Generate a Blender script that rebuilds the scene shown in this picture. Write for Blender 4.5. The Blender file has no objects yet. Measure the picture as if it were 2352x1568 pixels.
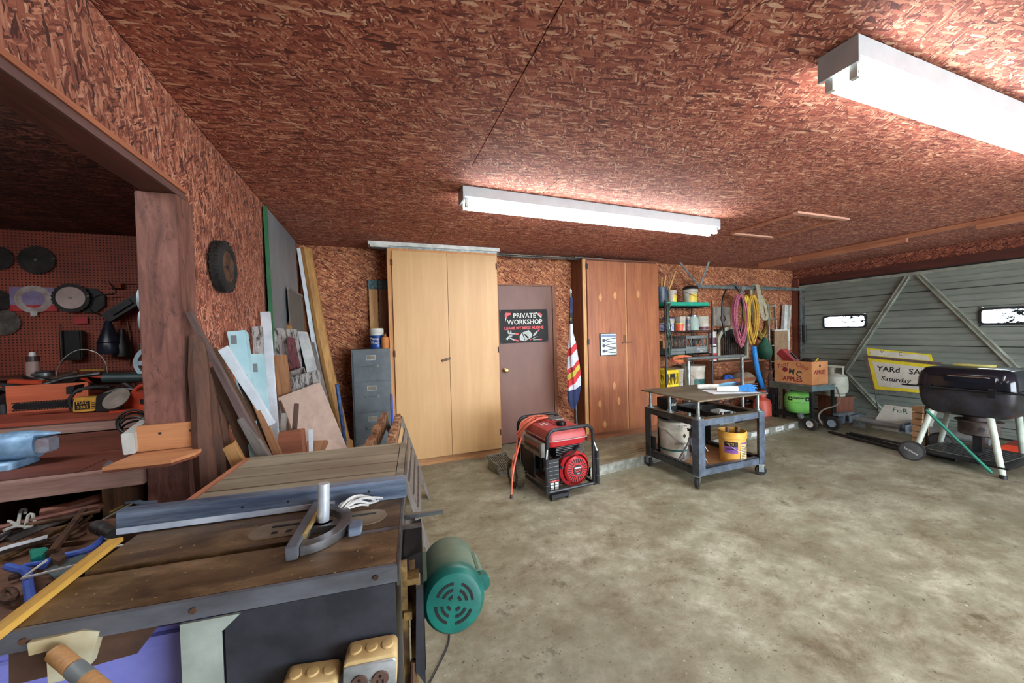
import bpy, bmesh, math, random
from mathutils import Vector, Matrix, Euler
random.seed(7)
S = bpy.context.scene
COL = S.collection
# ------------------------------------------------------------ camera
F_PX, YAW, PITCH, ROLL, CAM_H = 843.83, .3515, -.0194, -.0258, 1.425
_f = Vector((math.sin(YAW)*math.cos(PITCH), math.cos(YAW)*math.cos(PITCH), math.sin(PITCH)))
_r = Vector((math.cos(YAW), -math.sin(YAW), 0)); _u = _r.cross(_f)
CR = math.cos(ROLL)*_r + math.sin(ROLL)*_u
CU = -math.sin(ROLL)*_r + math.cos(ROLL)*_u
CF = _f; CP = Vector((0, 0, CAM_H))
cam = bpy.data.objects.new('camera', bpy.data.cameras.new('camera'))
COL.objects.link(cam)
cam.data.sensor_width = 36; cam.data.lens = F_PX/2352*36; cam.data.clip_start = .02
cam.matrix_world = Matrix(((CR.x, CU.x, -CF.x, 0), (CR.y, CU.y, -CF.y, 0), (CR.z, CU.z, -CF.z, CAM_H), (0, 0, 0, 1)))
S.camera = cam
def P(qx, qy, x=None, y=None, z=None):
    """photo pixel -> the point where its ray meets the plane x=, y= or z="""
    d = CR*(qx-1176)/F_PX - CU*(qy-784)/F_PX + CF
    i, v = (0, x) if x is not None else (1, y) if y is not None else (2, z)
    return CP + d*((v-CP[i])/d[i])
# ------------------------------------------------------------ world, exposure
w = bpy.data.worlds.new('sky'); S.world = w; w.use_nodes = True
w.node_tree.nodes['Background'].inputs[0].default_value = (.80, .90, 1, 1)
w.node_tree.nodes['Background'].inputs[1].default_value = 11.0
S.view_settings.view_transform = 'Standard'; S.view_settings.look = 'None'
S.view_settings.exposure = 1.0; S.view_settings.gamma = 1; S.view_settings.use_curve_mapping = False
TUBE_STRENGTH = 22.0
# ------------------------------------------------------------ materials
def sc(r, g, b):
    f = lambda c: (c/255/12.92 if c/255 <= .04045 else ((c/255+.055)/1.055)**2.4)
    return (f(r), f(g), f(b), 1)
MATS = {}
class NT:
    def __init__(s, name):
        s.m = bpy.data.materials.new(name); s.m.use_nodes = True
        s.t = s.m.node_tree; s.bs = s.t.nodes['Principled BSDF']; s.k = 0
    def n(s, ty, **kw):
        nd = s.t.nodes.new(ty)
        for k, v in kw.items():
            if isinstance(k, str) and hasattr(nd, k): setattr(nd, k, v)
        return nd
    def l(s, a, b): s.t.links.new(a, b)
    def math(s, op, a, b=None):
        nd = s.n('ShaderNodeMath', operation=op)
        for i, v in enumerate((a, b)):
            if v is None: continue
            if isinstance(v, (int, float)): nd.inputs[i].default_value = v
            else: s.l(v, nd.inputs[i])
        return nd.outputs[0]
    def mix(s, fac, a, b, blend='MIX'):
        nd = s.n('ShaderNodeMix', data_type='RGBA', blend_type=blend)
        for i, v in ((0, fac), (6, a), (7, b)):
            if isinstance(v, (int, float)): nd.inputs[i].default_value = v
            elif isinstance(v, tuple): nd.inputs[i].default_value = v
            else: s.l(v, nd.inputs[i])
        return nd.outputs[2]
    def ramp(s, fac, stops, const=False):
        nd = s.n('ShaderNodeValToRGB'); cr = nd.color_ramp
        if const: cr.interpolation = 'CONSTANT'
        while len(cr.elements) < len(stops): cr.elements.new(.5)
        for e, (p, c) in zip(cr.elements, stops): e.position = p; e.color = c
        s.l(fac, nd.inputs[0]); return nd.outputs[0]
    def noise(s, vec, scale, detail=4, rough=.55, dist=0):
        nd = s.n('ShaderNodeTexNoise'); s.l(vec, nd.inputs['Vector'])
        nd.inputs['Scale'].default_value = scale; nd.inputs['Detail'].default_value = detail
        nd.inputs['Roughness'].default_value = rough; nd.inputs['Distortion'].default_value = dist
        return nd.outputs[0]
    def obj(s): return s.n('ShaderNodeTexCoord').outputs['Object']
    def pos(s): return s.n('ShaderNodeNewGeometry').outputs['Position']
    def mapp(s, vec, scale=(1, 1, 1), rot=(0, 0, 0), loc=(0, 0, 0)):
        nd = s.n('ShaderNodeMapping'); s.l(vec, nd.inputs[0])
        nd.inputs['Scale'].default_value = scale; nd.inputs['Rotation'].default_value = rot; nd.inputs['Location'].default_value = loc
        return nd.outputs[0]
    def out(s, col, rough=.6, metal=0, bump=None, bstr=.2, bdist=.004):
        if isinstance(col, tuple): s.bs.inputs['Base Color'].default_value = col
        else: s.l(col, s.bs.inputs['Base Color'])
        if isinstance(rough, (int, float)): s.bs.inputs['Roughness'].default_value = rough
        else: s.l(rough, s.bs.inputs['Roughness'])
        s.bs.inputs['Metallic'].default_value = metal
        if bump is not None:
            nd = s.n('ShaderNodeBump'); nd.inputs['Strength'].default_value = bstr; nd.inputs['Distance'].default_value = bdist
            s.l(bump, nd.inputs['Height']); s.l(nd.outputs[0], s.bs.inputs['Normal'])
        return s.m
def M(name, c, c2=None, rough=.55, metal=0, scale=8, stretch=(1, 1, 1), lo=.4, hi=.65, bump=0, spots=None, spot_scale=60, spot_t=.68):
    """painted / plastic / metal surface: two tones of the thing's own colour, optional specks"""
    if name in MATS: return MATS[name]
    t = NT(name); c2 = c2 or tuple(v*.72 for v in c[:3])+(1,)
    v = t.mapp(t.obj(), stretch); nz = t.noise(v, scale, 5, .62)
    col = t.ramp(nz, [(lo, c2), (hi, c)])
    if spots:
        s2 = t.noise(v, spot_scale, 3, .6)
        col = t.mix(t.ramp(s2, [(spot_t-.02, (0, 0, 0, 1)), (spot_t+.02, (1, 1, 1, 1))]), col, spots)
    MATS[name] = t.out(col, rough, metal, nz if bump else None, bump, .003)
    return MATS[name]
def WOOD(name, light, dark, axis='z', scale=5, rough=.65, knots=None, bump=.15, contrast=1):
    """grain stretched along one local axis"""
    if name in MATS: return MATS[name]
    t = NT(name); st = {'x': (.07, 1, 1), 'y': (1, .07, 1), 'z': (1, 1, .07)}[axis]
    o = t.obj(); v = t.mapp(o, tuple(q*scale for q in st))
    g = t.noise(v, 5, 6, .6, 1.2); fine = t.noise(v, 28, 3, .6)
    mixv = t.math('ADD', t.math('MULTIPLY', g, .75), t.math('MULTIPLY', fine, .25))
    col = t.ramp(mixv, [(.5-.16*contrast, dark), (.5+.14*contrast, light)])
    blot = t.noise(o, 3, 3); col = t.mix(t.ramp(blot, [(.4, (.25, .25, .25, 1)), (.65, (0, 0, 0, 1))]), col, dark)
    if knots:
        kv = t.n('ShaderNodeTexVoronoi'); t.l(t.mapp(o, tuple({'x': (.35, 1, 1), 'y': (1, .35, 1), 'z': (1, 1, .35)}[axis])), kv.inputs['Vector']); kv.inputs['Scale'].default_value = 4.5
        col = t.mix(t.ramp(kv.outputs['Distance'], [(.10, (1, 1, 1, 1)), (.115, (0, 0, 0, 1))]), col, knots)
    MATS[name] = t.out(col, rough, 0, mixv, bump, .003); return MATS[name]
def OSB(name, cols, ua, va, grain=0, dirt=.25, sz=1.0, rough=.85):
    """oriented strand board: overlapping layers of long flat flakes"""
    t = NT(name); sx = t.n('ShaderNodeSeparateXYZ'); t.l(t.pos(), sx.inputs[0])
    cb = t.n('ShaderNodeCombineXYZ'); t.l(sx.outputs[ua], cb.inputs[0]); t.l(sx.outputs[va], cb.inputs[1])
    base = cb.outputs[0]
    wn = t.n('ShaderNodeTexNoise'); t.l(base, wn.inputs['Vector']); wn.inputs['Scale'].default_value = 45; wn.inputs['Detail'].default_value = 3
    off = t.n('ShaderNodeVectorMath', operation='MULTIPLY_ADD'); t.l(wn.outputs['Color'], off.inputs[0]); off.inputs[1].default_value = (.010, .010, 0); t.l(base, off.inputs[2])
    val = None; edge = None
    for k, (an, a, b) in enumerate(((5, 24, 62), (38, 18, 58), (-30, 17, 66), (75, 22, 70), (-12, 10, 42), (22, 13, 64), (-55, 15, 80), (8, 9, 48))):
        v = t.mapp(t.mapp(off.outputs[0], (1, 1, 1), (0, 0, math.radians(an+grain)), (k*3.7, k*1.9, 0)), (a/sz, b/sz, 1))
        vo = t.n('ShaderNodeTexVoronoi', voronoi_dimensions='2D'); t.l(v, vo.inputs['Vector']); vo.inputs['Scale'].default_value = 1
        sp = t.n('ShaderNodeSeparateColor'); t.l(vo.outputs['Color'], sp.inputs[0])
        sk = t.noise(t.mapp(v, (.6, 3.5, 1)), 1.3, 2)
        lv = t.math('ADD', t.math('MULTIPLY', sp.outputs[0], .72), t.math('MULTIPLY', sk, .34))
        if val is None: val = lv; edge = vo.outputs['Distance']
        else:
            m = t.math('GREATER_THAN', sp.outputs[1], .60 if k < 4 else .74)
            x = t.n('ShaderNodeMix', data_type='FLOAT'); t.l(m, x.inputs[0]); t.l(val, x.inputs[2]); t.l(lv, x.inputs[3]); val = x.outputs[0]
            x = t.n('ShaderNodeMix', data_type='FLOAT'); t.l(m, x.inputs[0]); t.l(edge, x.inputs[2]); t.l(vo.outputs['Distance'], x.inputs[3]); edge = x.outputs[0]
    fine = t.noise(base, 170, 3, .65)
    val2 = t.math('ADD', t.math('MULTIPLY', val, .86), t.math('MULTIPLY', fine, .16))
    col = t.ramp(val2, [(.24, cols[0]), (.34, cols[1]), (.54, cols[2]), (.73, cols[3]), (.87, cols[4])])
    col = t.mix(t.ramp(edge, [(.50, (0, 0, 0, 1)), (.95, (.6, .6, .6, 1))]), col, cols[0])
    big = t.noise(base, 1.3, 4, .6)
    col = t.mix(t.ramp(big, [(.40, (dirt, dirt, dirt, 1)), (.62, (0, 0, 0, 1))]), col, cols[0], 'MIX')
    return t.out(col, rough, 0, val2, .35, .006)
m_osb_ceil = OSB('osb_ceiling', (sc(82, 32, 24), sc(128, 62, 48), sc(164, 90, 69), sc(194, 122, 95), sc(230, 190, 158)), 0, 1, 0, .25, .50)
m_osb_back = OSB('osb_back', (sc(74, 32, 20), sc(124, 66, 44), sc(166, 98, 64), sc(196, 130, 88), sc(226, 178, 130)), 0, 2, 20, .3, .52)
m_osb_left = OSB('osb_left', (sc(62, 28, 20), sc(122, 62, 46), sc(168, 98, 74), sc(200, 130, 100), sc(226, 172, 140)), 2, 1, 0, .4, .52)
m_osb_right = OSB('osb_right', (sc(56, 22, 15), sc(104, 46, 32), sc(138, 70, 50), sc(166, 96, 70), sc(196, 134, 104)), 1, 2, 20, .25, .55)
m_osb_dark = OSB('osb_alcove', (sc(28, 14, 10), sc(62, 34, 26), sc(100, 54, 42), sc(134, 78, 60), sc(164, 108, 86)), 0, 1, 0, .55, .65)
def concrete():
    t = NT('concrete'); p = t.pos()
    a = t.noise(p, 1.1, 7, .62, .15); b = t.noise(p, 6, 9, .74, .1); c = t.noise(p, 60, 3, .6)
    col = t.ramp(b, [(.30, sc(116, 114, 94)), (.5, sc(152, 150, 128)), (.70, sc(186, 184, 164))])
    col = t.mix(t.ramp(a, [(.38, (.55, .55, .55, 1)), (.56, (0, 0, 0, 1))]), col, sc(104, 100, 76))
    st = t.noise(t.mapp(p, (1, 1.6, 1), (0, 0, .5), (4, 2, 0)), 2.4, 8, .76, .3)
    col = t.mix(t.ramp(st, [(.57, (0, 0, 0, 1)), (.72, (.7, .7, .7, 1))]), col, sc(82, 68, 48))
    d2 = t.noise(t.mapp(p, (1, 1, 1), (0, 0, 0), (9, 5, 0)), 5.5, 5, .7)
    col = t.mix(t.ramp(d2, [(.62, (0, 0, 0, 1)), (.70, (.75, .75, .75, 1))]), col, sc(64, 58, 46))
    sp = t.noise(p, 34, 3, .6)
    col = t.mix(t.ramp(sp, [(.65, (0, 0, 0, 1)), (.69, (.8, .8, .8, 1))]), col, sc(66, 56, 40))
    sp2 = t.noise(t.mapp(p, (1, 1, 1), (0, 0, 0), (3, 3, 3)), 38, 2, .5)
    col = t.mix(t.ramp(sp2, [(.73, (0, 0, 0, 1)), (.75, (.8, .8, .8, 1))]), col, sc(214, 208, 190))
    sp3 = t.noise(t.mapp(p, (1, 1, 1), (0, 0, 0), (7, 1, 2)), 110, 2, .6)
    col = t.mix(t.ramp(sp3, [(.62, (0, 0, 0, 1)), (.70, (.45, .45, .45, 1))]), col, sc(84, 78, 62))
    sx = t.n('ShaderNodeSeparateXYZ'); t.l(p, sx.inputs[0])
    # oil-browned traffic strip by the far garage door
    m = t.n('ShaderNodeMapRange'); t.l(sx.outputs[0], m.inputs[0]); m.inputs[1].default_value = 11.0; m.inputs[2].default_value = 6.4; m.inputs[3].default_value = 0; m.inputs[4].default_value = .5
    col = t.mix(t.math('MULTIPLY', m.outputs[0], t.ramp(st, [(.42, (0, 0, 0, 1)), (.62, (1, 1, 1, 1))])), col, sc(92, 76, 48))
    h = t.math('ADD', t.math('MULTIPLY', c, .5), b)
    return t.out(col, t.ramp(b, [(.3, (.42, .42, .42, 1)), (.7, (.62, .62, .62, 1))]), 0, h, .12, .004)
m_floor = concrete()
def pegmat():
    t = NT('pegboard'); sx = t.n('ShaderNodeSeparateXYZ'); t.l(t.pos(), sx.inputs[0])
    fx = t.math('SUBTRACT', t.math('FRACT', t.math('MULTIPLY', sx.outputs[0], 40)), .5); fz = t.math('SUBTRACT', t.math('FRACT', t.math('MULTIPLY', sx.outputs[2], 40)), .5)
    d = t.math('SQRT', t.math('ADD', t.math('MULTIPLY', fx, fx), t.math('MULTIPLY', fz, fz)))
    hole = t.ramp(d, [(.20, (0, 0, 0, 1)), (.25, (1, 1, 1, 1))])
    n = t.noise(t.pos(), 3, 4); col = t.ramp(n, [(.35, sc(124, 56, 40)), (.7, sc(160, 78, 56))])
    return t.out(t.mix(hole, sc(36, 12, 8), col), .6, 0, hole, .6, .004)
m_peg = pegmat()
def emit(name, c, s):
    t = NT(name); t.bs.inputs['Base Color'].default_value = (.8, .8, .8, 1)
    t.bs.inputs['Emission Color'].default_value = c; t.bs.inputs['Emission Strength'].default_value = s; return t.m
m_tube = emit('tube_glow', (.93, .97, 1, 1), TUBE_STRENGTH)
m_black = M('black_plastic', sc(26, 26, 27), sc(14, 14, 15), .45)
m_blackmetal = M('black_metal', sc(38, 39, 42), sc(22, 22, 24), .42, .4)
m_rubber = M('rubber', sc(38, 36, 32), sc(22, 20, 18), .85)
m_white = M('white_enamel', sc(214, 214, 208), sc(176, 178, 170), .4)
m_steel = M('bare_steel', sc(150, 152, 155), sc(92, 92, 92), .35, .9)
m_galv = M('galvanised', sc(158, 164, 162), sc(112, 120, 120), .42, .75, 20)
m_chrome = M('chrome', sc(210, 212, 214), sc(170, 172, 176), .16, 1)
m_rust = M('rusty_steel', sc(112, 80, 58), sc(58, 42, 34), .75, .4, 14)
m_alu = M('aluminium', sc(176, 176, 166), sc(128, 128, 116), .42, .6, 12)
m_pine = WOOD('pine', sc(206, 160, 104), sc(160, 112, 64), 'z', 6)
m_pine_x = WOOD('pine_x', sc(190, 138, 88), sc(142, 94, 54), 'x', 6)
m_pine_y = WOOD('pine_y', sc(196, 132, 98), sc(154, 94, 66), 'y', 6)
m_oldwood = WOOD('old_wood', sc(112, 80, 56), sc(60, 42, 30), 'z', 6)
m_oldwood_x = WOOD('old_wood_x', sc(132, 92, 66), sc(76, 50, 36), 'x', 6)
# ------------------------------------------------------------ mesh helpers
class B:
    """collects faces; .o() links them as ONE mesh object"""
    def __init__(s): s.v = []; s.f = []
    def add(s, vs, fs):
        o = len(s.v); s.v += [tuple(v) for v in vs]; s.f += [tuple(i+o for i in f) for f in fs]; return s
    def box(s, c, d, rot=None):
        R = rot.to_matrix() if isinstance(rot, Euler) else rot
        vs = []
        for x in (-.5, .5):
            for y in (-.5, .5):
                for z in (-.5, .5):
                    v = Vector((x*d[0], y*d[1], z*d[2]))
                    if R is not None: v = R @ v
                    vs.append(v+Vector(c))
        return s.add(vs, [(0, 1, 3, 2), (4, 6, 7, 5), (0, 4, 5, 1), (2, 3, 7, 6), (0, 2, 6, 4), (1, 5, 7, 3)])
    def bx(s, x0, x1, y0, y1, z0, z1): return s.box(((x0+x1)/2, (y0+y1)/2, (z0+z1)/2), (x1-x0, y1-y0, z1-z0))
    def plank(s, p0, p1, w, t, n=(0, 0, 1)):
        """box from p0 to p1; w across, t along the normal hint n"""
        p0 = Vector(p0); p1 = Vector(p1); a = (p1-p0); L = a.length; a.normalize()
        n = Vector(n); n = (n-a*n.dot(a)).normalized(); b = n.cross(a)
        R = Matrix((b, n, a)).transposed()
        return s.box((p0+p1)/2, (w, t, L), R)
    def cyl(s, p0, p1, r0, r1=None, n=16, caps=True):
        r1 = r0 if r1 is None else r1; return s.rings([(p0, r0), (p1, r1)], n, caps)
    def rings(s, pr, n=16, caps=True):
        p = [Vector(q) for q, r in pr]; a = (p[-1]-p[0]).normalized()
        u = a.orthogonal().normalized(); w_ = a.cross(u); vs = []; fs = []
        for q, (c, r) in zip(p, pr):
            for i in range(n):
                t = 2*math.pi*i/n; vs.append(q+(u*math.cos(t)+w_*math.sin(t))*r)
        for k in range(len(pr)-1):
            for i in range(n):
                j = (i+1) % n; fs.append((k*n+i, k*n+j, (k+1)*n+j, (k+1)*n+i))
        if caps: fs.append(tuple(range(n))[::-1]); fs.append(tuple((len(pr)-1)*n+i for i in range(n)))
        return s.add(vs, fs)
    def lathe(s, prof, c=(0, 0, 0), n=24, caps=True, R=None):
        """profile [(r, z)] turned about local z"""
        vs = []; fs = []
        for r, z in prof:
            for i in range(n):
                t = 2*math.pi*i/n; v = Vector((r*math.cos(t), r*math.sin(t), z))
                if R is not None: v = R @ v
                vs.append(v+Vector(c))
        for k in range(len(prof)-1):
            for i in range(n):
                j = (i+1) % n; fs.append((k*n+i, k*n+j, (k+1)*n+j, (k+1)*n+i))
        if caps: fs.append(tuple(range(n))[::-1]); fs.append(tuple((len(prof)-1)*n+i for i in range(n)))
        return s.add(vs, fs)
    def tube(s, pts, r, n=8, closed=False, rs=None):
        p = [Vector(q) for q in pts]; m = len(p); vs = []; fs = []; prev = None
        for k in range(m):
            if closed: t = p[(k+1) % m]-p[k-1]
            else: t = p[min(k+1, m-1)]-p[max(k-1, 0)]
            t.normalize()
            if prev is None: u = t.orthogonal().normalized()
            else:
                u = prev-t*prev.dot(t); u = u.normalized() if u.length > 1e-6 else t.orthogonal().normalized()
            prev = u; b = t.cross(u); rr = rs[k] if rs else r
            for i in range(n):
                a = 2*math.pi*i/n; vs.append(p[k]+(u*math.cos(a)+b*math.sin(a))*rr)
        for k in range(m if closed else m-1):
            for i in range(n):
                j = (i+1) % n; q = (k+1) % m; fs.append((k*n+i, k*n+j, q*n+j, q*n+i))
        if not closed: fs.append(tuple(range(n))[::-1]); fs.append(tuple((m-1)*n+i for i in range(n)))
        return s.add(vs, fs)
    def prism(s, poly, d, o=(0, 0, 0), ax=(1, 0, 0), ay=(0, 1, 0)):
        """polygon in the (ax, ay) plane at o, extruded by d along ax x ay"""
        ax = Vector(ax); ay = Vector(ay); nn = ax.cross(ay).normalized()*d; o = Vector(o)
        vs = [o+ax*x+ay*y for x, y in poly]; n = len(vs); vs += [v+nn for v in vs]
        fs = [tuple(range(n))[::-1], tuple(range(n, 2*n))]+[(i, (i+1) % n, n+(i+1) % n, n+i) for i in range(n)]
        return s.add(vs, fs)
    def ball(s, c, r, n=12, m=8, R=None):
        r = (r, r, r) if isinstance(r, (int, float)) else r; vs = []; fs = []
        for k in range(m+1):
            ph = math.pi*k/m-math.pi/2
            for i in range(n):
                t = 2*math.pi*i/n; v = Vector((r[0]*math.cos(ph)*math.cos(t), r[1]*math.cos(ph)*math.sin(t), r[2]*math.sin(ph)))
                if R is not None: v = R @ v
                vs.append(v+Vector(c))
        for k in range(m):
            for i in range(n):
                j = (i+1) % n; fs.append((k*n+i, k*n+j, (k+1)*n+j, (k+1)*n+i))
        return s.add(vs, fs)
    def torus(s, c, R_, r, n=24, m=8, rot=None, arc=None):
        pts = []
        a0, a1 = arc or (0, 2*math.pi); cnt = n if arc is None else n+1
        for i in range(cnt):
            t = a0+(a1-a0)*i/n; v = Vector((R_*math.cos(t), R_*math.sin(t), 0))
            if rot is not None: v = (rot.to_matrix() if isinstance(rot, Euler) else rot) @ v
            pts.append(v+Vector(c))
        return s.tube(pts, r, m, closed=arc is None)
    def loft(s, secs, caps=True):
        n = len(secs[0]); vs = [v for q in secs for v in q]; fs = []
        for k in range(len(secs)-1):
            for i in range(n):
                j = (i+1) % n; fs.append((k*n+i, k*n+j, (k+1)*n+j, (k+1)*n+i))
        if caps: fs.append(tuple(range(n))[::-1]); fs.append(tuple((len(secs)-1)*n+i for i in range(n)))
        return s.add(vs, fs)
    def o(s, name, mat, parent=None, bevel=0, sharp=.6, fix=True):
        me = bpy.data.meshes.new(name); me.from_pydata(s.v, [], s.f)
        bm = bmesh.new(); bm.from_mesh(me)
        if fix: bmesh.ops.remove_doubles(bm, verts=bm.verts, dist=1e-6)
        bmesh.ops.recalc_face_normals(bm, faces=bm.faces)
        if bevel:
            ed = [e for e in bm.edges if len(e.link_faces) == 2 and e.calc_face_angle(0) > .5]
            bmesh.ops.bevel(bm, geom=ed, offset=bevel, segments=2, affect='EDGES', clamp_overlap=True)
        bm.to_mesh(me); bm.free()
        me.shade_smooth(); me.set_sharp_from_angle(angle=sharp)
        ob = bpy.data.objects.new(name, me); me.materials.append(mat); COL.objects.link(ob)
        if parent is not None: ob.parent = parent
        return ob
def tag(o, label=None, cat=None, group=None, kind=None):
    if label: o['label'] = label
    if cat: o['category'] = cat
    if group: o['group'] = group
    if kind: o['kind'] = kind
    return o
def thing(name, label, cat, loc=(0, 0, 0), rz=0, group=None, rot=None):
    o = bpy.data.objects.new(name, None); COL.objects.link(o); o.empty_display_size = .05
    o.location = loc; o.rotation_euler = rot or (0, 0, rz)
    return tag(o, label, cat, group)
def struct(name, b, mat, bevel=0): return tag(b.o(name, mat, None, bevel), kind='structure')
def shell(name):
    o = bpy.data.objects.new(name, None); COL.objects.link(o); o['kind'] = 'structure'; return o
def dup(root, loc, rz=None, label=None):
    r = root.copy(); COL.objects.link(r); r.location = loc
    if rz is not None: r.rotation_euler = (0, 0, rz)
    if label: r['label'] = label
    for ch in list(root.children):
        c = ch.copy(); COL.objects.link(c); c.parent = r
        for g in list(ch.children):
            d = g.copy(); COL.objects.link(d); d.parent = c
    return r
def inst(src, parent, loc=(0, 0, 0), rot=(0, 0, 0)):
    c = src.copy(); COL.objects.link(c); c.parent = parent; c.location = loc; c.rotation_euler = rot; return c
def text(name, s, size, mat, parent, loc, rot=(math.pi/2, 0, 0), shear=0, width=1, bold=0, wrap=None, depth=.0004, align='CENTER'):
    cu = bpy.data.curves.new(name, 'FONT'); cu.body = s; cu.size = size; cu.align_x = align; cu.align_y = 'CENTER'
    cu.shear = shear; cu.offset = bold; cu.extrude = depth; cu.resolution_u = 2
    ob = bpy.data.objects.new(name, cu); COL.objects.link(ob)
    me = bpy.data.meshes.new_from_object(ob.evaluated_get(bpy.context.evaluated_depsgraph_get()))
    bpy.data.objects.remove(ob)
    for v in me.vertices:
        v.co.x *= width
        if wrap: a = v.co.x/wrap; v.co = Vector((math.sin(a)*(wrap+v.co.z), v.co.y, math.cos(a)*(wrap+v.co.z)-wrap))
    me.materials.clear(); me.materials.append(mat)
    ob = bpy.data.objects.new(name, me); COL.objects.link(ob); ob.parent = parent; ob.location = loc; ob.rotation_euler = rot
    return ob
def arc(c, r, a0, a1, n, ax=(1, 0, 0), ay=(0, 0, 1)):
    c = Vector(c); ax = Vector(ax); ay = Vector(ay)
    return [c+ax*(r*math.cos(a0+(a1-a0)*i/n))+ay*(r*math.sin(a0+(a1-a0)*i/n)) for i in range(n+1)]
def round_poly(pts, r, n=4):
    out = []; m = len(pts)
    for i in range(m):
        p = Vector(pts[i]); a = (Vector(pts[i-1])-p).normalized(); b = (Vector(pts[(i+1) % m])-p).normalized()
        for k in range(n+1):
            t = k/n; out.append(tuple(p+a*r*(1-t)**2+b*r*t**2))
    return out
def spline(pts, n=6):
    p = [Vector(q) for q in pts]; p = [p[0]*2-p[1]]+p+[p[-1]*2-p[-2]]; out = []
    for i in range(1, len(p)-2):
        for k in range(n):
            t = k/n; a, b, c, d = p[i-1:i+3]
            out.append(.5*((2*b)+(c-a)*t+(2*a-5*b+4*c-d)*t*t+(3*b-a-3*c+d)*t**3))
    out.append(p[-2]); return out
PI = math.pi
# ------------------------------------------------------------ room shell
XL, YB, XR, H = -.763, 4.48, 7.08, 2.44
YN = -3.0; XA = -4.6
struct('floor', B().bx(XA-.1, XR+.1, YN-4, YB+.1, -.1, 0), m_floor)
m_backing = M('dark_gap', sc(24, 14, 10), sc(16, 9, 6), .9)
def sheets(parent, rects, mat, mk):
    for r in rects: mk(r).o('osb_sheet', mat, parent)
cl = shell('ceiling'); B().bx(XA-.1, XR+.1, YN-.1, YB+.1, H+.02, H+.12).o('ceiling_joists', m_backing, cl)
g = .0025; rows = [(3.45, 4.48, .55), (2.155, 3.45, 1.157), (.94, 2.155, .565), (-.28, .94, 1.157), (-1.5, -.28, .56), (-3, -1.5, 1.157)]
for y0, y1, xs in rows:
    e = [xs+2.44*k for k in range(-3, 5)]
    e = [XL]+[q for q in e if XL+.1 < q < XR-.1]+[XR]
    for a, b in zip(e, e[1:]):
        tilt = random.uniform(0, .003)
        B().bx(a+g, b-g, y0+.001, y1-.001, H+tilt, H+.02).o('osb_sheet', m_osb_ceil, cl)
for k in range(4):
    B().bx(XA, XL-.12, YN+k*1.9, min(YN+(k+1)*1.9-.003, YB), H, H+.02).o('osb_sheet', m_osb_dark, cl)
wb = shell('wall_back'); B().bx(XA-.1, XR+.1, YB+.016, YB+.12, 0, H+.02).o('wall_studs', m_backing, wb)
DX0, DX1, DZ = 1.455, 2.262, 2.075     # man door opening
e = [XL, .45, DX0]
for a, b in zip(e, e[1:]): B().bx(a+.0015, b-.0015, YB, YB+.015, 0, H).o('osb_sheet', m_osb_back, wb)
B().bx(DX0+.002, 2.285, YB, YB+.015, DZ, H).o('osb_sheet', m_osb_back, wb)
e = [2.287, 3.5, 4.72, 5.94, XR-.02]
for a, b in zip(e, e[1:]):
    B().bx(a+.0015, b-.0015, YB, YB+.015, 0, H).o('osb_sheet', m_osb_back, wb)
B().bx(-2.02, XL-.125, YB, YB+.015, 1.18, H).o('pegboard_sheet', m_peg, wb)
B().bx(-3.24, -2.023, YB, YB+.015, 1.18, H).o('pegboard_sheet', m_peg, wb)
B().bx(XA, -3.243, YB, YB+.015, 1.18, H).o('pegboard_sheet', m_peg, wb)
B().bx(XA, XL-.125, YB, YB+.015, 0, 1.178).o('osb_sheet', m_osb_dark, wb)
wl = shell('wall_left'); m_header = WOOD('header_wood', sc(112, 60, 46), sc(62, 32, 26), 'y', 4)
B().bx(XL-.115, XL-.012, 2.06, YB, 0, H).o('wall_studs', m_backing, wl)
for a, b in ((2.02, 3.1), (3.103, YB)): B().bx(XL-.012, XL, a, b, 0, H).o('osb_sheet', m_osb_left, wl)
B().bx(XL-.125, XL-.1155, 2.06, YB, 0, H).o('osb_sheet', m_osb_left, wl)
B().bx(XL-.012, XL, YN, 2.018, 2.092, H).o('osb_sheet', m_osb_left, wl)
B().bx(XL-.115, XL-.0125, YN, 2.059, 2.045, H).o('header_beam', m_header, wl)
B().bx(XL-.125, XL-.1155, YN, 2.059, 2.06, H).o('osb_sheet', m_osb_left, wl)
B().bx(XL-.012, XL+.004, YN, 2.0, 2.072, 2.0905).o('trim_strip', WOOD('trim_orange', sc(182, 112, 78), sc(140, 80, 54), 'y', 5), wl)
B().bx(XL-.012, XL-.002, YN, 2.0, 2.045, 2.0705).o('trim_strip', WOOD('trim_grey', sc(112, 78, 72), sc(76, 50, 46), 'y', 5), wl)
def postmat():
    t = NT('post_wood'); v = t.mapp(t.obj(), (9, 9, 1.6)); g_ = t.noise(v, 3, 6, .65, .8); s2 = t.noise(t.mapp(t.obj(), (30, 30, 12), (0, 0, 0)), 1, 5, .75, 1)
    col = t.ramp(g_, [(.32, sc(84, 50, 42)), (.55, sc(118, 76, 64)), (.75, sc(138, 92, 78))])
    col = t.mix(t.ramp(s2, [(.56, (0, 0, 0, 1)), (.68, (.75, .75, .75, 1))]), col, sc(52, 30, 26))
    big = t.noise(t.mapp(t.obj(), (6, 6, 5), (0, 0, 0), (1, 1, 1)), 1, 3); col = t.mix(t.ramp(big, [(.58, (0, 0, 0, 1)), (.72, (.6, .6, .6, 1))]), col, sc(70, 36, 28))
    return t.out(col, .75, 0, s2, .4, .004)
struct('trim_1', B().bx(XL-.137, XL+.001, 1.915, 2.058, 0, 2.043), postmat(), .004)
wr = shell('wall_right')
GY0, GY1, GZ = -.45, 4.355, 2.15
B().bx(XR, XR+.02, GY0-.1, YB, GZ+.14, H).o('osb_sheet', m_osb_right, wr)
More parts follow.
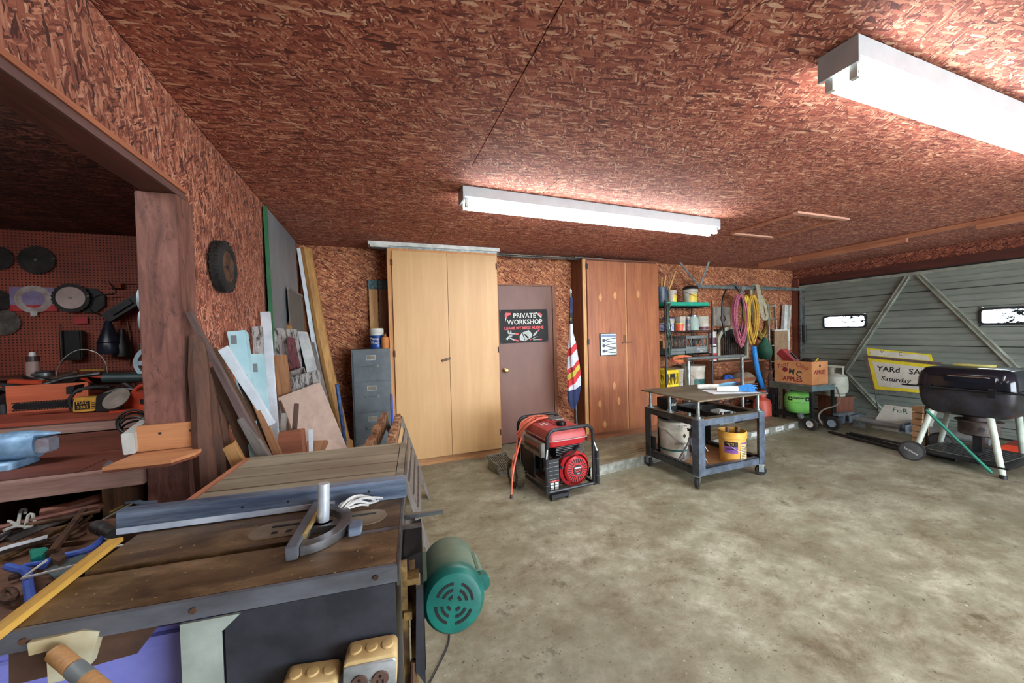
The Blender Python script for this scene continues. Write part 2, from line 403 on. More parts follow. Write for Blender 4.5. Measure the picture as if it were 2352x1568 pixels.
B().bx(XR-.022, XR+.02, GY0-.1, YB-.02, GZ+.01, GZ+.14).o('header_board', WOOD('dark_header', sc(98, 48, 36), sc(60, 28, 22), 'y', 4, knots=sc(34, 16, 12)), wr)
B().bx(XR, XR+.02, GY1, YB, 0, GZ+.14).o('osb_sheet', m_osb_right, wr)
B().bx(XR, XR+.02, YN, GY0, 0, H).o('osb_sheet', m_osb_right, wr)
B().bx(XR+.025, XR+.1, GY1+.01, YB+.1, 0, H+.1).bx(XR+.025, XR+.1, YN, GY0-.01, 0, H+.1).bx(XR+.025, XR+.1, GY0-.01, GY1+.01, GZ+.02, H+.1).o('wall_studs', m_backing, wr)
B().bx(XR-.06, XR-.005, GY1+.015, GY1+.115, 0, GZ+.12).o('door_jamb', WOOD('jamb_wood', sc(128, 70, 52), sc(86, 44, 32), 'z', 5), wr)
# rear wall behind the photographer with an open bay added to let daylight in
wn = shell('wall_rear')
for a, b, z0, z1 in ((XA, 1.6, 0, H), (6.4, XR, 0, H), (1.6, 6.4, 2.15, H)): B().bx(a, b, YN-.12, YN, z0, z1).o('osb_sheet', m_osb_back, wn)
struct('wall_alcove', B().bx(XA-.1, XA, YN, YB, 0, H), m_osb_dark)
# ceiling trim boards near the garage door and the attic hatch
for i, (y0, y1, z0, x0) in enumerate(((-.5, 4.03, 2.395, 5.64), (2.36, 3.7, 2.352, 5.62), (-.5, 1.85, 2.348, 5.62))):
    struct('trim_%d' % (i+2), B().bx(x0, x0+.04, y0, y1, z0, H-.002 if i == 0 else 2.394), m_pine_y, .002)
struct('trim_5', B().bx(5.6, 5.64, 3.6, 4.06, 2.35, 2.437), m_pine_y, .002)
hx0, hx1, hy0, hy1 = 3.52, 4.19, 2.165, 2.885
ht = thing('attic_hatch', 'square attic hatch framed with thin wood strips in the red ceiling', 'hatch', (0, 0, 0))
m_strip = WOOD('hatch_strip', sc(206, 158, 136), sc(172, 122, 102), 'x', 6)
B().bx(hx0+.05, hx1-.05, hy0+.05, hy1-.05, H-.004, H+.001).o('hatch_panel', m_osb_ceil, ht)
B().bx(hx0-.03, hx1+.03, hy0, hy0+.045, H-.018, H-.001).o('trim_strip', m_strip, ht)
B().bx(hx0+.05, hx1, hy1-.045, hy1, H-.018, H-.001).o('trim_strip', m_strip, ht)
B().bx(hx0, hx0+.04, hy0+.047, hy1-.047, H-.018, H-.001).o('trim_strip', m_pine_y, ht)
B().bx(hx1-.04, hx1, hy0+.047, hy1-.047, H-.018, H-.001).o('trim_strip', m_pine_y, ht)
# ------------------------------------------------------------ man door
dr = shell('door_1'); m_doorbr = M('door_brown', sc(112, 72, 56), sc(96, 60, 46), .5, 0, 3, (1, 1, .4), .35, .7, spots=sc(160, 122, 104), spot_scale=40, spot_t=.76)
B().bx(DX0+.02, DX1-.028, YB+.002, YB+.045, .012, DZ-.022).o('door_slab', m_doorbr, dr, .002)
m_dfr = WOOD('door_frame', sc(140, 92, 66), sc(100, 60, 42), 'z', 5)
for x0, x1, z0, z1 in ((DX0-.03, DX0+.017, 0, DZ), (DX1-.025, DX1+.022, 0, DZ), (DX0+.017, DX1-.025, DZ-.02, DZ)):
    B().bx(x0, x1, YB-.012, YB+.06, z0, z1).o('door_frame', m_dfr, dr)
kn = B().lathe([(.004, 0), (.03, 0), (.03, .006), (.012, .010), (.012, .035), (.026, .045), (.03, .06), (.022, .072), (.002, .076)], (DX0+.085, YB-.001, .965), 16, True, Matrix.Rotation(PI/2, 3, 'X')).o('door_knob', M('brass', sc(196, 170, 110), sc(150, 120, 66), .3, .8), dr)
for z in (1.72, 1.05, .3): B().bx(DX1-.032, DX1-.022, YB-.016, YB-.001, z-.045, z+.045).o('hinge', m_rust, dr)
# ------------------------------------------------------------ garage door: nine ribbed courses, windows, cross braces
gd = shell('door_2'); m_gal = M('galv_door', sc(150, 158, 150), sc(122, 130, 122), .5, .35, 5, (1, .3, 1), .35, .7)
m_gal2 = M('galv_brace', sc(172, 178, 166), sc(136, 142, 130), .48, .35, 6)
zc = [.02, .145, .387, .62, .878, 1.124, 1.369, 1.623, 1.869, 2.125]
WIN = [(3.40, 3.995), (1.70, 2.294)]
def course(y0, y1, z0, z1):
    h = z1-z0; b = B(); x = XR-.03
    pr = [(0, 0), (-.016, .006), (-.016, h*.30), (-.006, h*.335), (-.006, h*.365), (-.014, h*.40), (-.014, h*.62), (-.006, h*.655), (-.006, h*.685), (-.016, h*.72), (-.016, h-.008), (0, h-.003)]
    pr2 = [(x+a, z0+q) for a, q in pr]; vs = []; n = len(pr2)
    for y in (y0, y1):
        vs += [(a, y, q) for a, q in pr2]+[(x+.02, y, z1-.003), (x+.02, y, z0)]
    m_ = n+2; fs = [tuple(range(m_)), tuple(range(2*m_-1, m_-1, -1))]+[(i, (i+1) % m_, m_+(i+1) % m_, m_+i) for i in range(m_)]
    return b.add(vs, fs)
for a, b_ in zip(zc, zc[1:]):
    if abs(a-1.369) < .01:
        for y0, y1 in ((GY0, 1.72), (2.274, 3.42), (3.975, GY1-.02)): course(y0, y1, a, b_).o('door_course', m_gal, gd)
        for y0, y1 in WIN: B().bx(XR-.046, XR-.02, y0-.004, y1+.004, a, a+.018).bx(XR-.046, XR-.02, y0-.004, y1+.004, b_-.02, b_).o('door_course', m_gal, gd)
    else: course(GY0, GY1-.02, a, b_).o('door_course', m_gal, gd)
def pane_mat():
    t = NT('mottled_pane'); p = t.pos(); tr = t.n('ShaderNodeBsdfTransparent'); df = t.n('ShaderNodeBsdfTranslucent'); df.inputs[0].default_value = (.9, .93, .95, 1)
    di = t.n('ShaderNodeBsdfDiffuse'); di.inputs[0].default_value = (.02, .025, .02, 1)
    n1 = t.noise(t.mapp(p, (1, 1, 1.2)), 22, 5, .7, .8); n2 = t.noise(p, 5, 2)
    mk = t.math('MULTIPLY', t.ramp(n1, [(.47, (0, 0, 0, 1)), (.53, (1, 1, 1, 1))]), t.ramp(n2, [(.42, (.05, .05, .05, 1)), (.54, (1, 1, 1, 1))]))  # dark noise mottling over parts of the pane
    m1 = t.n('ShaderNodeMixShader'); m1.inputs[0].default_value = .5; t.l(tr.outputs[0], m1.inputs[1]); t.l(df.outputs[0], m1.inputs[2])
    m2 = t.n('ShaderNodeMixShader'); t.l(mk, m2.inputs[0]); t.l(m1.outputs[0], m2.inputs[1]); t.l(di.outputs[0], m2.inputs[2])
    t.l(m2.outputs[0], t.t.nodes['Material Output'].inputs[0]); return t.m
m_pane = pane_mat(); m_gask = M('gasket', sc(44, 50, 52), sc(28, 32, 34), .5)
for y0, y1 in WIN:
    z0, z1 = 1.385, 1.602
    fo = round_poly([(y0, z0), (y1, z0), (y1, z1), (y0, z1)], .05); fi = round_poly([(y0+.028, z0+.028), (y1-.028, z0+.028), (y1-.028, z1-.028), (y0+.028, z1-.028)], .032)
    n = len(fo); vs = []
    for x, pl in ((XR-.058, fo), (XR-.062, fi), (XR-.01, fi), (XR-.01, fo)): vs += [(x, a, c) for a, c in pl]
    fs = [(k*n+i, k*n+(i+1) % n, ((k+1) % 4)*n+(i+1) % n, ((k+1) % 4)*n+i) for k in range(4) for i in range(n)]
    fr = B().add(vs, fs).o('window_frame', m_gask, gd)
    B().bx(XR-.034, XR-.031, y0+.02, y1-.02, z0+.02, z1-.02).o('window_pane', m_pane, fr)
for q0, q1 in (((2.935, 2.10), (3.735, .60)), ((2.825, 2.10), (1.62, .30)), ((3.70, .70), (3.13, .03)), ((3.735-2*.85, .6), (2.4, .03))):
    d = Vector((0, q1[0]-q0[0], q1[1]-q0[1])).normalized()
    br = B(); a = Vector((XR-.056, *q0)); c = Vector((XR-.056, *q1))
    br.plank(a, c, .068, .012, (1, 0, 0)); sd = Vector((0, -d.z, d.y))
    br.plank(a+sd*.02+Vector((-.014, 0, 0)), c+sd*.02+Vector((-.014, 0, 0)), .006, .02, (1, 0, 0)); br.plank(a-sd*.02+Vector((-.014, 0, 0)), c-sd*.02+Vector((-.014, 0, 0)), .006, .02, (1, 0, 0))
    br.o('diagonal_brace', m_gal2, gd)
B().bx(XR-.075, XR-.03, GY0, GY1-.01, 2.105, 2.145).o('top_angle', m_gal2, gd)
B().bx(XR-.028, XR+.018, GY0, GY1+.01, -.01, .03).bx(XR-.03, XR+.018, GY0, GY1+.01, 2.12, GZ+.02).bx(XR-.03, XR+.018, GY1-.03, GY1+.014, -.01, GZ+.02).o('gap_backing', m_gask, gd)  # backing added so no sky light leaks past the door edges
for q in zc[1:-1]: B().bx(XR-.0095, XR-.004, GY0, GY1, q-.02, q+.02).o('joint_backing', m_gask, gd)  # added behind the course joints to block leaking sky light
B().bx(XR-.075, XR-.03, GY1-.03, GY1-.012, 0, 2.10).o('side_angle', m_galv, gd)
# overhead track along the back wall, hung from the ceiling on slotted angle
tr = thing('door_track', 'galvanised horizontal garage door rail hung below ceiling along back wall', 'rail', (0, 0, 0))
B().bx(4.60, XR-.05, 4.27, 4.30, 2.055, 2.10).bx(4.60, XR-.05, 4.255, 4.315, 2.098, 2.104).o('rail', m_galv, tr)
B().bx(XR-.05, XR-.02, 4.27, 4.33, 1.0, 2.104).o('vertical_track', m_galv, tr)
B().plank((4.63, 4.262, 2.09), (4.70, 4.16, 2.438), .035, .004, (0, 1, 0)).o('hanger_strap', m_galv, tr)
B().plank((4.60, 4.268, 2.09), (4.28, 4.30, 2.438), .035, .004, (0, 1, 0)).o('hanger_strap', m_galv, tr)
B().cyl((XR-.12, 4.24, 1.15), (XR-.12, 4.24, 1.45), .03, .03, 10).o('spring_tube', m_blackmetal, tr)
# ------------------------------------------------------------ ceiling lights
def light(x0, y0, label, rz):
    t = thing('fluorescent_light', label, 'ceiling light', (x0, y0, H), rz, 'fluorescent ceiling lights'); L = 2.44; W = .125
    m_h = M('lamp_housing', sc(178, 182, 184), sc(168, 172, 174), .5)
    b = B(); hz = -.07
    pr = [(0, -.001), (0, hz), (.020, hz-.012), (W-.020, hz-.012), (W, hz), (W, -.001)]
    b.add([(x, y, z) for x in (0.012, L-.012) for y, z in pr], [tuple(range(6)), tuple(range(11, 5, -1))]+[(i, (i+1) % 6, 6+(i+1) % 6, 6+i) for i in range(6)])
    b.o('housing', m_h, t)
    for x in (0, L-.012): B().bx(x, x+.012, -.001, W+.001, -.095, -.002).o('end_plate', m_h, t)
    for y in (.025, W-.025):
        for x in (.014, L-.052):
            B().bx(x+.006, x+.026, y-.012, y+.012, -.135, -.082).cyl((x+.012, y, -.118), (x+.036, y, -.118), .014, .011, 10).o('lampholder', m_white, t)
        B().cyl((.052, y, -.113), (L-.052, y, -.113), .019, .019, 14).o('fluorescent_tube', m_tube, t)
    return t
light(.575, 2.452, 'long fluorescent light in mid ceiling with its left end above the tan cabinet', .035)
light(.35, -1.0, 'added fluorescent fill light on the ceiling behind the camera', 0)  # unseen fixture added to brighten the room from behind the camera
light(-3.62, 1.45, 'added unseen fluorescent fill light on the alcove ceiling', 0)  # added out of view to lift the dim alcove
light(1.60, .793, 'fluorescent light cut by the right photo edge, nearest the camera', 0)
# ------------------------------------------------------------ quick builders for loose things
def pxtube(name, label, cat, pts, r, mat, n=8, group=None, sm=0, parent=None, **pl):
    """rod / cord / hose through photo pixels lying on one plane"""
    q = [P(x, y, **pl) for x, y in pts]
    if sm: q = spline(q, sm)
    o = B().tube(q, r, n).o(name, mat, parent); return tag(o, label, cat, group) if parent is None else o
def pxslab(name, label, cat, pts, th, mat, group=None, parent=None, bevel=0, **pl):
    """flat piece whose outline is given in pixels on one plane, with real thickness behind it"""
    q = [P(x, y, **pl) for x, y in pts]; n = len(q)
    d = Vector((th, 0, 0)) if 'x' in pl else Vector((0, th, 0)) if 'y' in pl else Vector((0, 0, -th))
    if 'x' in pl: d = -d if pl['x'] < 3 else d
    b = B().add(q+[v+d for v in q], [tuple(range(n)), tuple(range(2*n-1, n-1, -1))]+[(i, (i+1) % n, n+(i+1) % n, n+i) for i in range(n)])
    o = b.o(name, mat, parent, bevel); return tag(o, label, cat, group) if parent is None else o
def one(b, name, mat, label, cat, group=None, bevel=0): return tag(b.o(name, mat, None, bevel), label, cat, group)
RX = lambda a: Matrix.Rotation(a, 3, 'X')
RY = lambda a: Matrix.Rotation(a, 3, 'Y')
RZ = lambda a: Matrix.Rotation(a, 3, 'Z')
# ------------------------------------------------------------ table saw
def sawtop_mat():
    t = NT('saw_top'); o = t.obj(); a = t.noise(t.mapp(o, (1.2, 3, 1)), 4, 6, .7, .6); b = t.noise(o, 40, 4, .7)
    col = t.ramp(a, [(.34, sc(66, 49, 33)), (.52, sc(100, 77, 50)), (.70, sc(140, 115, 85))])
    s = t.noise(t.mapp(o, (1, 1, 1), (0, 0, 0), (3, 1, 0)), 9, 5, .7); col = t.mix(t.ramp(s, [(.60, (0, 0, 0, 1)), (.70, (.6, .6, .6, 1))]), col, sc(54, 36, 26))
    s3 = t.noise(o, 110, 2, .5); col = t.mix(t.ramp(s3, [(.70, (0, 0, 0, 1)), (.74, (1, 1, 1, 1))]), col, sc(196, 172, 130))
    return t.out(col, t.ramp(a, [(.3, (.32, .32, .32, 1)), (.7, (.5, .5, .5, 1))]), .25, b, .15, .002)
m_sawtop = sawtop_mat()
m_navy = M('saw_panel', sc(60, 62, 70), sc(42, 44, 50), .45, .2, 10, spots=sc(150, 146, 138), spot_scale=70, spot_t=.75)
m_lip = M('saw_lip', sc(118, 122, 130), sc(84, 84, 88), .45, .4, 7, (.4, 1, 1))
m_bluesteel = M('blue_steel', sc(146, 162, 182), sc(74, 86, 106), .38, .35, 6, (.25, 1, 3))
m_green = M('motor_green', sc(16, 108, 95), sc(10, 84, 76), .4, 0, 9)
m_dustgreen = M('motor_dusty', sc(104, 124, 104), sc(62, 104, 90), .6, 0, 7)
m_insert = M('insert_plate', sc(142, 128, 106), sc(110, 96, 78), .45, .4)
SR = -.096; SX, SY = .026, .894
def SL(x, y, z): return Vector((SX+x*math.cos(SR)-y*math.sin(SR), SY+x*math.sin(SR)+y*math.cos(SR), z))
sw = thing('table_saw', 'old table saw with brown cast top, slotted wing and green motor', 'table saw', (SX, SY, 0), SR)
ZT = .9
B().bx(-.70, 0, 0, .156, ZT-.016, ZT).bx(-.70, 0, .176, .372, ZT-.016, ZT).bx(-.70, 0, .156, .176, ZT-.016, ZT-.01).bx(-.70, 0, .02, .05, ZT-.045, ZT-.016).o('saw_table', m_sawtop, sw, .0015)
B().bx(-.705, .002, -.010, 0, ZT-.040, ZT).o('front_lip', m_lip, sw, .001)
for x in (-.66, -.395, -.045): B().cyl((x, -.009, ZT-.02), (x, -.014, ZT-.02), .006, .006, 8).o('bolt_head', m_rust, sw)
B().bx(0, .006, -.008, 1.0, ZT-.05, ZT).o('edge_trim', m_steel, sw)
st = [(-.395+.045+.045*math.cos(a), .25+.045*math.sin(a)) for a in [PI/2+PI*i/10 for i in range(11)]]+[(-.04-.045+.045*math.cos(a), .25+.045*math.sin(a)) for a in [-PI/2+PI*i/10 for i in range(11)]]
ins = B().prism(st, .0022, (0, 0, ZT)).o('insert_plate', m_insert, sw)
B().bx(-.345, -.27, .262, .272, ZT+.0018, ZT+.0032).o('blade_slot', m_black, ins); B().bx(-.17, -.07, .262, .272, ZT+.0018, ZT+.0032).o('blade_slot', m_black, ins)
for x in (-.335, -.30): B().bx(x, x+.014, .226, .237, ZT+.0018, ZT+.0032).o('screw_hole', m_black, ins)
fz = B().bx(-.752, .014, .352, .372, ZT+.001, ZT+.063).bx(-.752, .014, .372, .392, ZT+.055, ZT+.063).bx(-.752, .014, .386, .392, ZT+.001, ZT+.055).o('rip_fence', m_bluesteel, sw, .0015)
B().bx(-.75, -.20, .3490, .3517, ZT+.004, ZT+.02).o('fence_scale', M('scale_tape', sc(196, 204, 214), sc(160, 170, 184), .4), fz)
for x in (-.45, -.33, -.10): B().cyl((x, .3525, ZT+.036), (x, .3505, ZT+.036), .0035, .0035, 8).o('screw_hole', m_black, fz)
m_slat = M('wing_slat', sc(158, 148, 126), sc(124, 112, 94), .5, .0, 8, (.2, 1, 1))
m_wingdk = M('wing_groove', sc(26, 21, 18), sc(18, 15, 13), .9)
B().bx(-.70, -.004, .395, 1.01, ZT-.03, ZT-.012).o('wing_frame', m_wingdk, sw)
ys = [.398, .508, .622, .738, .856, .985]
for a, b in zip(ys, ys[1:]): B().bx(-.675, -.032, a+.005, b-.005, ZT-.012, ZT-.0015).o('wing_slat', m_slat, sw, .001)
B().bx(-.70, -.678, .395, 1.01, ZT-.03, ZT).o('wing_rail', m_pine_y, sw); B().bx(-.029, -.002, .395, 1.01, ZT-.03, ZT).o('wing_rail', m_alu, sw); B().bx(-.677, -.030, .985, 1.01, ZT-.03, ZT).o('wing_rail', m_slat, sw)
B().bx(-.345, -.004, -.006, .006, .28, ZT-.042).o('side_panel', m_navy, sw, .001)
B().bx(-.335, -.012, .01, .36, .30, ZT-.05).o('saw_cabinet', m_navy, sw)
B().prism([(-.418, 0), (-.348, 0), (-.348, ZT-.075), (-.312, ZT-.043), (-.418, ZT-.043)], .006, (0, -.0075, 0), (1, 0, 0), (0, 0, 1)).o('leg', M('pale_leg', sc(176, 186, 176), sc(150, 160, 150), .5, .2, 9), sw)
for x, y in ((-.03, .01), (-.03, .34), (-.40, .34)): B().bx(x-.015, x+.015, y, y+.03, 0, ZT-.05).o('leg', m_rust, sw)
for x in (-.03, -.66): B().bx(x-.015, x+.015, .96, .99, 0, ZT-.03).o('leg', m_oldwood, sw)
# yellowed elevation gear on the open right side
m_gear = M('grimy_gear', sc(142, 116, 66), sc(70, 48, 30), .6, .3, 16)
B().bx(.006, .02, .06, .09, .35, ZT-.05).bx(.024, .04, .10, .13, .42, ZT-.06).bx(.008, .05, .06, .3, .80, .815).bx(.01, .03, .05, .3, .72, .74).o('elevation_gear', m_gear, sw)
B().cyl((.015, .045, .30), (.03, .045, .62), .008, .008, 8).o('push_rod', m_rust, sw); B().cyl((.028, .04, .30), (.028, .04, .45), .006, .006, 8).o('red_rod', M('red_rod', sc(196, 52, 44), None, .5), sw)
B().bx(.052, .060, .06, .36, .575, .80).add([(.0, .10, .84), (.0, .28, .84), (.058, .28, .86), (.058, .10, .86), (.0, .10, .82), (.0, .28, .82), (.058, .28, .80), (.058, .10, .80)], [(0, 1, 2, 3), (7, 6, 5, 4), (0, 3, 7, 4), (1, 5, 6, 2), (0, 4, 5, 1), (3, 2, 6, 7)]).o('motor_bracket', m_blackmetal, sw)
B().prism([(.035, .60), (.058, .56), (.058, .80), (.042, .80)], .02, (0, .055, 0), (1, 0, 0), (0, 0, 1)).o('bracket_plate', m_navy, sw)
B().bx(-.004, .13, .36, .372, ZT-.075, ZT-.062).o('tie_bar', m_steel, sw)
mo = thing('motor', None, None); mo.parent = sw; mo.location = (.1395, .106, .70)
mo.rotation_euler = (-.165, 0, -.012)
R_y = Matrix.Rotation(-PI/2, 3, 'X')
B().lathe([(.001, .012), (.05, .012), (.083, .012), (.084, .25), (.078, .262), (.060, .275), (.03, .28), (.001, .28)], (0, 0, 0), 32, False, R_y).o('motor_shell', m_dustgreen, mo)
cap = B().lathe([(.001, -.004), (.060, -.004), (.074, -.001), (.083, .010), (.0865, .022), (.0865, .045), (.085, .046)], (0, 0, 0), 32, False, R_y).o('end_bell', m_green, mo)
cap['label'] = 'bright green vented end bell'
vent = B()
def arcslot(b, r0, r1, a0, a1):
    n = 8; pts = [(r0*math.cos(a0+(a1-a0)*i/n), r0*math.sin(a0+(a1-a0)*i/n)) for i in range(n+1)]+[(r1*math.cos(a1-(a1-a0)*i/n), r1*math.sin(a1-(a1-a0)*i/n)) for i in range(n+1)]
    b.prism(pts, .0015, (0, -.0042, 0), (1, 0, 0), (0, 0, 1))
for k in range(4):
    a = k*PI/2+.35
    for r0, r1, w_ in ((.046, .053, .55), (.030, .037, .5), (.014, .021, .35)): arcslot(vent, r0, r1, a-w_+.2, a+w_+.2)
vent.o('vent_slots', m_black, mo)
B().loft([[(.078+.018*math.cos(t), y, .012+.03*math.sin(t)) for t in [2*PI*i/14 for i in range(14)]] for y in (.075, .082, .19, .20)]).o('capacitor_cover', m_dustgreen, mo)
B().lathe([(.001, 0), (.024, 0), (.024, .03), (.001, .03)], (.085, .05, .012), 14, False, R_y).o('capacitor_cap', m_green, mo)
B().bx(-.088, -.070, .05, .26, -.045, .045).o('mount_foot', m_green, mo)
# miter gauge standing in the slot
mg = thing('miter_gauge', 'bare metal miter gauge with upright round handle on saw table', 'miter gauge', SL(-.24, .21, ZT), SR)
B().bx(-.02, .30, -.053, -.035, -.006, -.0005).o('guide_bar', m_steel, mg)
n = 14; hd = [(.0, .125), (-.012, .118)]+[(.105*math.cos(a)-.01, .112*math.sin(a)-.01) for a in [PI/2*.95-PI*.93*i/n for i in range(n+1)]]+[(-.014, -.115)]
gh = B()
ring_o = [( .012+.098*math.cos(a), .118*math.sin(a)) for a in [PI/2-PI*i/n for i in range(n+1)]]
ring_i = [( .012+.070*math.cos(a), .085*math.sin(a)) for a in [-PI/2+PI*i/n for i in range(n+1)]]
gh.prism(ring_o+ring_i, .022, (0, 0, .001)).bx(-.005, .085, -.016, .016, .001, .018)
gh.o('protractor_head', m_steel, mg, .001)
B().bx(-.016, .010, -.132, .128, .001, .034).o('face_plate', m_lip, mg, .002)
B().bx(.112, .142, -.062, -.02, .001, .026).o('stop_block', m_bluesteel, mg, .002)
B().cyl((.035, .018, .018), (.038, .022, .122), .0150, .0150, 20).o('handle', M('gauge_handle', sc(206, 212, 218), sc(176, 184, 192), .3, .35), mg)
B().cyl((.035, .018, .001), (.035, .018, .018), .03, .026, 16).o('clamp_washer', m_rust, mg)
B().cyl((.012, -.08, .03), (.012, .10, .03), .007, .007, 8).o('brass_rod', M('brass', sc(196, 170, 110), sc(150, 120, 66), .3, .8), mg)
rg = B(); random.seed(3)
for k in range(9):
    p0 = SL(-.20+random.uniform(0, .03), .285+random.uniform(-.012, .012), ZT+.006); a = random.uniform(-.4, .5)
    p3 = p0+Vector((random.uniform(.05, .13), random.uniform(-.03, .05), random.uniform(0, .02)))
    rg.tube(spline([p0, p0.lerp(p3, .4)+Vector((0, 0, random.uniform(.006, .03))), p0.lerp(p3, .75)+Vector((0, random.uniform(-.01, .01), random.uniform(0, .02))), p3], 4), .0035, 6)
one(rg, 'rag', M('rag', sc(206, 206, 202), sc(150, 150, 146), .9), 'frayed white rag tuft behind the miter gauge handle', 'rag')
# receptacle boxes hung on the saw panel
m_tan = M('tan_bakelite', sc(206, 180, 128), sc(176, 146, 92), .45, 0, 6); m_plate = M('plate_steel', sc(190, 194, 196), sc(150, 154, 156), .3, .6, 12)
m_recep = M('brown_receptacle', sc(92, 70, 60), sc(70, 52, 44), .5)
for xc, zc_, ra, lb in ((-.056, .70, -.03, 'tan double outlet box on saw panel nearest the motor side'), (-.178, .675, -.10, 'tan double outlet box on saw panel, cut by the bottom photo edge')):
    ob = thing('outlet_box', lb, 'outlet box', SL(xc, -.0125, zc_), 0, 'outlet boxes', rot=(0, -ra, SR))
    sec = lambda y, k: [(x*k, y, z*k) for x, z in round_poly([(-.054, -.035), (.054, -.035), (.054, .045), (-.054, .045)], .014)]
    B().loft([sec(0, .97), sec(-.005, 1), sec(-.05, 1), sec(-.054, .97)]).o('box_body', m_tan, ob)
    for x in (-.033, 0, .033): B().lathe([(.013, 0), (.013, .002), (.011, .004), (.001, .0048)], (x, -.027, .0445), 16).o('knockout', m_tan, ob)
    pl = B().loft([[(x*k, y, z*k) for x, z in round_poly([(-.053, -.036), (.053, -.036), (.053, .036), (-.053, .036)], .01)] for y, k in ((-.0545, 1), (-.057, 1), (-.0585, .96))]).o('cover_plate', m_plate, ob)
    for x in (-.021, .021):
        f = B().lathe([(.001, .003), (.0165, .003), (.0175, .0), (.0175, -.002)], (x, -.0592, -.001), 20, False, Matrix.Rotation(PI/2, 3, 'X')).o('receptacle', m_recep, ob)
        B().bx(x-.007, x-.004, -.0635, -.0620, -.009, -.001).bx(x+.004, x+.007, -.0635, -.0620, -.009, -.001).cyl((x, -.0620, .007), (x, -.0635, .007), .003, .003, 8).o('slots', m_black, f)
    B().cyl((0, -.0583, 0), (0, -.0595, 0), .002, .002, 8).o('screw', m_steel, pl)
pxtube('power_cord', 'thin dark power cord trailing from green motor across the floor', 'cord', [(1032, 1455), (1030, 1475), (1018, 1505), (1000, 1540), (985, 1568), (960, 1600), (930, 1640)], .0045, m_black, 6, sm=4, z=.005)
# things jammed under the saw's left lip
m_brownply = M('brown_ply', sc(84, 58, 42), sc(58, 38, 28), .7, 0, 8, spots=sc(170, 150, 126), spot_scale=90, spot_t=.74)
q6 = [P(x, y, y=.975) for x, y in ((20, 1482), (372, 1419), (368, 1432), (315, 1500), (210, 1530), (20, 1575))]
one(B().add(q6+[v+Vector((0, .015, 0)) for v in q6], [(0, 1, 2, 3, 4, 5), (11, 10, 9, 8, 7, 6)]+[(i, (i+1) % 6, 6+(i+1) % 6, 6+i) for i in range(6)]), 'plywood_offcut', m_brownply, 'dark brown plywood offcut with cut corner under the saw lip', 'plywood')
m_tarp = M('periwinkle_plastic', sc(142, 144, 222), sc(120, 122, 204), .5, 0, 5)
tb = thing('plastic_bin', 'tall periwinkle blue plastic bin beneath the table saw', 'bin', SL(-.645, .30, 0), SR)
B().loft([[(x*k, y*k, z) for x, y in round_poly([(-.22, -.17), (.22, -.17), (.22, .17), (-.22, .17)], .04)] for k, z in ((.80, 0), (.97, .70), (1, .70), (1, .73))]).o('bin_body', m_tarp, tb)
B().loft([[(x*k, y*k, z) for x, y in round_poly([(-.23, -.18), (.23, -.18), (.23, .18), (-.23, .18)], .04)] for k, z in ((1, .731), (1, .755), (.93, .756), (.93, .766))]).o('lid', m_tarp, tb)
m_cream = M('cream_plastic', sc(198, 194, 168), sc(170, 150, 104), .55, 0, 7)
ck = thing('clamp_bracket', 'cream coloured bracket wedged under the grey saw lip', 'bracket', (0, 0, 0))
pxslab('upper_plate', None, None, [(62, 1478), (190, 1448), (228, 1450), (205, 1530), (150, 1520), (110, 1495), (66, 1506)], .02, m_cream, parent=ck, y=.935)
pxslab('lower_plate', None, None, [(106, 1500), (125, 1500), (150, 1545), (148, 1562), (110, 1570)], .02, m_cream, parent=ck, y=.925)
hm = thing('taped_hammer', 'wooden hammer shaft bound with grey tape poking below saw lip', 'hammer', (0, 0, 0))
a, b = P(128, 1500, y=.915), P(250, 1600, y=.80); a1, b1 = a.lerp(b, .38), a.lerp(b, .62)
B().tube([a, a.lerp(b, .36)], .0135, 16).o('handle_end', m_pine, hm); B().tube([a1, a1.lerp(b1, .6), b1], .014, 16).o('tape_wrap', M('duct_tape', sc(128, 138, 140), None, .5), hm); B().tube([b1, b], .0135, 16).o('handle_shaft', m_pine, hm)
m_yel = WOOD('yellow_wood', sc(214, 172, 82), sc(176, 128, 46), 'y', 6)
a, b = Vector((-.665, .72, ZT+.006)), Vector((-.668, 1.275, ZT+.006))
one(B().plank(a, b, .03, .010, (0, 0, 1)).plank(a+Vector((.012, 0, .008)), b+Vector((.012, -.05, .008)), .010, .006, (0, 0, 1)), 'wood_strip', m_yel, 'yellow wooden strip lying along the left edge of saw table', 'strip')
# ------------------------------------------------------------ alcove workbench
m_bench = WOOD('bench_plank', sc(128, 66, 46), sc(76, 38, 28), 'x', 5); m_beam = WOOD('bench_beam', sc(178, 146, 132), sc(124, 88, 78), 'x', 7, contrast=1.2, knots=sc(96, 56, 44))
m_redply = WOOD('red_board', sc(164, 78, 52), sc(118, 48, 32), 'x', 5)
wbn = thing('workbench', 'long plank workbench with pale front beam in the dark alcove', 'workbench', (-2.2, 2.3, 0))
yy = [1.93, 2.10, 2.27, 2.45, 2.63, 2.79]
for i, (a, b) in enumerate(zip(yy, yy[1:])):
    z = .930-.002*(i % 2)
    for x0, x1 in (((-3.4, -1.12), (-1.118, -.905)) if i == 0 else ((-3.4, -.905),)):
        B().bx(x0+2.2, x1+2.2, a-2.3+.002, b-2.3-.002, .89, z).o('bench_plank', m_bench, wbn, .002)
B().bx(-1.2, 1.297, -.40, -.372, .858, .930).o('front_beam', m_beam, wbn, .003)
for x in (-1.1, .1, 1.2):
    for y in (-.33, .42): B().bx(x-.045, x+.045, y-.045, y+.045, 0, .889).o('leg', m_oldwood, wbn)
rk = thing('bench_riser', 'red stained riser shelf with pale fascia at the back of workbench', 'shelf', (-2.4, 3.4, 0))
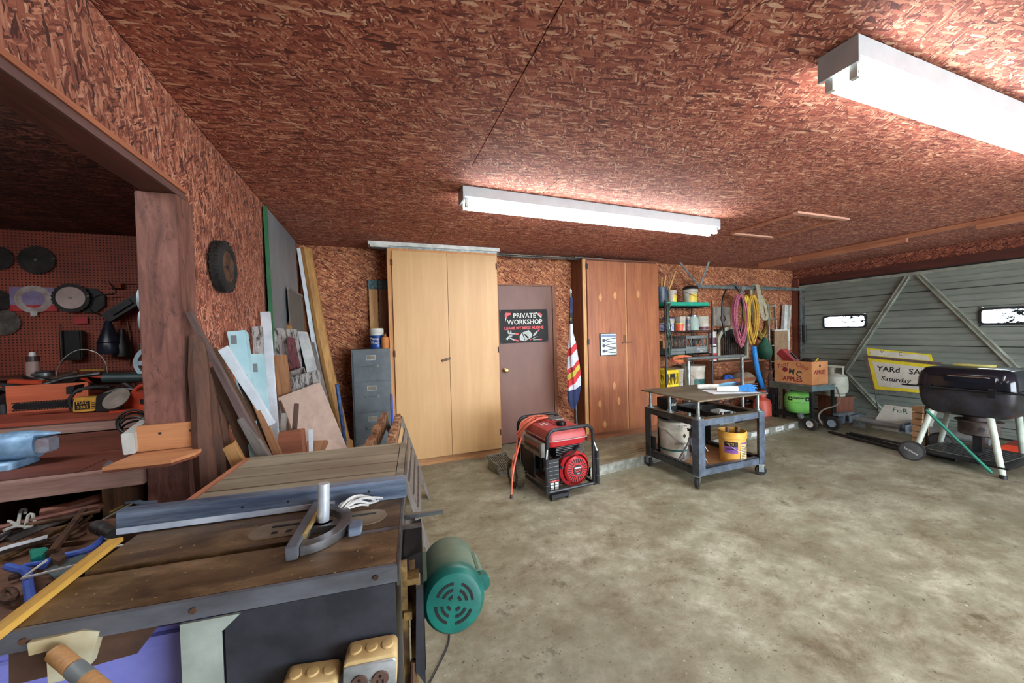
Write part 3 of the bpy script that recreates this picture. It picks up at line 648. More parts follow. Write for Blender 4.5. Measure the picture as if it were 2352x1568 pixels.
B().bx(-1, 1.45, -.60, -.575, .932, .992).o('fascia_board', m_beam, rk, .002)
for a, b in ((-.61, -.30), (-.297, .1), (.104, .5), (.504, 1.04)): B().bx(-1, 1.5, a, b, .993, 1.015).o('shelf_board', m_redply, rk, .001)
for x in (-.9, .3, 1.4): B().bx(x-.03, x+.03, -.5, .9, .03, .993).o('support', m_oldwood, rk)
ply = B().bx(-2.16, -1.78, 3.20, 3.22, 1.016, 1.185); one(ply, 'backing_board', WOOD('orange_board', sc(204, 104, 66), sc(164, 76, 46), 'x', 4), 'orange red board standing behind the chainsaw', 'board')
# lower scrap tray in front of the bench, left of the saw
ts = thing('scrap_tray', 'wooden tray of loose tools between workbench and table saw', 'tray', (-1.2, 1.45, 0))
B().bx(-.6, .32, -.26, .40, .742, .758).o('tray_bottom', m_oldwood_x, ts); B().bx(-.6, .32, -.285, -.26, .74, .80).o('tray_lip', m_redply, ts)
for x in (-.55, .28):
    for y in (-.2, .36): B().bx(x-.03, x+.03, y-.03, y+.03, 0, .741).o('leg', m_oldwood, ts)
zt = .775
m_bluegrip = M('blue_grip', sc(72, 104, 190), sc(52, 78, 160), .4); m_teal = M('teal_plastic', sc(24, 132, 112), None, .35)
pxtube('iron_bar', 'rusty iron bar lying diagonally across the tool tray', 'bar', [(118, 1268), (192, 1172)], .011, m_rust, 6, z=.80)
pxtube('brass_rod', 'long tan rod at the back of the tool tray', 'rod', [(0, 1285), (60, 1255), (185, 1192)], .009, m_gear, 8, z=zt)
pl = thing('pliers', 'blue handled pliers lying in the tool tray', 'pliers', (0, 0, 0))
pxtube('grip', None, None, [(146, 1276), (185, 1268), (215, 1255), (240, 1232)], .010, m_bluegrip, 8, sm=4, parent=pl, z=.785); pxtube('grip', None, None, [(130, 1283), (112, 1288), (98, 1300)], .010, m_bluegrip, 8, sm=3, parent=pl, z=.785)
pxslab('jaw', None, None, [(118, 1262), (140, 1255), (152, 1275), (135, 1290), (116, 1280)], .014, m_rust, parent=pl, z=.795)
pxslab('green_case', 'small teal green plastic case in the tool tray', 'case', [(66, 1260), (108, 1254), (112, 1262), (98, 1276), (72, 1282)], .03, m_teal, bevel=.003, z=.80)
pg = thing('snips', 'blue tin snips with curved handle at left of the tool tray', 'snips', (0, 0, 0))
pxtube('handle', None, None, [(16, 1300), (36, 1306), (60, 1312), (64, 1330), (66, 1350), (72, 1384)], .010, m_bluegrip, 8, sm=4, parent=pg, z=.785); pxtube('handle', None, None, [(36, 1308), (60, 1298), (98, 1292)], .007, m_bluegrip, 8, parent=pg, z=.785)
pxslab('trowel', 'worn grey blade lying in the tool tray beside blue pliers', 'trowel', [(100, 1310), (150, 1285), (190, 1272), (200, 1276), (165, 1305), (128, 1330), (122, 1322)], .004, M('worn_blade', sc(112, 126, 124), sc(74, 84, 84), .5, .4), z=.782)
pxtube('bent_wire', 'white bent wire rod across the tool tray and saw edge', 'wire', [(106, 1287), (50, 1328), (205, 1290), (236, 1258), (284, 1252)], .0035, m_white, 6, z=.80)
so = thing('pipe_socket', 'short steel pipe coupling lying beside the saw fence', 'pipe', (0, 0, 0))
a, b = P(222, 1208, z=.80), P(262, 1226, z=.80); B().cyl(a, a.lerp(b, .45), .021, .021, 14).o('coupling', m_steel, so); B().cyl(a.lerp(b, .45), b, .0185, .0185, 14).o('pipe_stub', m_steel, so)
pxtube('hex_key', 'bent tan rod tucked beneath the pipe coupling', 'rod', [(305, 1155), (230, 1197), (210, 1210), (255, 1245)], .0035, m_alu, 6, z=.79)
pxtube('pipe_ring', 'rusty pipe ring at left edge of tool tray', 'ring', [(6+14+16*math.cos(a), 1366+13*math.sin(a)) for a in [2*PI*i/14 for i in range(15)]], .007, m_rust, 6, z=.78)
for i, (pts, r, lb) in enumerate((([(0, 1215), (110, 1190), (240, 1160)], .016, 'fat copper brown pipe under the bench beam'), ([(95, 1178), (160, 1165), (245, 1140)], .020, 'short rusty pipe at the back under the bench beam'), ([(60, 1205), (150, 1190), (230, 1172)], .007, 'thin rusty rod under the bench beam'))):
    pxtube('scrap_pipe', lb, 'pipe', pts, r, M('copper_pipe', sc(150, 92, 68), sc(96, 56, 44), .5, .4) if i != 2 else m_rust, 10, z=.785+.01*i, group='scrap pipes')
hk = thing('wire_hooks', 'white wire hooks tangled at the left end under the bench beam', 'hook', (0, 0, 0))
for pts in ([(42, 1205), (48, 1172), (58, 1170), (58, 1178)], [(58, 1212), (66, 1182), (76, 1182), (76, 1190)], [(20, 1196), (28, 1200), (40, 1208)], [(8, 1218), (40, 1208), (70, 1210), (80, 1196)]): pxtube('hook', None, None, pts, .005, m_white, 6, sm=3, parent=hk, z=.80)
pxslab('hinge_strap', 'light blue metal strap with holes beside the post foot', 'strap', [(282, 1142), (298, 1139), (330, 1150), (362, 1148), (362, 1153), (325, 1157), (300, 1152), (288, 1155)], .005, m_bluesteel, z=.79)
for i, (pts, r, mt_) in enumerate((([(190, 1170), (300, 1130)], .006, m_rust), ([(250, 1180), (330, 1140)], .008, m_gear), ([(150, 1230), (210, 1185)], .006, m_rust), ([(20, 1330), (100, 1300)], .006, m_rust), ([(110, 1345), (160, 1320)], .007, m_rust))):
    pxtube('scrap_rod', ['dark rod under the bench beam nearest the post', 'tan rod near the post foot under bench beam', 'short dark rod beside the iron bar', 'brown rod crossing the blue snips', 'brown rod beside the yellow strip'][i], 'rod', pts, r, mt_, 6, z=.772, group='loose rods in the tool tray')
random.seed(77); m_scr = (m_rust, m_blackmetal, m_oldwood, m_steel, m_gear)
for k in range(34):
    x, y = random.uniform(-1.65, -.98), random.uniform(1.26, 1.80); z = random.uniform(.768, .79); an = random.uniform(-.2, 1.0); L_ = random.uniform(.04, .12); dd = Vector((math.cos(an), math.sin(an), random.uniform(-.05, .08)))*L_
    if k % 3 == 0: q_ = B().tube([Vector((x, y, z))-dd, Vector((x, y, z+.004)), Vector((x, y, z))+dd], random.uniform(.006, .013), 6)
    elif k % 3 == 1: q_ = B().plank(Vector((x, y, z))-dd, Vector((x, y, z))+dd, random.uniform(.018, .04), .008, (0, 0, 1))
    else: q_ = B().torus((x, y, z+.004), random.uniform(.016, .03), .005, 14, 6, Euler((random.uniform(-.4, .4), random.uniform(-.4, .4), 0)))
    one(q_, ('scrap_rod', 'scrap_strip', 'scrap_ring')[k % 3], m_scr[k % 5], ('short loose metal rod among the scrap in the tool tray', 'loose flat metal strip among the scrap in the tool tray', 'loose metal ring among the scrap in the tool tray')[k % 3], ('rod', 'strip', 'ring')[k % 3], ('short scrap rods in the tray', 'scrap strips in the tray', 'scrap rings in the tray')[k % 3])
# vise
m_vise = M('vise_blue', sc(136, 172, 200), sc(96, 128, 158), .5, .2, 14, spots=sc(70, 66, 66), spot_scale=50, spot_t=.70)
vs = thing('bench_vise', 'light blue cast iron bench vise on workbench', 'vise', (-1.52, 2.15, .93), -.06)
B().loft([[(x, y*k, z) for x, y in round_poly([(-.15, -.07), (.13, -.07), (.13, .07), (-.15, .07)], .03)] for z, k in ((.001, 1), (.022, 1), (.03, .9))]).o('base', m_vise, vs)
B().loft([[(x, .06*math.cos(t)*w_, .085+.055*math.sin(t)) for t in [2*PI*i/16 for i in range(16)]] for x, w_ in ((-.20, .7), (-.19, 1), (.10, 1), (.15, .85), (.17, .6))]).o('body', m_vise, vs)
B().loft([[(x, .03*w_*math.cos(t), .125+.02*w_*math.sin(t)) for t in [2*PI*i/10 for i in range(10)]] for x, w_ in ((.08, 1), (.14, 1), (.24, .15))]).o('anvil_horn', m_vise, vs)
B().bx(.17, .215, -.03, .03, .05, .11).o('slide_bar', M('vise_slide', sc(164, 176, 190), sc(140, 108, 104), .4, .4), vs, .006)
B().cyl((-.13, -.078, .045), (-.01, -.082, .04), .008, .008, 10).ball((-.13, -.078, .045), .014).ball((-.01, -.082, .04), .014).o('handle', m_steel, vs)
B().bx(-.18, .0, -.055, .055, .142, .158).o('jaw', m_vise, vs, .004)
for i in range(7): B().cyl((-.10+i*.028, -.0605, .098), (-.10+i*.028, -.064, .098), .008, .008, 8).o('cast_letter', m_vise, vs)
# corner bracket nailed to the post and white tube lying on it
cb = thing('corner_bracket', 'plywood corner shelf nailed to the post front', 'shelf', (0, 0, 0))
m_ply = WOOD('new_ply', sc(198, 138, 92), sc(164, 104, 66), 'x', 4)
B().bx(-.915, -.69, 1.893, 1.913, .992, 1.095).o('back_board', m_ply, cb, .001)
q = [(-.93, 1.72), (-.735, 1.72), (-.69, 1.80), (-.69, 1.913), (-.915, 1.913)]
B().prism(q, .012, (0, 0, .978)).o('shelf_board', m_ply, cb); B().prism(q, .008, (0, 0, .969)).o('shelf_ply', WOOD('ply_edge', sc(128, 70, 44), sc(92, 48, 30), 'x', 4), cb)
for x in (-.84, -.74): B().cyl((x, 1.893, 1.06), (x, 1.889, 1.06), .005, .005, 8).o('screw', m_steel, cb)
wt = thing('white_tube', 'white rectangular plastic tube lying back beside the post', 'tube', (0, 0, 0))
B().plank((-.926, 1.86, 1.035), (-1.0, 2.34, 1.09), .085, .036, (1, 0, 0)).o('tube_body', m_white, wt, .003)
B().plank((-1.0, 2.342, 1.09), (-1.009, 2.40, 1.098), .09, .042, (1, 0, 0)).o('tube_collar', m_white, wt, .003)
text('lettering', 'ELJ', .03, m_black, wt, (-.957, 2.05, 1.1), (.11, 0, 1.6))
one(B().prism([(-.02, 0), (0, -.02), (.02, 0), (0, .02)], .002, P(252, 1068, y=1.885), (1, 0, 0), (0, 0, 1)), 'reflector', M('reflector', sc(190, 214, 226), None, .15, .6), 'small silver diamond reflector on the bench front beam', 'reflector')
# chainsaw
cs = thing('chainsaw', 'yellow and black chainsaw with bar pointing left on riser', 'chainsaw', (-1.645, 3.0, 1.016), 0); cs.scale = (.8, .8, .8)
m_cy = M('saw_yellow', sc(206, 160, 66), sc(172, 126, 44), .45)
B().prism([(-.44, .055), (-.455, .075), (-.44, .098), (-.10, .098), (-.10, .05)], .012, (0, .02, 0), (1, 0, 0), (0, 0, 1)).o('guide_bar', m_blackmetal, cs)
ch = B()
for i in range(24): ch.box((-.45+i*.0148, .014, .102), (.009, .014, .010)); ch.box((-.45+i*.0148, .014, .047), (.009, .014, .010))
tag(ch.o('chain', m_rust, cs), kind='stuff')
B().prism(round_poly([(-.10, .012), (.03, .012), (.05, .11), (-.09, .12)], .02), .12, (0, .08, 0), (1, 0, 0), (0, 0, 1)).o('engine_housing', m_cy, cs)
B().prism(round_poly([(.03, .005), (.20, .005), (.20, .10), (.12, .15), (.04, .13)], .02), .13, (0, .085, 0), (1, 0, 0), (0, 0, 1)).o('starter_housing', m_black, cs)
B().tube(spline([(-.11, -.02, .02), (-.12, -.03, .10), (-.08, -.02, .17), (.0, .02, .19), (.06, .06, .18)], 5), .013, 8).o('front_handle', m_black, cs)
B().tube(spline([(.05, .03, .13), (.15, .03, .16), (.27, .03, .13), (.30, .03, .05), (.2, .03, .02)], 5), .014, 8).o('rear_handle', m_black, cs)
B().prism([(-.13, .15), (-.10, .15), (-.08, .215), (-.13, .205)], .10, (0, .06, 0), (1, 0, 0), (0, 0, 1)).o('hand_guard', m_black, cs)
B().bx(-.085, .0, -.043, -.0405, .03, .09).o('label_panel', m_black, cs)
text('lettering', 'MAC\n3200', .032, m_cy, cs, (-.042, -.0436, .062))
for i in range(4): B().bx(.008, .032, -.043, -.0405, .03+i*.014, .037+i*.014).o('vent', m_black, cs)
# other bench-top clutter
m_or = M('tool_orange', sc(200, 74, 40), sc(160, 52, 28), .45); m_tealdk = M('dark_teal', sc(44, 62, 62), None, .5)
og = thing('orange_power_tool', 'orange red power tool housing lying next to the chainsaw', 'power tool', (-1.37, 2.95, 1.016), -.25); og.scale = (.8, .8, .8)
B().prism(round_poly([(-.12, .02), (.12, .0), (.16, .10), (.02, .13), (-.06, .15), (-.14, .10)], .02), .10, (0, .05, 0), (1, 0, 0), (0, 0, 1)).o('housing', m_or, og, .004)
B().tube(spline([(-.10, 0, .12), (-.04, 0, .18), (.04, 0, .175), (.10, 0, .10)], 4), .016, 8).o('handle', m_or, og)
B().bx(.0, .07, -.056, -.051, .05, .085).o('vent_panel', m_black, og)
B().lathe([(.001, 0), (.085, 0), (.085, .006), (.03, .012), (.001, .012)], (-.13, -.09, .10), 24, False, RX(.9)).o('guard_disc', M('grey_guard', sc(136, 124, 112), sc(108, 96, 86), .6), og)
B().bx(-.16, .13, -.12, .06, .001, .02).o('base_plate', m_or, og)
tr_ = thing('trimmer_head', 'black coiled cable and knob in front of orange tool', 'cable', P(305, 992, z=.932), 0)
for i in range(4): B().torus((0, 0, .03+.01*i), .045+.006*i, .006, 20, 6, Euler((.6+.25*i, .3*i, 0))).o('coil', m_black, tr_)
pxtube('silver_pole', 'long silver trimmer pole lying across the riser shelf', 'pole', [(100, 884), (150, 868), (232, 857)], .014, m_steel, 10, y=3.35)
pxtube('black_pipe', 'dark teal pipe lying towards the post behind orange tool', 'pipe', [(240, 868), (365, 866)], .035, m_tealdk, 12, y=3.3)
pxtube('wire_loop', 'thin grey wire loop standing on the riser shelf', 'wire', [(128, 872), (134, 842), (150, 820), (175, 805), (200, 803), (225, 812), (242, 832), (247, 858)], .003, m_alu, 6, sm=4, y=3.5)
pxtube('yellow_stick', 'thin yellow stick near the bottom of pegboard', 'stick', [(185, 850), (240, 849)], .008, m_yel, 6, y=4.40)
pxtube('copper_wire', 'copper tubes hanging on pegboard beside the black funnel', 'tube', [(292, 738), (300, 780), (297, 838)], .012, M('copper_pipe', sc(150, 92, 68)), 8, y=4.468)
hh = thing('hand_tool_heap', 'heap of dark hand tools at left on the riser', 'tools', (-2.35, 3.3, 1.016))
random.seed(11)
for k in range(34):
    a = random.uniform(0, 6.3); x = random.uniform(-.45, .55); y = random.uniform(.02, .5); z = random.uniform(.08, .16); L = random.uniform(.08, .18)
    d = Vector((math.cos(a), math.sin(a)*.6, random.uniform(-.3, .5)))*L
    B().tube([Vector((x, y, z))-d, Vector((x, y, z+.02))+d], random.uniform(.008, .022), 7).o('tool', random.choice((m_black, m_blackmetal, m_rust, m_steel, m_or)), hh)
B().loft([[(x*k, y*k, z) for x, y in round_poly([(-.2, -.12), (.2, -.12), (.2, .12), (-.2, .12)], .05)] for k, z in ((1, 0), (1, .06), (.7, .09), (.3, .10))]).o('leather_pad', m_black, hh)
bt = thing('spray_can', 'brown and white labelled can on the riser below pegboard', 'can', P(78, 880, y=3.75), 0)
B().cyl((0, 0, 0), (0, 0, .20), .034, .034, 16).o('can_body', M('dark_can', sc(70, 48, 44), None, .4), bt); B().lathe([(.0345, .05), (.0345, .16)], (0, 0, 0), 16, False).o('paper_label', M('paper_label', sc(168, 140, 132), None, .6), bt); B().cyl((0, 0, .20), (0, 0, .23), .02, .016, 12).o('cap', m_white, bt)
bt2 = thing('grease_tin', 'small grey round tin beside the labelled can', 'tin', P(105, 885, y=3.7), 0)
B().cyl((0, 0, 0), (0, 0, .10), .045, .045, 16).o('tin_body', m_galv, bt2); B().torus((0, 0, .10), .044, .005, 18, 6).o('rim', m_steel, bt2)
# pegboard wall
wlg = thing('wall_ledge', 'dark wooden ledge along the foot of pegboard', 'shelf', (-2.2, 4.36, 0)); B().bx(-1.2, 1.3, -.11, .115, 1.155, 1.176).o('ledge_board', m_bench, wlg); B().bx(-1.1, -1.05, -.05, .115, 1.0, 1.154).bx(1.0, 1.05, -.05, .115, 1.0, 1.154).o('ledge_bracket', m_oldwood, wlg)
YP = 4.455
def disc(name, label, cx, cy, r, mat, th=.006, teeth=0, y=YP, centre=None, group=None):
    c = P(cx, cy, y=y); t = thing(name, label, 'saw blade', c, 0, group)
    n = teeth*2 if teeth else 40; pts = [((r if (i % 2 or not teeth) else r*.93)*math.cos(2*PI*i/n), (r if (i % 2 or not teeth) else r*.93)*math.sin(2*PI*i/n)) for i in range(n)]
    B().prism(pts, th, (0, th/2, 0), (1, 0, 0), (0, 0, 1)).o('blade', mat, t)
    if centre:
        B().lathe([(.001, .0), (r*.74, .0), (r*.74, -.002)], (0, -th/2-.001, 0), 40, False, RX(-PI/2)).o('polished_face', centre, t)
    B().cyl((0, -th/2-.0005, 0), (0, -th/2-.012, 0), .010, .010, 12).o('hub_peg', m_steel, t); return t
m_dkblade = M('dark_blade', sc(62, 58, 56), sc(38, 34, 32), .5, .5, 8, spots=sc(130, 120, 110), spot_scale=14, spot_t=.72)
disc('saw_blade', 'plain dark saw blade hung alone high on pegboard', 84, 597, .124, m_dkblade, teeth=60)
disc('saw_blade', 'dark saw blade cut by the left photo edge', -4, 593, .10, m_dkblade, teeth=50)
disc('saw_blade', 'dark round blade low at left edge of pegboard', -6, 690, .09, m_dkblade)
disc('saw_blade', 'dull grey toothed blade at lower left of pegboard', 6, 740, .115, M('dull_blade', sc(120, 114, 104), sc(74, 68, 62), .5, .5), teeth=20)
oct_ = thing('blade_guard', 'black octagonal blade guard behind the bright saw blade', 'guard', P(206, 690, y=YP), 0)
B().prism([(.118*math.cos(a), .118*math.sin(a)) for a in [PI/8+PI/4*i for i in range(8)]], .02, (0, .01, 0), (1, 0, 0), (0, 0, 1)).o('guard_plate', m_black, oct_, .003)
disc('saw_blade', 'bright toothed circular saw blade at pegboard centre', 163, 684, .132, m_dkblade, .008, 24, 4.415, M('bright_blade', sc(204, 186, 178), sc(168, 150, 144), .32, .35, 3))
cd = thing('packaged_blade', 'saw blade in blue and red square packaging on pegboard', 'package', P(78, 687, y=YP), 0)
B().bx(-.148, .148, -.004, .008, -.105, .105).o('card', M('card_blue', sc(150, 138, 164), sc(120, 104, 140), .35), cd); B().bx(-.148, .148, -.0055, -.0042, -.105, -.05).o('red_band', M('card_red', sc(190, 62, 66), None, .35), cd)
B().lathe([(.075, 0), (.12, 0), (.12, -.012), (.09, -.02), (.075, -.012)], (0, -.006, 0), 36, False, RX(PI/2)).o('chrome_ring', M('ring_silver', sc(208, 204, 200), sc(170, 150, 140), .25, .3), cd); B().lathe([(.001, -.012), (.075, -.006), (.09, 0)], (0, -.006, 0), 32, False, RX(PI/2)).o('blade_disc', M('iris_blade', sc(176, 188, 176), sc(150, 122, 96), .2, .6, 5), cd)
B().bx(-.02, .02, -.012, -.004, -.15, -.106).o('price_tag', m_white, cd)
cg = thing('caulk_gun', 'black caulking gun with silver rod hung on pegboard', 'caulk gun', P(157, 785, y=4.40), 0)
B().bx(-.045, .10, -.03, .04, -.16, .10).o('holster', m_black, cg, .01); B().cyl((-.02, -.045, -.19), (-.02, -.045, .16), .008, .008, 10).o('rod', m_chrome, cg); B().bx(-.03, -.01, -.05, -.03, -.165, .1).o('barrel', m_blackmetal, cg)
fn = thing('funnel', 'dark blue black long funnel hanging upside down on pegboard', 'funnel', P(252, 812, y=4.36), 0)
B().lathe([(.001, .001), (.075, .0), (.080, .008), (.076, .10), (.012, .32), (.006, .33)], (0, 0, 0), 24, False).o('cone', M('blueblack', sc(40, 50, 66), sc(26, 32, 44), .3), fn); B().torus((0, 0, .10), .077, .004, 24, 6).o('rim_bead', m_black, fn)
fn2 = thing('oil_can', 'wide black funnel behind the long dark funnel', 'funnel', P(283, 818, y=4.40), 0)
B().lathe([(.001, 0), (.06, 0), (.06, .10), (.02, .19), (.018, .25)], (0, 0, 0), 20, False).o('cone', m_black, fn2)
bd = thing('belt_sander', 'black power tool hanging tilted beside the post', 'power tool', P(290, 705, y=4.36), 0, rot=(0, .9, 0))
B().prism(round_poly([(-.045, -.17), (.045, -.17), (.05, .14), (.02, .19), (-.04, .17)], .03), .08, (0, .04, 0), (1, 0, 0), (0, 0, 1)).o('body', m_black, bd, .006); B().bx(-.02, .02, -.06, -.041, -.1, .08).o('handle', m_blackmetal, bd); B().cyl((0, -.0, .19), (0, 0, .25), .018, .012, 10).o('nose', m_steel, bd)
B().tube(spline([(-.03, 0, -.17), (-.12, -.02, -.2), (-.2, 0, -.1), (-.15, .02, .02), (-.24, 0, .05)], 5), .006, 6).o('cable', m_black, bd)
for i, (cx, cy, r, lb) in enumerate(((333, 690, .07, 'white grinding disc edge-on behind the post, upper one'), (338, 738, .075, 'white grinding disc edge-on behind the post, lower one'), (350, 745, .075, 'white grinding disc tucked closest behind the post'))):
    t = thing('grinding_disc', lb, 'disc', P(cx, cy, x=-1.03 if i < 2 else -.99), 0, 'discs hung on the back of the post')
    B().cyl((0, 0, 0), (.02, 0, 0), r, r, 28).o('disc', M('pale_disc', sc(178, 198, 208), sc(140, 150, 156), .4), t); B().cyl((-.003, 0, 0), (.023, 0, 0), .02, .02, 12).o('hub', m_steel, t); B().cyl((.02, 0, 0), (-.889-t.location.x, 0, 0), .005, .005, 6).o('wall_peg', m_steel, t)
pxtube('yellow_wire', 'yellow wires dangling between discs behind the post', 'wire', [(352, 665), (349, 690), (342, 710), (350, 735)], .005, M('wire_yellow', sc(190, 150, 60), None, .5), 6, sm=4, x=-1.0)
pl_ = thing('spoked_wheel', 'pale blue wheel with round holes leaning behind the post', 'wheel', P(362, 832, y=3.3), 0)
wh = B(); n = 36
B().lathe([(.10, .0), (.125, .0), (.125, .02), (.10, .02), (.10, 0)], (0, 0, 0), 32, False, RX(PI/2)).o('rim', M('pale_blue', sc(172, 200, 212), None, .5), pl_)
for i in range(6):
    a = i*PI/3; B().box((.05*math.cos(a), -.01, .05*math.sin(a)), (.115, .014, .032), Euler((0, -a, 0))).o('spoke', M('pale_blue', sc(172, 200, 212)), pl_)
B().cyl((0, .0, 0), (0, -.024, 0), .03, .03, 16).o('hub', M('pale_blue', sc(172, 200, 212)), pl_)
pk = thing('hardware_packet', 'carded hardware packets low on pegboard next to the post', 'packet', P(338, 802, y=4.474), 0)
for i in range(3): B().bx(-.05+.035*i, -.02+.035*i, -.012*i, .004-.012*i, -.06, .06).o('card', M('card_%d' % i, (sc(150, 150, 130), sc(96, 110, 100), sc(160, 120, 110))[i], None, .5), pk)
pr = thing('air_gun', 'small steel pliers hanging from the beam high beside the post', 'pliers', P(331, 545, y=2.0), 0)
B().tube([(-.01, 0, .045), (.0, 0, .01), (.003, 0, -.025)], .014, 8, rs=[.002, .009, .008]).o('jaw', m_steel, pr); B().tube([(.012, .005, .03), (.0, .0, .0), (-.012, 0, -.04)], .005, 8).o('handle', m_bluesteel, pr)
bl = thing('shelf_strip', 'thin wooden strip and box mounted on pegboard right of blades', 'shelf', P(285, 650, y=4.46), 0)
B().bx(-.14, .14, -.02, .015, -.006, .004).o('strip', m_redply, bl); B().bx(-.10, .0, -.05, .015, -.05, -.008).o('box', m_redply, bl)
rdp = thing('red_packet', 'small red packet hung below bright saw blade', 'packet', P(186, 735, y=4.45), 0)
B().bx(-.045, .045, -.004, .004, -.03, .03).o('card', M('card_red', sc(190, 62, 66)), rdp)
# tyre hung on the OSB wall
ty = thing('small_tire', 'small black trailer tyre with rusty hub hung on the left wall', 'tyre', (XL+.001, 2.30, 1.812), 0); ty.scale = (.75, 1, 1)
RYm = RY(PI/2)
B().lathe([(.085, .004), (.115, .006), (.127, .018), (.128, .035), (.126, .055), (.113, .072), (.088, .074), (.08, .06), (.08, .015), (.085, .004)], (0, 0, 0), 36, False, RYm).o('tread', m_rubber, ty)
tl = B()
for i in range(40):
    a = 2*PI*i/40
    for xx in (.02, .05): tl.box((xx+(.006 if i % 2 else 0), .1275*math.cos(a), .1275*math.sin(a)), (.018, .010, .011), Euler((a, 0, 0)))
tag(tl.o('tread_blocks', m_rubber, ty), kind='stuff')
B().torus((.07, 0, 0), .102, .007, 32, 6, Euler((0, PI/2, 0))).o('sidewall_bead', m_rubber, ty)
B().lathe([(.001, .05), (.02, .05), (.03, .058), (.07, .056), (.081, .066)], (0, 0, 0), 28, False, RYm).o('hub', m_rust, ty); B().cyl((.05, 0, 0), (.075, 0, 0), .006, .006, 8).o('hanging_nail', m_steel, ty)
# ------------------------------------------------------------ lumber leaning in the corner
def pxboard(name, label, tl, tr, br, bl, th, mat, yt=None, yl=None, floor=True, cat='board', group='lumber leaning on the left wall', zend=0.0, marg=.03):
    yt = (P(*tl, x=-.75).y-marg) if yt is None else yt; yl = yt-.06 if yl is None else yl
    A, Bq, Cq, D = P(*tl, y=yt), P(*tr, y=yt), P(*br, y=yl), P(*bl, y=yl)
    if floor:
        ext = lambda a, b: a+(b-a)*((a.z-zend)/max(a.z-b.z, .05))
        D, Cq = ext(A, D), ext(Bq, Cq); z = (D.z+Cq.z)/2
    n = (Bq-A).cross(D-A).normalized(); n = n if n.y > 0 else -n
    # local frame with z along the board so that grain follows it
    o = (D+Cq)/2; az = ((A+Bq)/2-o).normalized(); ax = (Bq-A); ax = (ax-az*ax.dot(az)).normalized(); ay = az.cross(ax)
    R = Matrix((ax, ay, az)); loc = [R @ (v-o) for v in (A, Bq, Cq, D, A+n*th, Bq+n*th, Cq+n*th, D+n*th)]
    ob = B().add(loc, [(0, 1, 2, 3), (7, 6, 5, 4), (0, 4, 5, 1), (1, 5, 6, 2), (2, 6, 7, 3), (3, 7, 4, 0)]).o(name, mat, None, min(.002, th/4))
    ob.location = o; ob.rotation_euler = R.transposed().to_euler()
    return tag(ob, label, cat, group)
m_foam = M('blue_foam', sc(176, 206, 210), sc(150, 190, 198), .7, 0, 5); m_whitebd = M('white_board', sc(212, 220, 226), sc(190, 198, 204), .55)
def peel(name, c1, c2, c3):
    t = NT(name); v = t.mapp(t.obj(), (14, 14, 3)); a = t.noise(v, 3, 6, .75, .5); b = t.noise(t.mapp(t.obj(), (6, 6, 2)), 2, 3)
    col = t.ramp(a, [(.42, c1), (.5, c2), (.6, c2), (.66, c3)]); return t.out(col, .85, 0, a, .5, .005)
m_peel = peel('peeling_paint', sc(58, 52, 50), sc(150, 146, 142), sc(206, 204, 200)); m_peelred = peel('peeling_maroon', sc(58, 34, 36), sc(98, 52, 56), sc(140, 112, 112))
m_greywood = WOOD('grey_wood', sc(138, 130, 122), sc(76, 70, 66), 'z', 9, contrast=1.3); m_brown = WOOD('brown_plank', sc(172, 124, 84), sc(120, 78, 48), 'z', 5)
m_darkrail = WOOD('dark_rail', sc(112, 92, 88), sc(70, 54, 52), 'z', 5); m_bark = WOOD('bark', sc(110, 66, 42), sc(44, 30, 24), 'z', 7, contrast=1.5, bump=.6)
m_sheet = M('grey_sheet', sc(136, 142, 148), sc(98, 104, 106), .5, .3, 2.2, (1, 1, .6), .35, .7); m_edge = M('green_edge', sc(44, 108, 70), None, .5)
gs = thing('metal_sheet', 'tall grey metal sheet with green edge leaning on left wall', 'metal sheet', (0, 0, 0))
B().plank((-.70, 3.66, 0), (-.738, 3.66, 2.405), 1.02, .010, (1, 0, 0)).o('sheet', m_sheet, gs)
B().plank((-.700, 3.135, 0), (-.738, 3.142, 2.405), .016, .024, (1, 0, 0)).o('green_edge', m_edge, gs)
pb = thing('picture_panel', 'dark brown panel with pale border before the metal sheet', 'panel', (0, 0, 0))
B().plank((-.655, 3.9, 0), (-.70, 3.9, 1.86), .62, .008, (1, 0, 0)).o('panel', WOOD('dkpanel', sc(104, 100, 94), sc(80, 76, 70), 'z', 4), pb); B().plank((-.6965, 3.9, 1.852), (-.6975, 3.9, 1.875), .63, .016, (1, 0, 0)).o('border', m_greywood, pb)
lt = one(B().tube([P(702, 572, y=4.40), P(735, 760, y=4.30), P(760, 880, y=4.22), P(790, 1010, y=4.12)]+[P(797, 1062, y=4.06)], .058, 10), 'landscape_timber', WOOD('timber', sc(196, 150, 84), sc(142, 100, 56), 'z', 5), 'thick round-edged timber leaning in the back corner', 'timber')
pxboard('white_board', 'narrow white board leaning tall in the back corner', (681, 569), (690, 569), (722, 760), (711, 760), .02, m_whitebd, 4.36, 4.28)
pxboard('pine_board', 'narrow reddish board behind the narrow white one in corner', (688, 600), (694, 630), (708, 770), (697, 770), .02, m_brown, 4.40, 4.36)
pxboard('foam_board', 'larger pale blue foam board leaning on the left wall', (520, 761), (563, 757), (580, 895), (545, 895), .05, m_foam, yl=2.22, cat='foam board')
pxboard('foam_board', 'smaller pale blue foam board beside the tall white board', (575, 812), (604, 811), (618, 960), (585, 930), .05, m_foam, yl=2.48, cat='foam board')
for n_, (x0, y0, x1, y1), yv, lb in (('tape_patch', (529, 770, 543, 790), 2.20, 'grey tape square on the larger foam board'), ('tape_patch', (580, 835, 591, 854), 2.49, 'grey tape square on the smaller foam board')):
    pxslab(n_, lb, 'tape', [(x0, y0), (x1, y0), (x1+1, y1), (x0+1, y1)], .002, M('duct_tape', sc(128, 138, 140)), y=yv)
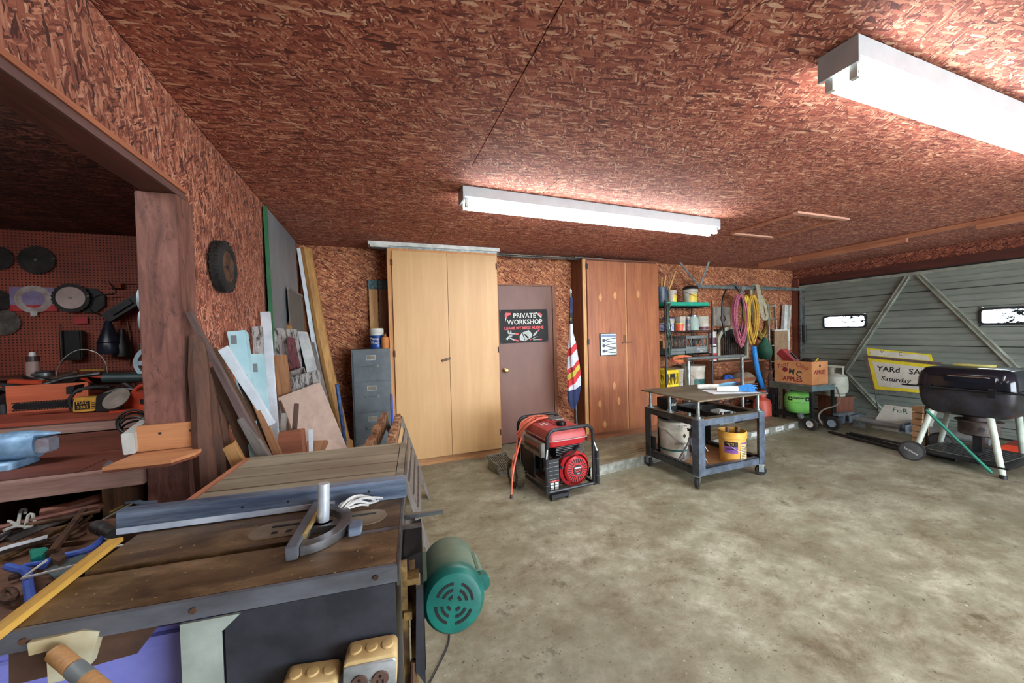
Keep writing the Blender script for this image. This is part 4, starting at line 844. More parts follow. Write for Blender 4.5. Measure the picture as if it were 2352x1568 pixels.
pxboard('white_board', 'short white board leaning diagonally to the right', (500, 805), (522, 794), (632, 972), (614, 980), .02, m_whitebd, yt=2.06, yl=2.14, floor=False)
pxboard('white_board', 'tall white board leaning in front of the foam boards', (597, 716), (620, 715), (638, 966), (617, 970), .02, m_whitebd, yl=2.62)
pxboard('weathered_plank', 'peeling grey plank leaning left of the tall white board', (578, 750), (600, 748), (602, 815), (582, 812), .04, m_peel, yl=2.72)
pxboard('weathered_plank', 'wide peeling grey and white plank right of the tall white board', (620, 752), (682, 756), (694, 850), (626, 850), .03, m_peel, yl=3.10)
pxboard('maroon_plank', 'peeling maroon plank leaning against the wide peeling plank', (659, 772), (676, 776), (690, 846), (664, 852), .03, m_peelred, yt=3.06, yl=3.02, floor=False)
pxboard('brown_plank', 'plain brown plank leaning right of the tall white board', (629, 816), (657, 814), (668, 900), (637, 915), .03, m_brown, yt=2.84, yl=2.78, floor=False)
pxboard('stick', 'short pine stick with pale end above the peeling plank', (656, 735), (667, 734), (672, 760), (658, 760), .03, m_pine, yl=3.5, floor=False)
wr_ = pxboard('painted_board', 'white board with blue edges and red paint smear', (682, 760), (706, 762), (732, 862), (706, 860), .03, M('painted_white', sc(186, 190, 188), sc(150, 152, 150), .6, 0, 6, spots=sc(60, 60, 60), spot_scale=20, spot_t=.74), yt=3.32, yl=3.22)
sm_ = B().add([(x, -.002, z) for x, z in ((-.05, 1.02), (.02, 1.08), (.05, .98), (.03, .88), (-.02, .86))], [(0, 1, 2, 3, 4)]).o('paint_smear', M('red_paint', sc(190, 40, 44), None, .5), wr_)
pxboard('navy_strip', 'dark navy strip beside the white painted board', (677, 766), (683, 762), (707, 860), (695, 862), .02, M('navy_paint', sc(38, 42, 74), None, .5), yt=3.36, yl=3.28, floor=False)
pxboard('grey_strip', 'narrow grey board between painted board and timber', (710, 782), (722, 786), (738, 850), (726, 850), .02, m_greywood, yt=3.7, yl=3.62)
pxslab('lichen_block', 'lichen grey wood block resting over the top of the brown panel', 'block', [(668, 866), (730, 849), (736, 878), (676, 895)], .06, m_peel, y=2.80, bevel=.006)
pxslab('lichen_block', 'small lichen grey offcut behind the larger lichen block', 'block', [(668, 852), (696, 843), (700, 858), (670, 866)], .05, m_peel, y=2.94, bevel=.005)
pxboard('mdf_panel', 'pinkish beige hardboard panel tilted to the right', (637, 913), (735, 877), (802, 1042), (700, 1060), .012, M('mdf', sc(198, 174, 158), sc(184, 158, 142), .6, 0, 14), yt=2.74, yl=2.52, floor=False, cat='panel')
pxboard('prop_stick', 'stick propping the lower half of hardboard panel', (640, 920), (644, 918), (668, 990), (660, 990), .03, m_oldwood, yt=2.72, yl=2.58, floor=False)
pxboard('dark_stick', 'dark brown stick standing before the hardboard panel', (675, 926), (686, 926), (681, 992), (670, 990), .02, WOOD('walnut', sc(98, 72, 58), sc(68, 48, 38), 'z', 5), yt=2.50, yl=2.44)
pxboard('grey_stick', 'short grey brown stick beside the timber block', (645, 948), (659, 948), (655, 990), (642, 988), .02, m_greywood, yt=2.42, yl=2.38)
pxboard('white_batten', 'slim white blue slat standing at the saw wing edge', (708, 986), (718, 985), (719, 1040), (709, 1040), .012, m_whitebd, yt=2.34, yl=2.31)
pxboard('white_offcut', 'white triangular offcut behind the timber block', (686, 995), (702, 996), (704, 1040), (690, 1040), .012, m_whitebd, yt=2.38, yl=2.35)
pxboard('pale_plank', 'pale plank ends stacked behind the saw wing', (705, 1012), (752, 1010), (735, 1045), (703, 1045), .10, m_brown, yt=2.40, yl=2.37, floor=False)
pxboard('pale_plank', 'pale split log standing right of the hardboard panel', (795, 1012), (803, 1006), (806, 1030), (796, 1030), .06, m_pine, yt=3.4, yl=3.36)
pxboard('timber_block', 'red brown timber with cut end facing the camera', (640, 992), (690, 985), (696, 1040), (634, 1042), .12, WOOD('redtimber', sc(158, 92, 58), sc(106, 60, 40), 'x', 4), yt=2.26, yl=2.24)
pxboard('dark_rail', 'long dark rail leaning from the post across the lumber', (424, 718), (436, 716), (606, 1030), (588, 1038), .03, m_darkrail, yt=1.90, yl=2.07, marg=0)
pxboard('brown_rail', 'thin brown rail beside the long dark rail', (488, 798), (494, 800), (618, 1040), (606, 1040), .025, m_oldwood, yt=2.08, yl=2.12)
pxboard('brown_edge_board', 'board edge with brown side under the white diagonal board', (553, 864), (562, 860), (626, 1000), (612, 1010), .03, m_brown, yt=2.10, yl=2.14)
pxboard('dark_board', 'dark board below the white diagonal board', (546, 880), (556, 876), (622, 1020), (606, 1030), .03, m_oldwood, yt=2.14, yl=2.18)
pxboard('rough_plank', 'rough brown plank leaning next to the post', (473, 850), (492, 842), (590, 1045), (560, 1052), .04, m_oldwood, yt=2.06, yl=2.14)
pxboard('round_pole', 'pale brown pole lying against the lumber pile', (543, 964), (558, 958), (614, 1042), (590, 1050), .04, m_greywood, yt=2.02, yl=2.06)
pxboard('stub_plank', 'short pale plank stub at the foot of rough plank', (510, 1030), (536, 1016), (560, 1060), (532, 1075), .04, m_pine, yt=2.0, yl=2.02)
for i, (a, b_, w_) in enumerate((((452, 770), (468, 1040), .035), ((470, 860), (500, 1050), .03), ((500, 905), (516, 1050), .028))):
    q = [P(a[0]+(b_[0]-a[0])*t, a[1]+(b_[1]-a[1])*t, x=-.725+.03*t) for t in (0, .33, .66, 1)]; q.append(Vector((q[-1].x+.02, q[-1].y, .0)))
    one(B().tube(q, w_, 9, rs=[w_*.8, w_*1.1, w_, w_*1.1, w_]), 'bark_log', m_bark, ['bark covered log standing against the post side', 'second bark log right of the post', 'thin bark log under the rough plank'][i], 'log', 'bark logs')
pxtube('blue_pipe', 'mottled blue pipe standing left of the filing cabinet', 'pipe', [(774, 882), (790, 1000), (796, 1040)], .018, M('mottled_blue', sc(60, 96, 150), sc(36, 58, 96), .6, 0, 30), 10, y=4.0)
# ------------------------------------------------------------ filing cabinet
m_file = M('file_grey', sc(92, 98, 100), sc(78, 84, 88), .4, .2, 6, spots=sc(164, 170, 172), spot_scale=120, spot_t=.73)
fc = thing('filing_cabinet', 'dark grey four-drawer steel filing cabinet beside tan cabinet', 'filing cabinet', (-.065, 4.06, 0))
B().bx(-.188, .188, 0, .36, .001, 1.31).o('body', m_file, fc, .004)
for i in range(4):
    z1 = 1.285-i*.315; z0 = z1-.30
    d = B().bx(-.172, .172, -.014, -.0005, z0, z1).o('drawer', m_file, fc, .003)
    B().bx(-.047, .043, -.018, -.0145, z1-.088, z1-.036).o('label_frame', m_galv, d); B().bx(-.039, .035, -.0195, -.0182, z1-.080, z1-.044).o('label_card', M('label_card', sc(120, 108, 92), None, .7), d)
    B().tube([(-.06, -.0145, z1-.15), (-.06, -.036, z1-.15), (.06, -.036, z1-.15), (.06, -.0145, z1-.15)], .006, 8).o('handle', m_galv, d); B().bx(-.068, -.052, -.02, -.0145, z1-.163, z1-.137).o('handle_foot', m_galv, d); B().bx(.052, .068, -.02, -.0145, z1-.163, z1-.137).o('handle_foot', m_galv, d)
can = thing('coffee_can', 'blue plastic coffee can with white lid on filing cabinet', 'coffee can', (-.004, 4.19, 1.311))
B().lathe([(.001, 0), (.066, 0), (.07, .006), (.07, .05), (.066, .06), (.066, .12), (.07, .13), (.07, .165)], (0, 0, 0), 28, False).o('can_body', M('coffee_blue', sc(36, 72, 140), sc(28, 56, 116), .35), can)
B().lathe([(.0695, .140), (.0705, .141), (.0705, .168), (.072, .170), (.072, .205), (.066, .215), (.001, .217)], (0, 0, 0), 28, False).o('lid', M('lid_white', sc(206, 204, 192), None, .5), can)
text('lettering', 'Maxwell\nHouse', .040, M('lid_white', sc(206, 204, 192)), can, (-.01, -.0705, .085), (PI/2, 0, 0), wrap=.0705)
sp = thing('thread_spool', 'orange brown thread cone standing beside the coffee can', 'spool', (.078, 4.11, 1.311))
B().lathe([(.001, 0), (.036, 0), (.038, .012), (.040, .02), (.040, .10), (.034, .118), (.012, .13), (.010, .146), (.001, .147)], (0, 0, 0), 20, False).o('thread', M('thread', sc(190, 120, 58), sc(160, 96, 42), .7, 0, 40, (1, 1, 8)), sp); B().cyl((0, 0, .14), (0, 0, .155), .012, .012, 12).o('core', m_oldwood, sp)
m_teal2 = M('teal_paint', sc(86, 124, 126), sc(52, 76, 80), .7, 0, 26)
for i, (x0, x1, lb) in enumerate(((-.072, .022, 'left of two pine planks with teal painted tops'), (.033, .12, 'right of two pine planks with teal painted tops'))):
    t = thing('tipped_plank', lb, 'plank', (0, 4.43, 0), 0, 'teal tipped planks behind the filing cabinet')
    B().bx(x0, x1, 0, .038, .0, 1.975).o('plank', (m_pine, WOOD('pine2', sc(168, 118, 92), sc(118, 80, 60), 'z', 6))[i], t); B().bx(x0-.001, x1+.001, -.001, .039, 1.977, 2.075).o('painted_tip', m_teal2, t)
# ------------------------------------------------------------ tall cabinets
m_tan1 = WOOD('tan_ply', sc(198, 158, 106), sc(180, 136, 84), 'z', 1.4, .5, contrast=1.3, bump=.03); m_tan2 = WOOD('tan_frame', sc(196, 142, 88), sc(166, 110, 62), 'z', 4)
CY = 4.095
c1 = thing('tall_cabinet', 'tall tan two-door plywood cabinet left of the brown door', 'cabinet', (.735, CY, 0))
B().bx(-.612, .612, .02, .375, .085, 2.375).o('carcass', m_tan2, c1, .002); B().bx(-.60, .61, .045, .36, 0, .084).o('plinth', m_pine_x, c1)
for x0, x1 in ((-.565, .018), (.022, .600)):
    d = B().bx(x0, x1, 0, .019, .09, 2.345).o('door', m_tan1, c1, .002)
    hx = x0-.004 if x0 < 0 else x1-.01
    for z in (2.22, 1.25, .28): B().bx(hx-.004, hx+.012, -.004, .0, z-.035, z+.035).o('hinge', m_rust, d)
lk = B().box((-.02, -.012, 1.165), (.095, .02, .024), Euler((0, -.25, 0))).o('turn_button', m_oldwood, c1); B().cyl((-.005, -.022, 1.17), (-.005, -.026, 1.17), .006, .006, 8).o('screw', m_steel, lk)
sf = thing('spare_light_fixture', 'spare white light fixture lying on top of the tan cabinet', 'light fixture', (.66, 4.22, 2.376))
B().bx(-.72, .72, -.12, .02, .022, .062).o('channel', m_white, sf, .002); B().bx(-.69, .69, -.09, -.01, .0005, .0215).o('tray', m_galv, sf); B().bx(-.70, -.52, -.125, -.121, .001, .022).o('end_cap', m_white, sf)
for i, (x0, x1, y, z) in enumerate(((1.38, 2.44, 4.20, 2.398), (1.36, 2.9, 4.25, 2.413), (1.36, 2.6, 4.30, 2.40))):
    one(B().cyl((x0-.2, y, z), (x1, y, z), .011, .011, 10), 'conduit', m_galv if i else m_chrome, ['front bare conduit spanning between the tall cabinets', 'long bare conduit reaching over the red cabinet', 'rear bare conduit spanning between the tall cabinets'][i], 'conduit', 'conduits lying across the cabinets')
m_red1 = WOOD('red_ply', sc(172, 106, 64), sc(124, 66, 38), 'z', 3.2, .45, knots=None, contrast=1.25); m_red2 = WOOD('red_ply_side', sc(128, 74, 46), sc(86, 46, 30), 'z', 3, .5)
m_patch = M('football_patch', sc(204, 150, 96), sc(184, 128, 78), .5)
c2 = thing('tall_cabinet', 'tall reddish brown two-door plywood cabinet right of the flag', 'cabinet', (3.135, 4.165, 0))
B().bx(-.602, .602, .02, .31, .09, 2.375).o('carcass', m_red2, c2); B().bx(-.605, .605, .0, .31, 2.376, 2.392).o('top_board', m_red2, c2)
B().bx(-.61, -.56, -.0, .0195, .09, 2.374).o('face_stile', m_pine, c2); B().bx(-.58, .60, .02, .30, 0, .089).o('plinth', WOOD('plinth_red', sc(176, 112, 72), sc(128, 76, 48), 'x', 4, knots=sc(84, 40, 28)), c2)
for x0, x1, s in ((-.555, .035, 0), (.06, .60, 1)):
    d = B().bx(x0, x1, -.019, -.0, .095, 2.355).o('door', m_red1, c2, .002)
    for (px_, pz) in (((-.36, 1.88), (-.13, 1.91), (-.40, .48), (-.10, .49), (-.17, .70), (-.33, .2)) if not s else ((.25, 1.93), (.4, .55))):
        B().prism([(.026*math.cos(a)*(1-abs(math.sin(a))*.4), .052*math.sin(a)) for a in [2*PI*i/14 for i in range(14)]], .0008, (px_, -.0192, pz), (1, 0, 0), (0, 0, 1)).o('wood_patch', m_patch, d)
    if not s:
        for z in (2.28, 1.30): B().bx(x0-.012, x0+.012, -.024, -.0192, z-.035, z+.035).o('hinge', m_blackmetal, d)
B().bx(.037, .058, -.012, -.0, .095, 2.355).o('centre_stile', m_pine, c2)
B().bx(-.03, .11, -.030, -.0195, 1.265, 1.285).o('latch_bar', m_red2, c2); B().bx(-.005, .025, -.0285, -.0195, 1.285, 1.38).o('latch_block', m_red2, c2)
# pliers picture on the cabinet door
pc = thing('tool_picture', 'small framed picture of three pliers on red cabinet door', 'picture', (2.876, 4.1455, 1.258))
m_paper = M('poster_paper', sc(206, 212, 206), sc(184, 192, 186), .5); m_ink = M('ink_grey', sc(72, 78, 92), None, .6)
B().bx(-.13, .13, -.016, -.0005, -.147, .147).o('frame', m_black, pc); B().bx(-.118, .125, -.0185, -.0162, -.138, .14).o('print', m_paper, pc)
B().bx(-.11, .12, -.0192, -.0186, .10, .13).o('banner', M('banner_blue', sc(120, 140, 176), None, .5), pc)
for k in range(3):
    z = .055-k*.07; pl_ = B()
    pl_.ball((-.075, -.0195, z), (.024, .001, .02), 12, 6)
    for s in (1, -1): pl_.tube(spline([(-.06, -.0195, z-.004*s), (-.02, -.0195, z+.010*s), (.04, -.0195, z+.022*s), (.11, -.0195, z+.028*s)], 4), .0045, 5)
    pl_.o('printed_pliers', m_ink, pc)
# sign on the door
sg = thing('workshop_sign', 'black metal sign reading private workshop on brown door', 'sign', (1.818, 4.4795, 1.53), rot=(0, -.012, 0))
m_sign = M('sign_black', sc(30, 32, 32), sc(22, 22, 24), .75); m_sw = M('sign_white', sc(206, 206, 196), None, .5); m_sr = M('sign_red', sc(206, 60, 62), None, .5); m_sg = M('sign_grey', sc(172, 178, 172), None, .5)
B().prism(round_poly([(-.343, -.218), (.343, -.218), (.343, .218), (-.343, .218)], .02), .004, (0, -.0005, 0), (1, 0, 0), (0, 0, 1)).o('plate', m_sign, sg)
YS = -.0056
text('lettering', 'PRIVATE', .088, m_sw, sg, (.01, YS, .135), width=.98, bold=.0016); text('lettering', 'WORKSHOP', .088, m_sw, sg, (.012, YS, .052), width=1.0, bold=.0016)
text('lettering', 'LEAVE MY MESS ALONE', .050, m_sr, sg, (0, YS, -.025), width=1.06, bold=.0022)
def flat(pts, name, mat): B().prism(pts, .0012, (0, YS+.0012, 0), (1, 0, 0), (0, 0, 1)).o(name, mat, sg)
flat([(-.265, .15), (-.25, .18), (-.185, .175), (-.18, .15), (-.225, .14), (-.235, .105), (-.262, .11)], 'drill_print', m_sr); flat([(-.258, .106), (-.245, .106), (-.26, .06)], 'drill_bit_print', m_sw)
flat([(.165, .175), (.18, .18), (.255, .115), (.245, .10)], 'saw_blade_print', m_sw); flat([(.19, .165), (.225, .175), (.265, .145), (.255, .12)], 'saw_handle_print', m_sr)
flat([(-.235, -.085), (-.235, -.05), (-.220, -.05), (-.215, -.075), (-.20, -.075), (-.20, -.052), (-.185, -.052), (-.18, -.085), (-.14, -.09), (-.14, -.105), (-.22, -.10)], 'wrench_print', m_sg); flat([(-.14, -.088), (-.088, -.09), (-.085, -.112), (-.14, -.108)], 'wrench_grip_print', m_sr)
flat([(-.265, -.16), (-.215, -.115), (-.17, -.115), (-.175, -.13), (-.205, -.135), (-.24, -.175)], 'hammer_head_print', m_sg); flat([(-.205, -.14), (-.145, -.17), (-.15, -.185), (-.212, -.155)], 'hammer_handle_print', m_sg); flat([(-.145, -.165), (-.08, -.185), (-.09, -.20), (-.152, -.187)], 'hammer_grip_print', m_sr)
flat([(-.07, -.18), (-.07, -.13), (-.035, -.085), (.06, -.055), (.085, -.075), (.11, -.12), (.10, -.15), (.0, -.2)], 'toolbox_print', m_sg); flat([(-.035, -.09), (.0, -.19), (.006, -.188), (-.025, -.085)], 'toolbox_edge_print', m_sr); flat([(-.01, -.11), (.01, -.105), (.06, -.16), (.045, -.165)], 'toolbox_tool_print', m_sign)
flat([(.12, -.13), (.135, -.10), (.175, -.075), (.185, -.09), (.155, -.125), (.13, -.14)], 'pliers_print', m_sg); flat([(.175, -.075), (.22, -.04), (.225, -.05), (.185, -.09)], 'pliers_grip_print', m_sr)
flat([(.075, -.19), (.11, -.175), (.105, -.165), (.07, -.178)], 'driver_grip_print', m_sr); flat([(.11, -.175), (.185, -.145), (.187, -.138), (.108, -.168)], 'driver_shaft_print', m_sg); flat([(.12, -.19), (.20, -.188), (.20, -.178), (.12, -.182)], 'chisel_print', m_sg); flat([(.20, -.195), (.25, -.19), (.25, -.175), (.20, -.175)], 'chisel_grip_print', m_sr)
for x, z in ((-.325, .2), (.325, .2), (.325, -.2), (-.325, -.2)): B().cyl((x, -.0042, z), (x, -.0065, z), .004, .004, 8).o('sign_screw', m_steel, sg)
# furled flag in the corner by the red cabinet
fl = thing('flag', 'furled red white and blue flag on a pole by the red cabinet', 'flag', (2.335, 4.12, 0))
B().cyl((.012, -.045, .001), (-.012, .005, 1.93), .010, .010, 10).o('pole', m_galv, fl); B().lathe([(.011, 1.93), (.016, 1.94), (.012, 1.95), (.016, 1.962), (.002, 1.985)], (-.012, .005, 0), 12).o('finial', m_white, fl)
prof = [(130, 105, 145), (190, 100, 147), (250, 95, 148), (330, 94, 148), (400, 97, 147), (470, 100, 150), (540, 98, 153), (600, 95, 155), (700, 86, 180), (740, 82, 190), (830, 70, 205), (920, 67, 215), (980, 66, 222), (1040, 68, 230), (1110, 72, 238), (1200, 72, 250), (1290, 72, 255), (1350, 70, 245), (1460, 80, 222), (1550, 120, 200)]
def fring(y, x0, x1, k):
    c = P(1290+(x0+x1)/2/5.6, 660+y/5.6, y=4.10); w_ = (x1-x0)/5.6*4.36/F_PX/2; out = []
    for i in range(22):
        a = 2*PI*i/22; r = 1+.20*math.sin(a*5+k*.35)*min(1, w_/.05); out.append(Vector((c.x-2.335+w_*r*math.cos(a)*.95, c.y-4.12+.004-min(w_*.8, .06)*r*math.sin(a), c.z+(0 if k < 7 else .9*w_*r*math.cos(a)*(1 if k < 16 else .4)))))
    return out
m_fnavy = M('flag_navy', sc(40, 52, 92), sc(30, 38, 70), .8, spots=sc(190, 194, 206), spot_scale=45, spot_t=.70); m_fnavy2 = M('flag_blue', sc(44, 58, 100), sc(34, 44, 78), .8); m_fw = M('flag_white', sc(206, 208, 214), sc(180, 184, 192), .8); m_fr = M('flag_red', sc(206, 58, 60), sc(176, 44, 48), .8); m_fb = M('flag_black', sc(32, 34, 40), None, .8); m_fy = M('flag_yellow', sc(206, 190, 70), None, .8)
rg_ = [fring(y, a, b, k) for k, (y, a, b) in enumerate(prof)]
for nm, k0, k1, mm in (('star_field', 0, 3, m_fnavy), ('lettered_band', 3, 5, m_fb), ('white_field', 5, 9, m_fw), ('red_stripe', 9, 10, m_fr), ('white_stripe', 10, 12, m_fw), ('emblem_band', 12, 13, m_fr), ('yellow_band', 13, 14, m_fy), ('red_fold', 14, 15, m_fr), ('white_fold', 15, 16, m_fw), ('blue_hem', 16, 19, m_fnavy2)): B().loft(rg_[k0:k1+1]).o(nm, mm, fl)
for k in (9, 14):
    for s in range(2): B().loft([[v+Vector((0, -.003, 0)) for v in r[17-2*s:19-2*s]]+[v+Vector((0, -.001, 0)) for v in r[17-2*s:19-2*s]][::-1] for r in rg_[k:k+3]]).o('red_stripe' if k == 9 else 'white_stripe', m_fr if k == 9 else m_fw, fl)
text('lettering', 'HERO', .045, m_fb, fl, tuple(P(1312, 852, y=4.03)-Vector((2.335, 4.12, 0))), (PI/2, -.55, 0))
text('lettering', 'US', .030, m_fy, fl, tuple(P(1311, 733, y=4.05)-Vector((2.335, 4.12, 0))), (PI/2, -1.2, 0))
# ------------------------------------------------------------ sawhorses with chewed tops
m_chew = M('chewed_wood', sc(176, 130, 92), sc(104, 64, 44), .85, 0, 30)
def horse(near, far, label, off=0, slats=True):
    a, b = Vector(near), Vector(far); d = (b-a); L = d.length; rz = math.atan2(d.y, d.x)-PI/2
    t = thing('sawhorse', label, 'sawhorse', (a.x, a.y, 0), rz, 'sawhorses behind the saw wing'); random.seed(int(L*1000))
    B().bx(-.02, .02, 0, L, .655, .745).o('top_beam', m_oldwood, t)
    y = .0
    while y < L-.03:
        w_ = random.uniform(.022, .05); h = random.uniform(.745, .79)
        B().box((random.uniform(-.003, .003), y+w_/2, (.70+h)/2), (.046+random.uniform(-.006, .006), w_*.86, h-.70), Euler((random.uniform(-.1, .1), random.uniform(-.08, .08), random.uniform(-.08, .08)))).o('chewed_block', m_chew, t); y += w_
    for y in (.10+off, L-.06-off):
        for s in (-1, 1): B().plank((s*.022, y, .74), (s*.24, y+(.05 if y > .5 else -.05), 0), .085, .02, (1, 0, .3)).o('leg', m_greywood, t)
        B().bx(-.17, .17, y-.01, y+.01, .24, .28).o('spreader', m_greywood, t)
    for k in range(5 if slats else 0): B().box((.058+.026*k, L*.55, .62-.085*k), (.012, L*.75, .06), Euler((0, -.25, 0))).o('side_slat', m_greywood, t)
    return t
horse((-.085, 2.33, 0), (.045, 3.38, 0), 'left of two sawhorses with chewed tops behind the saw', .10, False)
horse((.045, 2.30, 0), (.155, 3.34, 0), 'right of two sawhorses, its splayed legs near tan cabinet')
one(B().bx(.115, .135, 4.045, 4.06, .0, .83), 'blue_strip', M('blue_strip', sc(40, 72, 180), None, .4), 'bright blue strip standing between filing cabinet and tan cabinet', 'strip')
# ------------------------------------------------------------ generator
gn = thing('generator', 'red portable generator in black tube frame with one visible wheel', 'generator', (1.32, 2.79, 0), .06)
m_gred = M('gen_red', sc(196, 44, 48), sc(168, 34, 40), .32, 0, 4); m_gtop = M('gen_red_top', sc(176, 74, 72), sc(150, 54, 54), .45, 0, 5); m_frame = M('gen_frame', sc(48, 50, 54), sc(34, 35, 38), .38, .3, 20)
W, L, Ht = .47, .60, .60
def uframe(y, z1): return [(0, y, .06)]+[(0, y, z1-.08)]+[v for v in arc((.08, y, z1-.08), .08, PI, PI/2, 5)]+[v for v in arc((W-.08, y, z1-.08), .08, PI/2, 0, 5)]+[(W, y, .06)]
B().tube(uframe(.015, .60), .0155, 10).o('front_hoop', m_frame, gn); B().tube(uframe(L, .60), .0155, 10).o('rear_hoop', m_frame, gn)
for x in (0, W): B().tube([(x, .015, .075), (x, L, .075)], .0155, 10).o('base_rail', m_frame, gn)
for y in (.015, L): B().tube([(0, y, .075), (W, y, .075)], .0135, 8).o('cross_rail', m_frame, gn)
B().bx(.03, .20, .0, .05, .02, .05).bx(.03, .05, .0, .05, .0, .02).bx(.18, .20, .0, .05, .0, .02).o('front_foot', m_frame, gn)
for x in (-.022, W+.022):
    h = B().tube([(x, -.01, .075), (x, -.01, .37)], .017, 10).o('folding_handle', m_frame, gn)
    B().tube([(x, -.01, .37), (x*.9+.02 if x < 0 else x-.02, .01, .45)], .009, 6).o('handle_strap', m_galv, h); B().torus((x, -.01, .30), .018, .003, 14, 5).o('clip_ring', m_steel, h); B().torus((x, -.01, .15), .018, .003, 14, 5).o('clip_ring', m_steel, h)
tk = lambda z, k, dx=0: [(x, y, z) for x, y in round_poly([(W/2-(W/2-.035)*k, .04+(1-k)*.25), (W/2+(W/2-.035)*k, .04+(1-k)*.25), (W/2+(W/2-.035)*k, L-.03-(1-k)*.25), (W/2-(W/2-.035)*k, L-.03-(1-k)*.25)], .05)]
B().loft([tk(.42, .80), tk(.44, .93), tk(.49, .985)]).o('tank_lower', m_gred, gn); B().loft([tk(.4905, 1.03), tk(.498, 1.03)]).o('tank_seam', M('seam_silver', sc(190, 160, 154), None, .35, .4), gn)
tu = B().loft([tk(.4985, .99), tk(.545, .965), tk(.572, .88), tk(.578, .80)]).o('tank_upper', m_gtop, gn)
for i in range(5): B().bx(.12+.045*i, .135+.045*i, .26, .48, .5775, .583).o('tank_rib', m_gtop, tu)
B().lathe([(.001, .616), (.03, .616), (.042, .610), (.045, .600), (.045, .578), (.001, .578)], (W*.55, .21, 0), 24, False).o('fuel_cap', m_blackmetal, gn)
B().bx(.10, .19, .28, .36, .5785, .5805).o('warning_label', m_white, gn); B().bx(W*.55+.02, W*.55+.15, .40, .52, .579, .586).o('fuel_gauge', m_galv, gn)
cp = B().bx(-.02, .02, .09, .44, .35, .475).o('control_panel', M('panel_silver', sc(122, 120, 112), sc(96, 94, 88), .4, .3), gn, .004); B().bx(-.0225, -.0205, .12, .40, .39, .42).o('panel_stripe', m_black, cp); B().bx(-.0225, -.0205, .16, .36, .43, .442).o('red_stripe', m_gred, cp)
B().bx(.012, .03, .30, .58, .10, .345).o('side_plate', m_black, gn)
al = B().cyl((W*.5, .35, .22), (W*.5, .585, .22), .125, .115, 24).o('alternator', m_black, gn); B().torus((.10, .34, .31), .032, .008, 18, 6, Euler((0, PI/2, 0))).o('intake_ring', m_steel, al)
B().bx(.06, .17, .24, .38, .16, .34).o('air_cleaner', m_black, gn, .02)
eb = B().bx(.17, .40, .10, .34, .09, .33).o('engine_block', m_steel, gn, .01)
for i in range(6): B().bx(.15, .42, .12, .30, .335+i*.014, .341+i*.014).o('cooling_fin', m_steel, eb)
B().cyl((.36, .06, .375), (.40, .10, .375), .03, .03, 12).o('carburettor', m_galv, gn); B().tube(spline([(.18, .06, .34), (.26, .04, .36), (.34, .06, .40), (.42, .1, .37)], 4), .007, 6).o('fuel_line', m_black, gn)
B().bx(.07, .12, .10, .16, .22, .33).o('muffler_shield', M('shield', sc(170, 156, 130), sc(110, 92, 72), .5, .5), gn, .012)
B().bx(.30, .455, .30, .56, .26, .40).o('muffler', m_blackmetal, gn, .02)
B().bx(.10, .44, .10, .52, .07, .085).o('skid_plate', m_rust, gn)
rc = thing('recoil_starter', None, None); rc.parent = gn; rc.location = (.305, .10, .215)
B().lathe([(.001, 0), (.155, 0), (.155, .03), (.135, .05), (.135, .012)], (0, 0, 0), 32, False, RX(PI/2)).o('shroud', m_gred, rc)
B().lathe([(.001, .075), (.05, .078), (.105, .072), (.118, .055), (.118, .03)], (0, 0, 0), 32, False, RX(PI/2)).o('cover', m_gred, rc)
for i in range(26):
    a = 2*PI*i/26; B().box((.080*math.cos(a), -.0765, .080*math.sin(a)), (.042, .005, .007), Euler((0, -a, 0))).o('vent_slot', m_black, rc)
B().lathe([(.001, .084), (.046, .083), (.048, .078)], (0, 0, 0), 28, False, RX(PI/2)).o('badge', m_black, rc)
text('lettering', 'GX', .042, M('sign_red', sc(206, 60, 62)), rc, (0, -.0850, .0), bold=.001); text('lettering', '390', .022, m_white, rc, (0, -.0850, -.028)); B().bx(-.036, .036, -.0858, -.0848, .018, .028).o('badge_bar', m_white, rc)
B().bx(-.155, -.11, -.05, -.02, .02, .05).o('pull_grip', m_black, rc, .008)
lp = B().bx(.035, .135, .055, .085, .06, .335).o('grille_panel', m_black, gn)
for i in range(5): B().bx(.037, .133, .0525, .0555, .165+i*.035, .168+i*.035).o('grille_line', m_galv, lp)
B().bx(.037, .133, .0525, .0555, .140, .152).o('danger_strip', m_gred, lp)
for i in range(3):
    for j in range(2): B().bx(.048+j*.045, .082+j*.045, .0525, .0555, .068+i*.024, .086+i*.024).o('warning_icon', m_white, lp)
text('lettering', 'DANGER', .010, m_white, lp, (.085, .0522, .146))
def tyre(parent, c, r, w_, rim, axis='x'):
    t = thing('wheel', None, None); t.parent = parent; t.location = c
    Rm = RY(PI/2) if axis == 'x' else RX(-PI/2)
    B().lathe([(r*.55, -w_*.42), (r*.8, -w_*.5), (r*.95, -w_*.42), (r, -w_*.2), (r, w_*.2), (r*.95, w_*.42), (r*.8, w_*.5), (r*.55, w_*.42)], (0, 0, 0), 32, False, Rm).o('tyre', m_rubber, t)
    B().lathe([(.001, -w_*.30), (r*.2, -w_*.34), (r*.3, -w_*.25), (r*.5, -w_*.28), (r*.57, -w_*.42), (r*.57, w_*.42), (r*.5, w_*.28), (r*.3, w_*.25), (r*.2, w_*.34), (.001, w_*.30)], (0, 0, 0), 24, False, Rm).o('rim', rim, t); return t
m_mudtyre = M('dusty_tyre', sc(88, 80, 56), sc(56, 50, 36), .9)
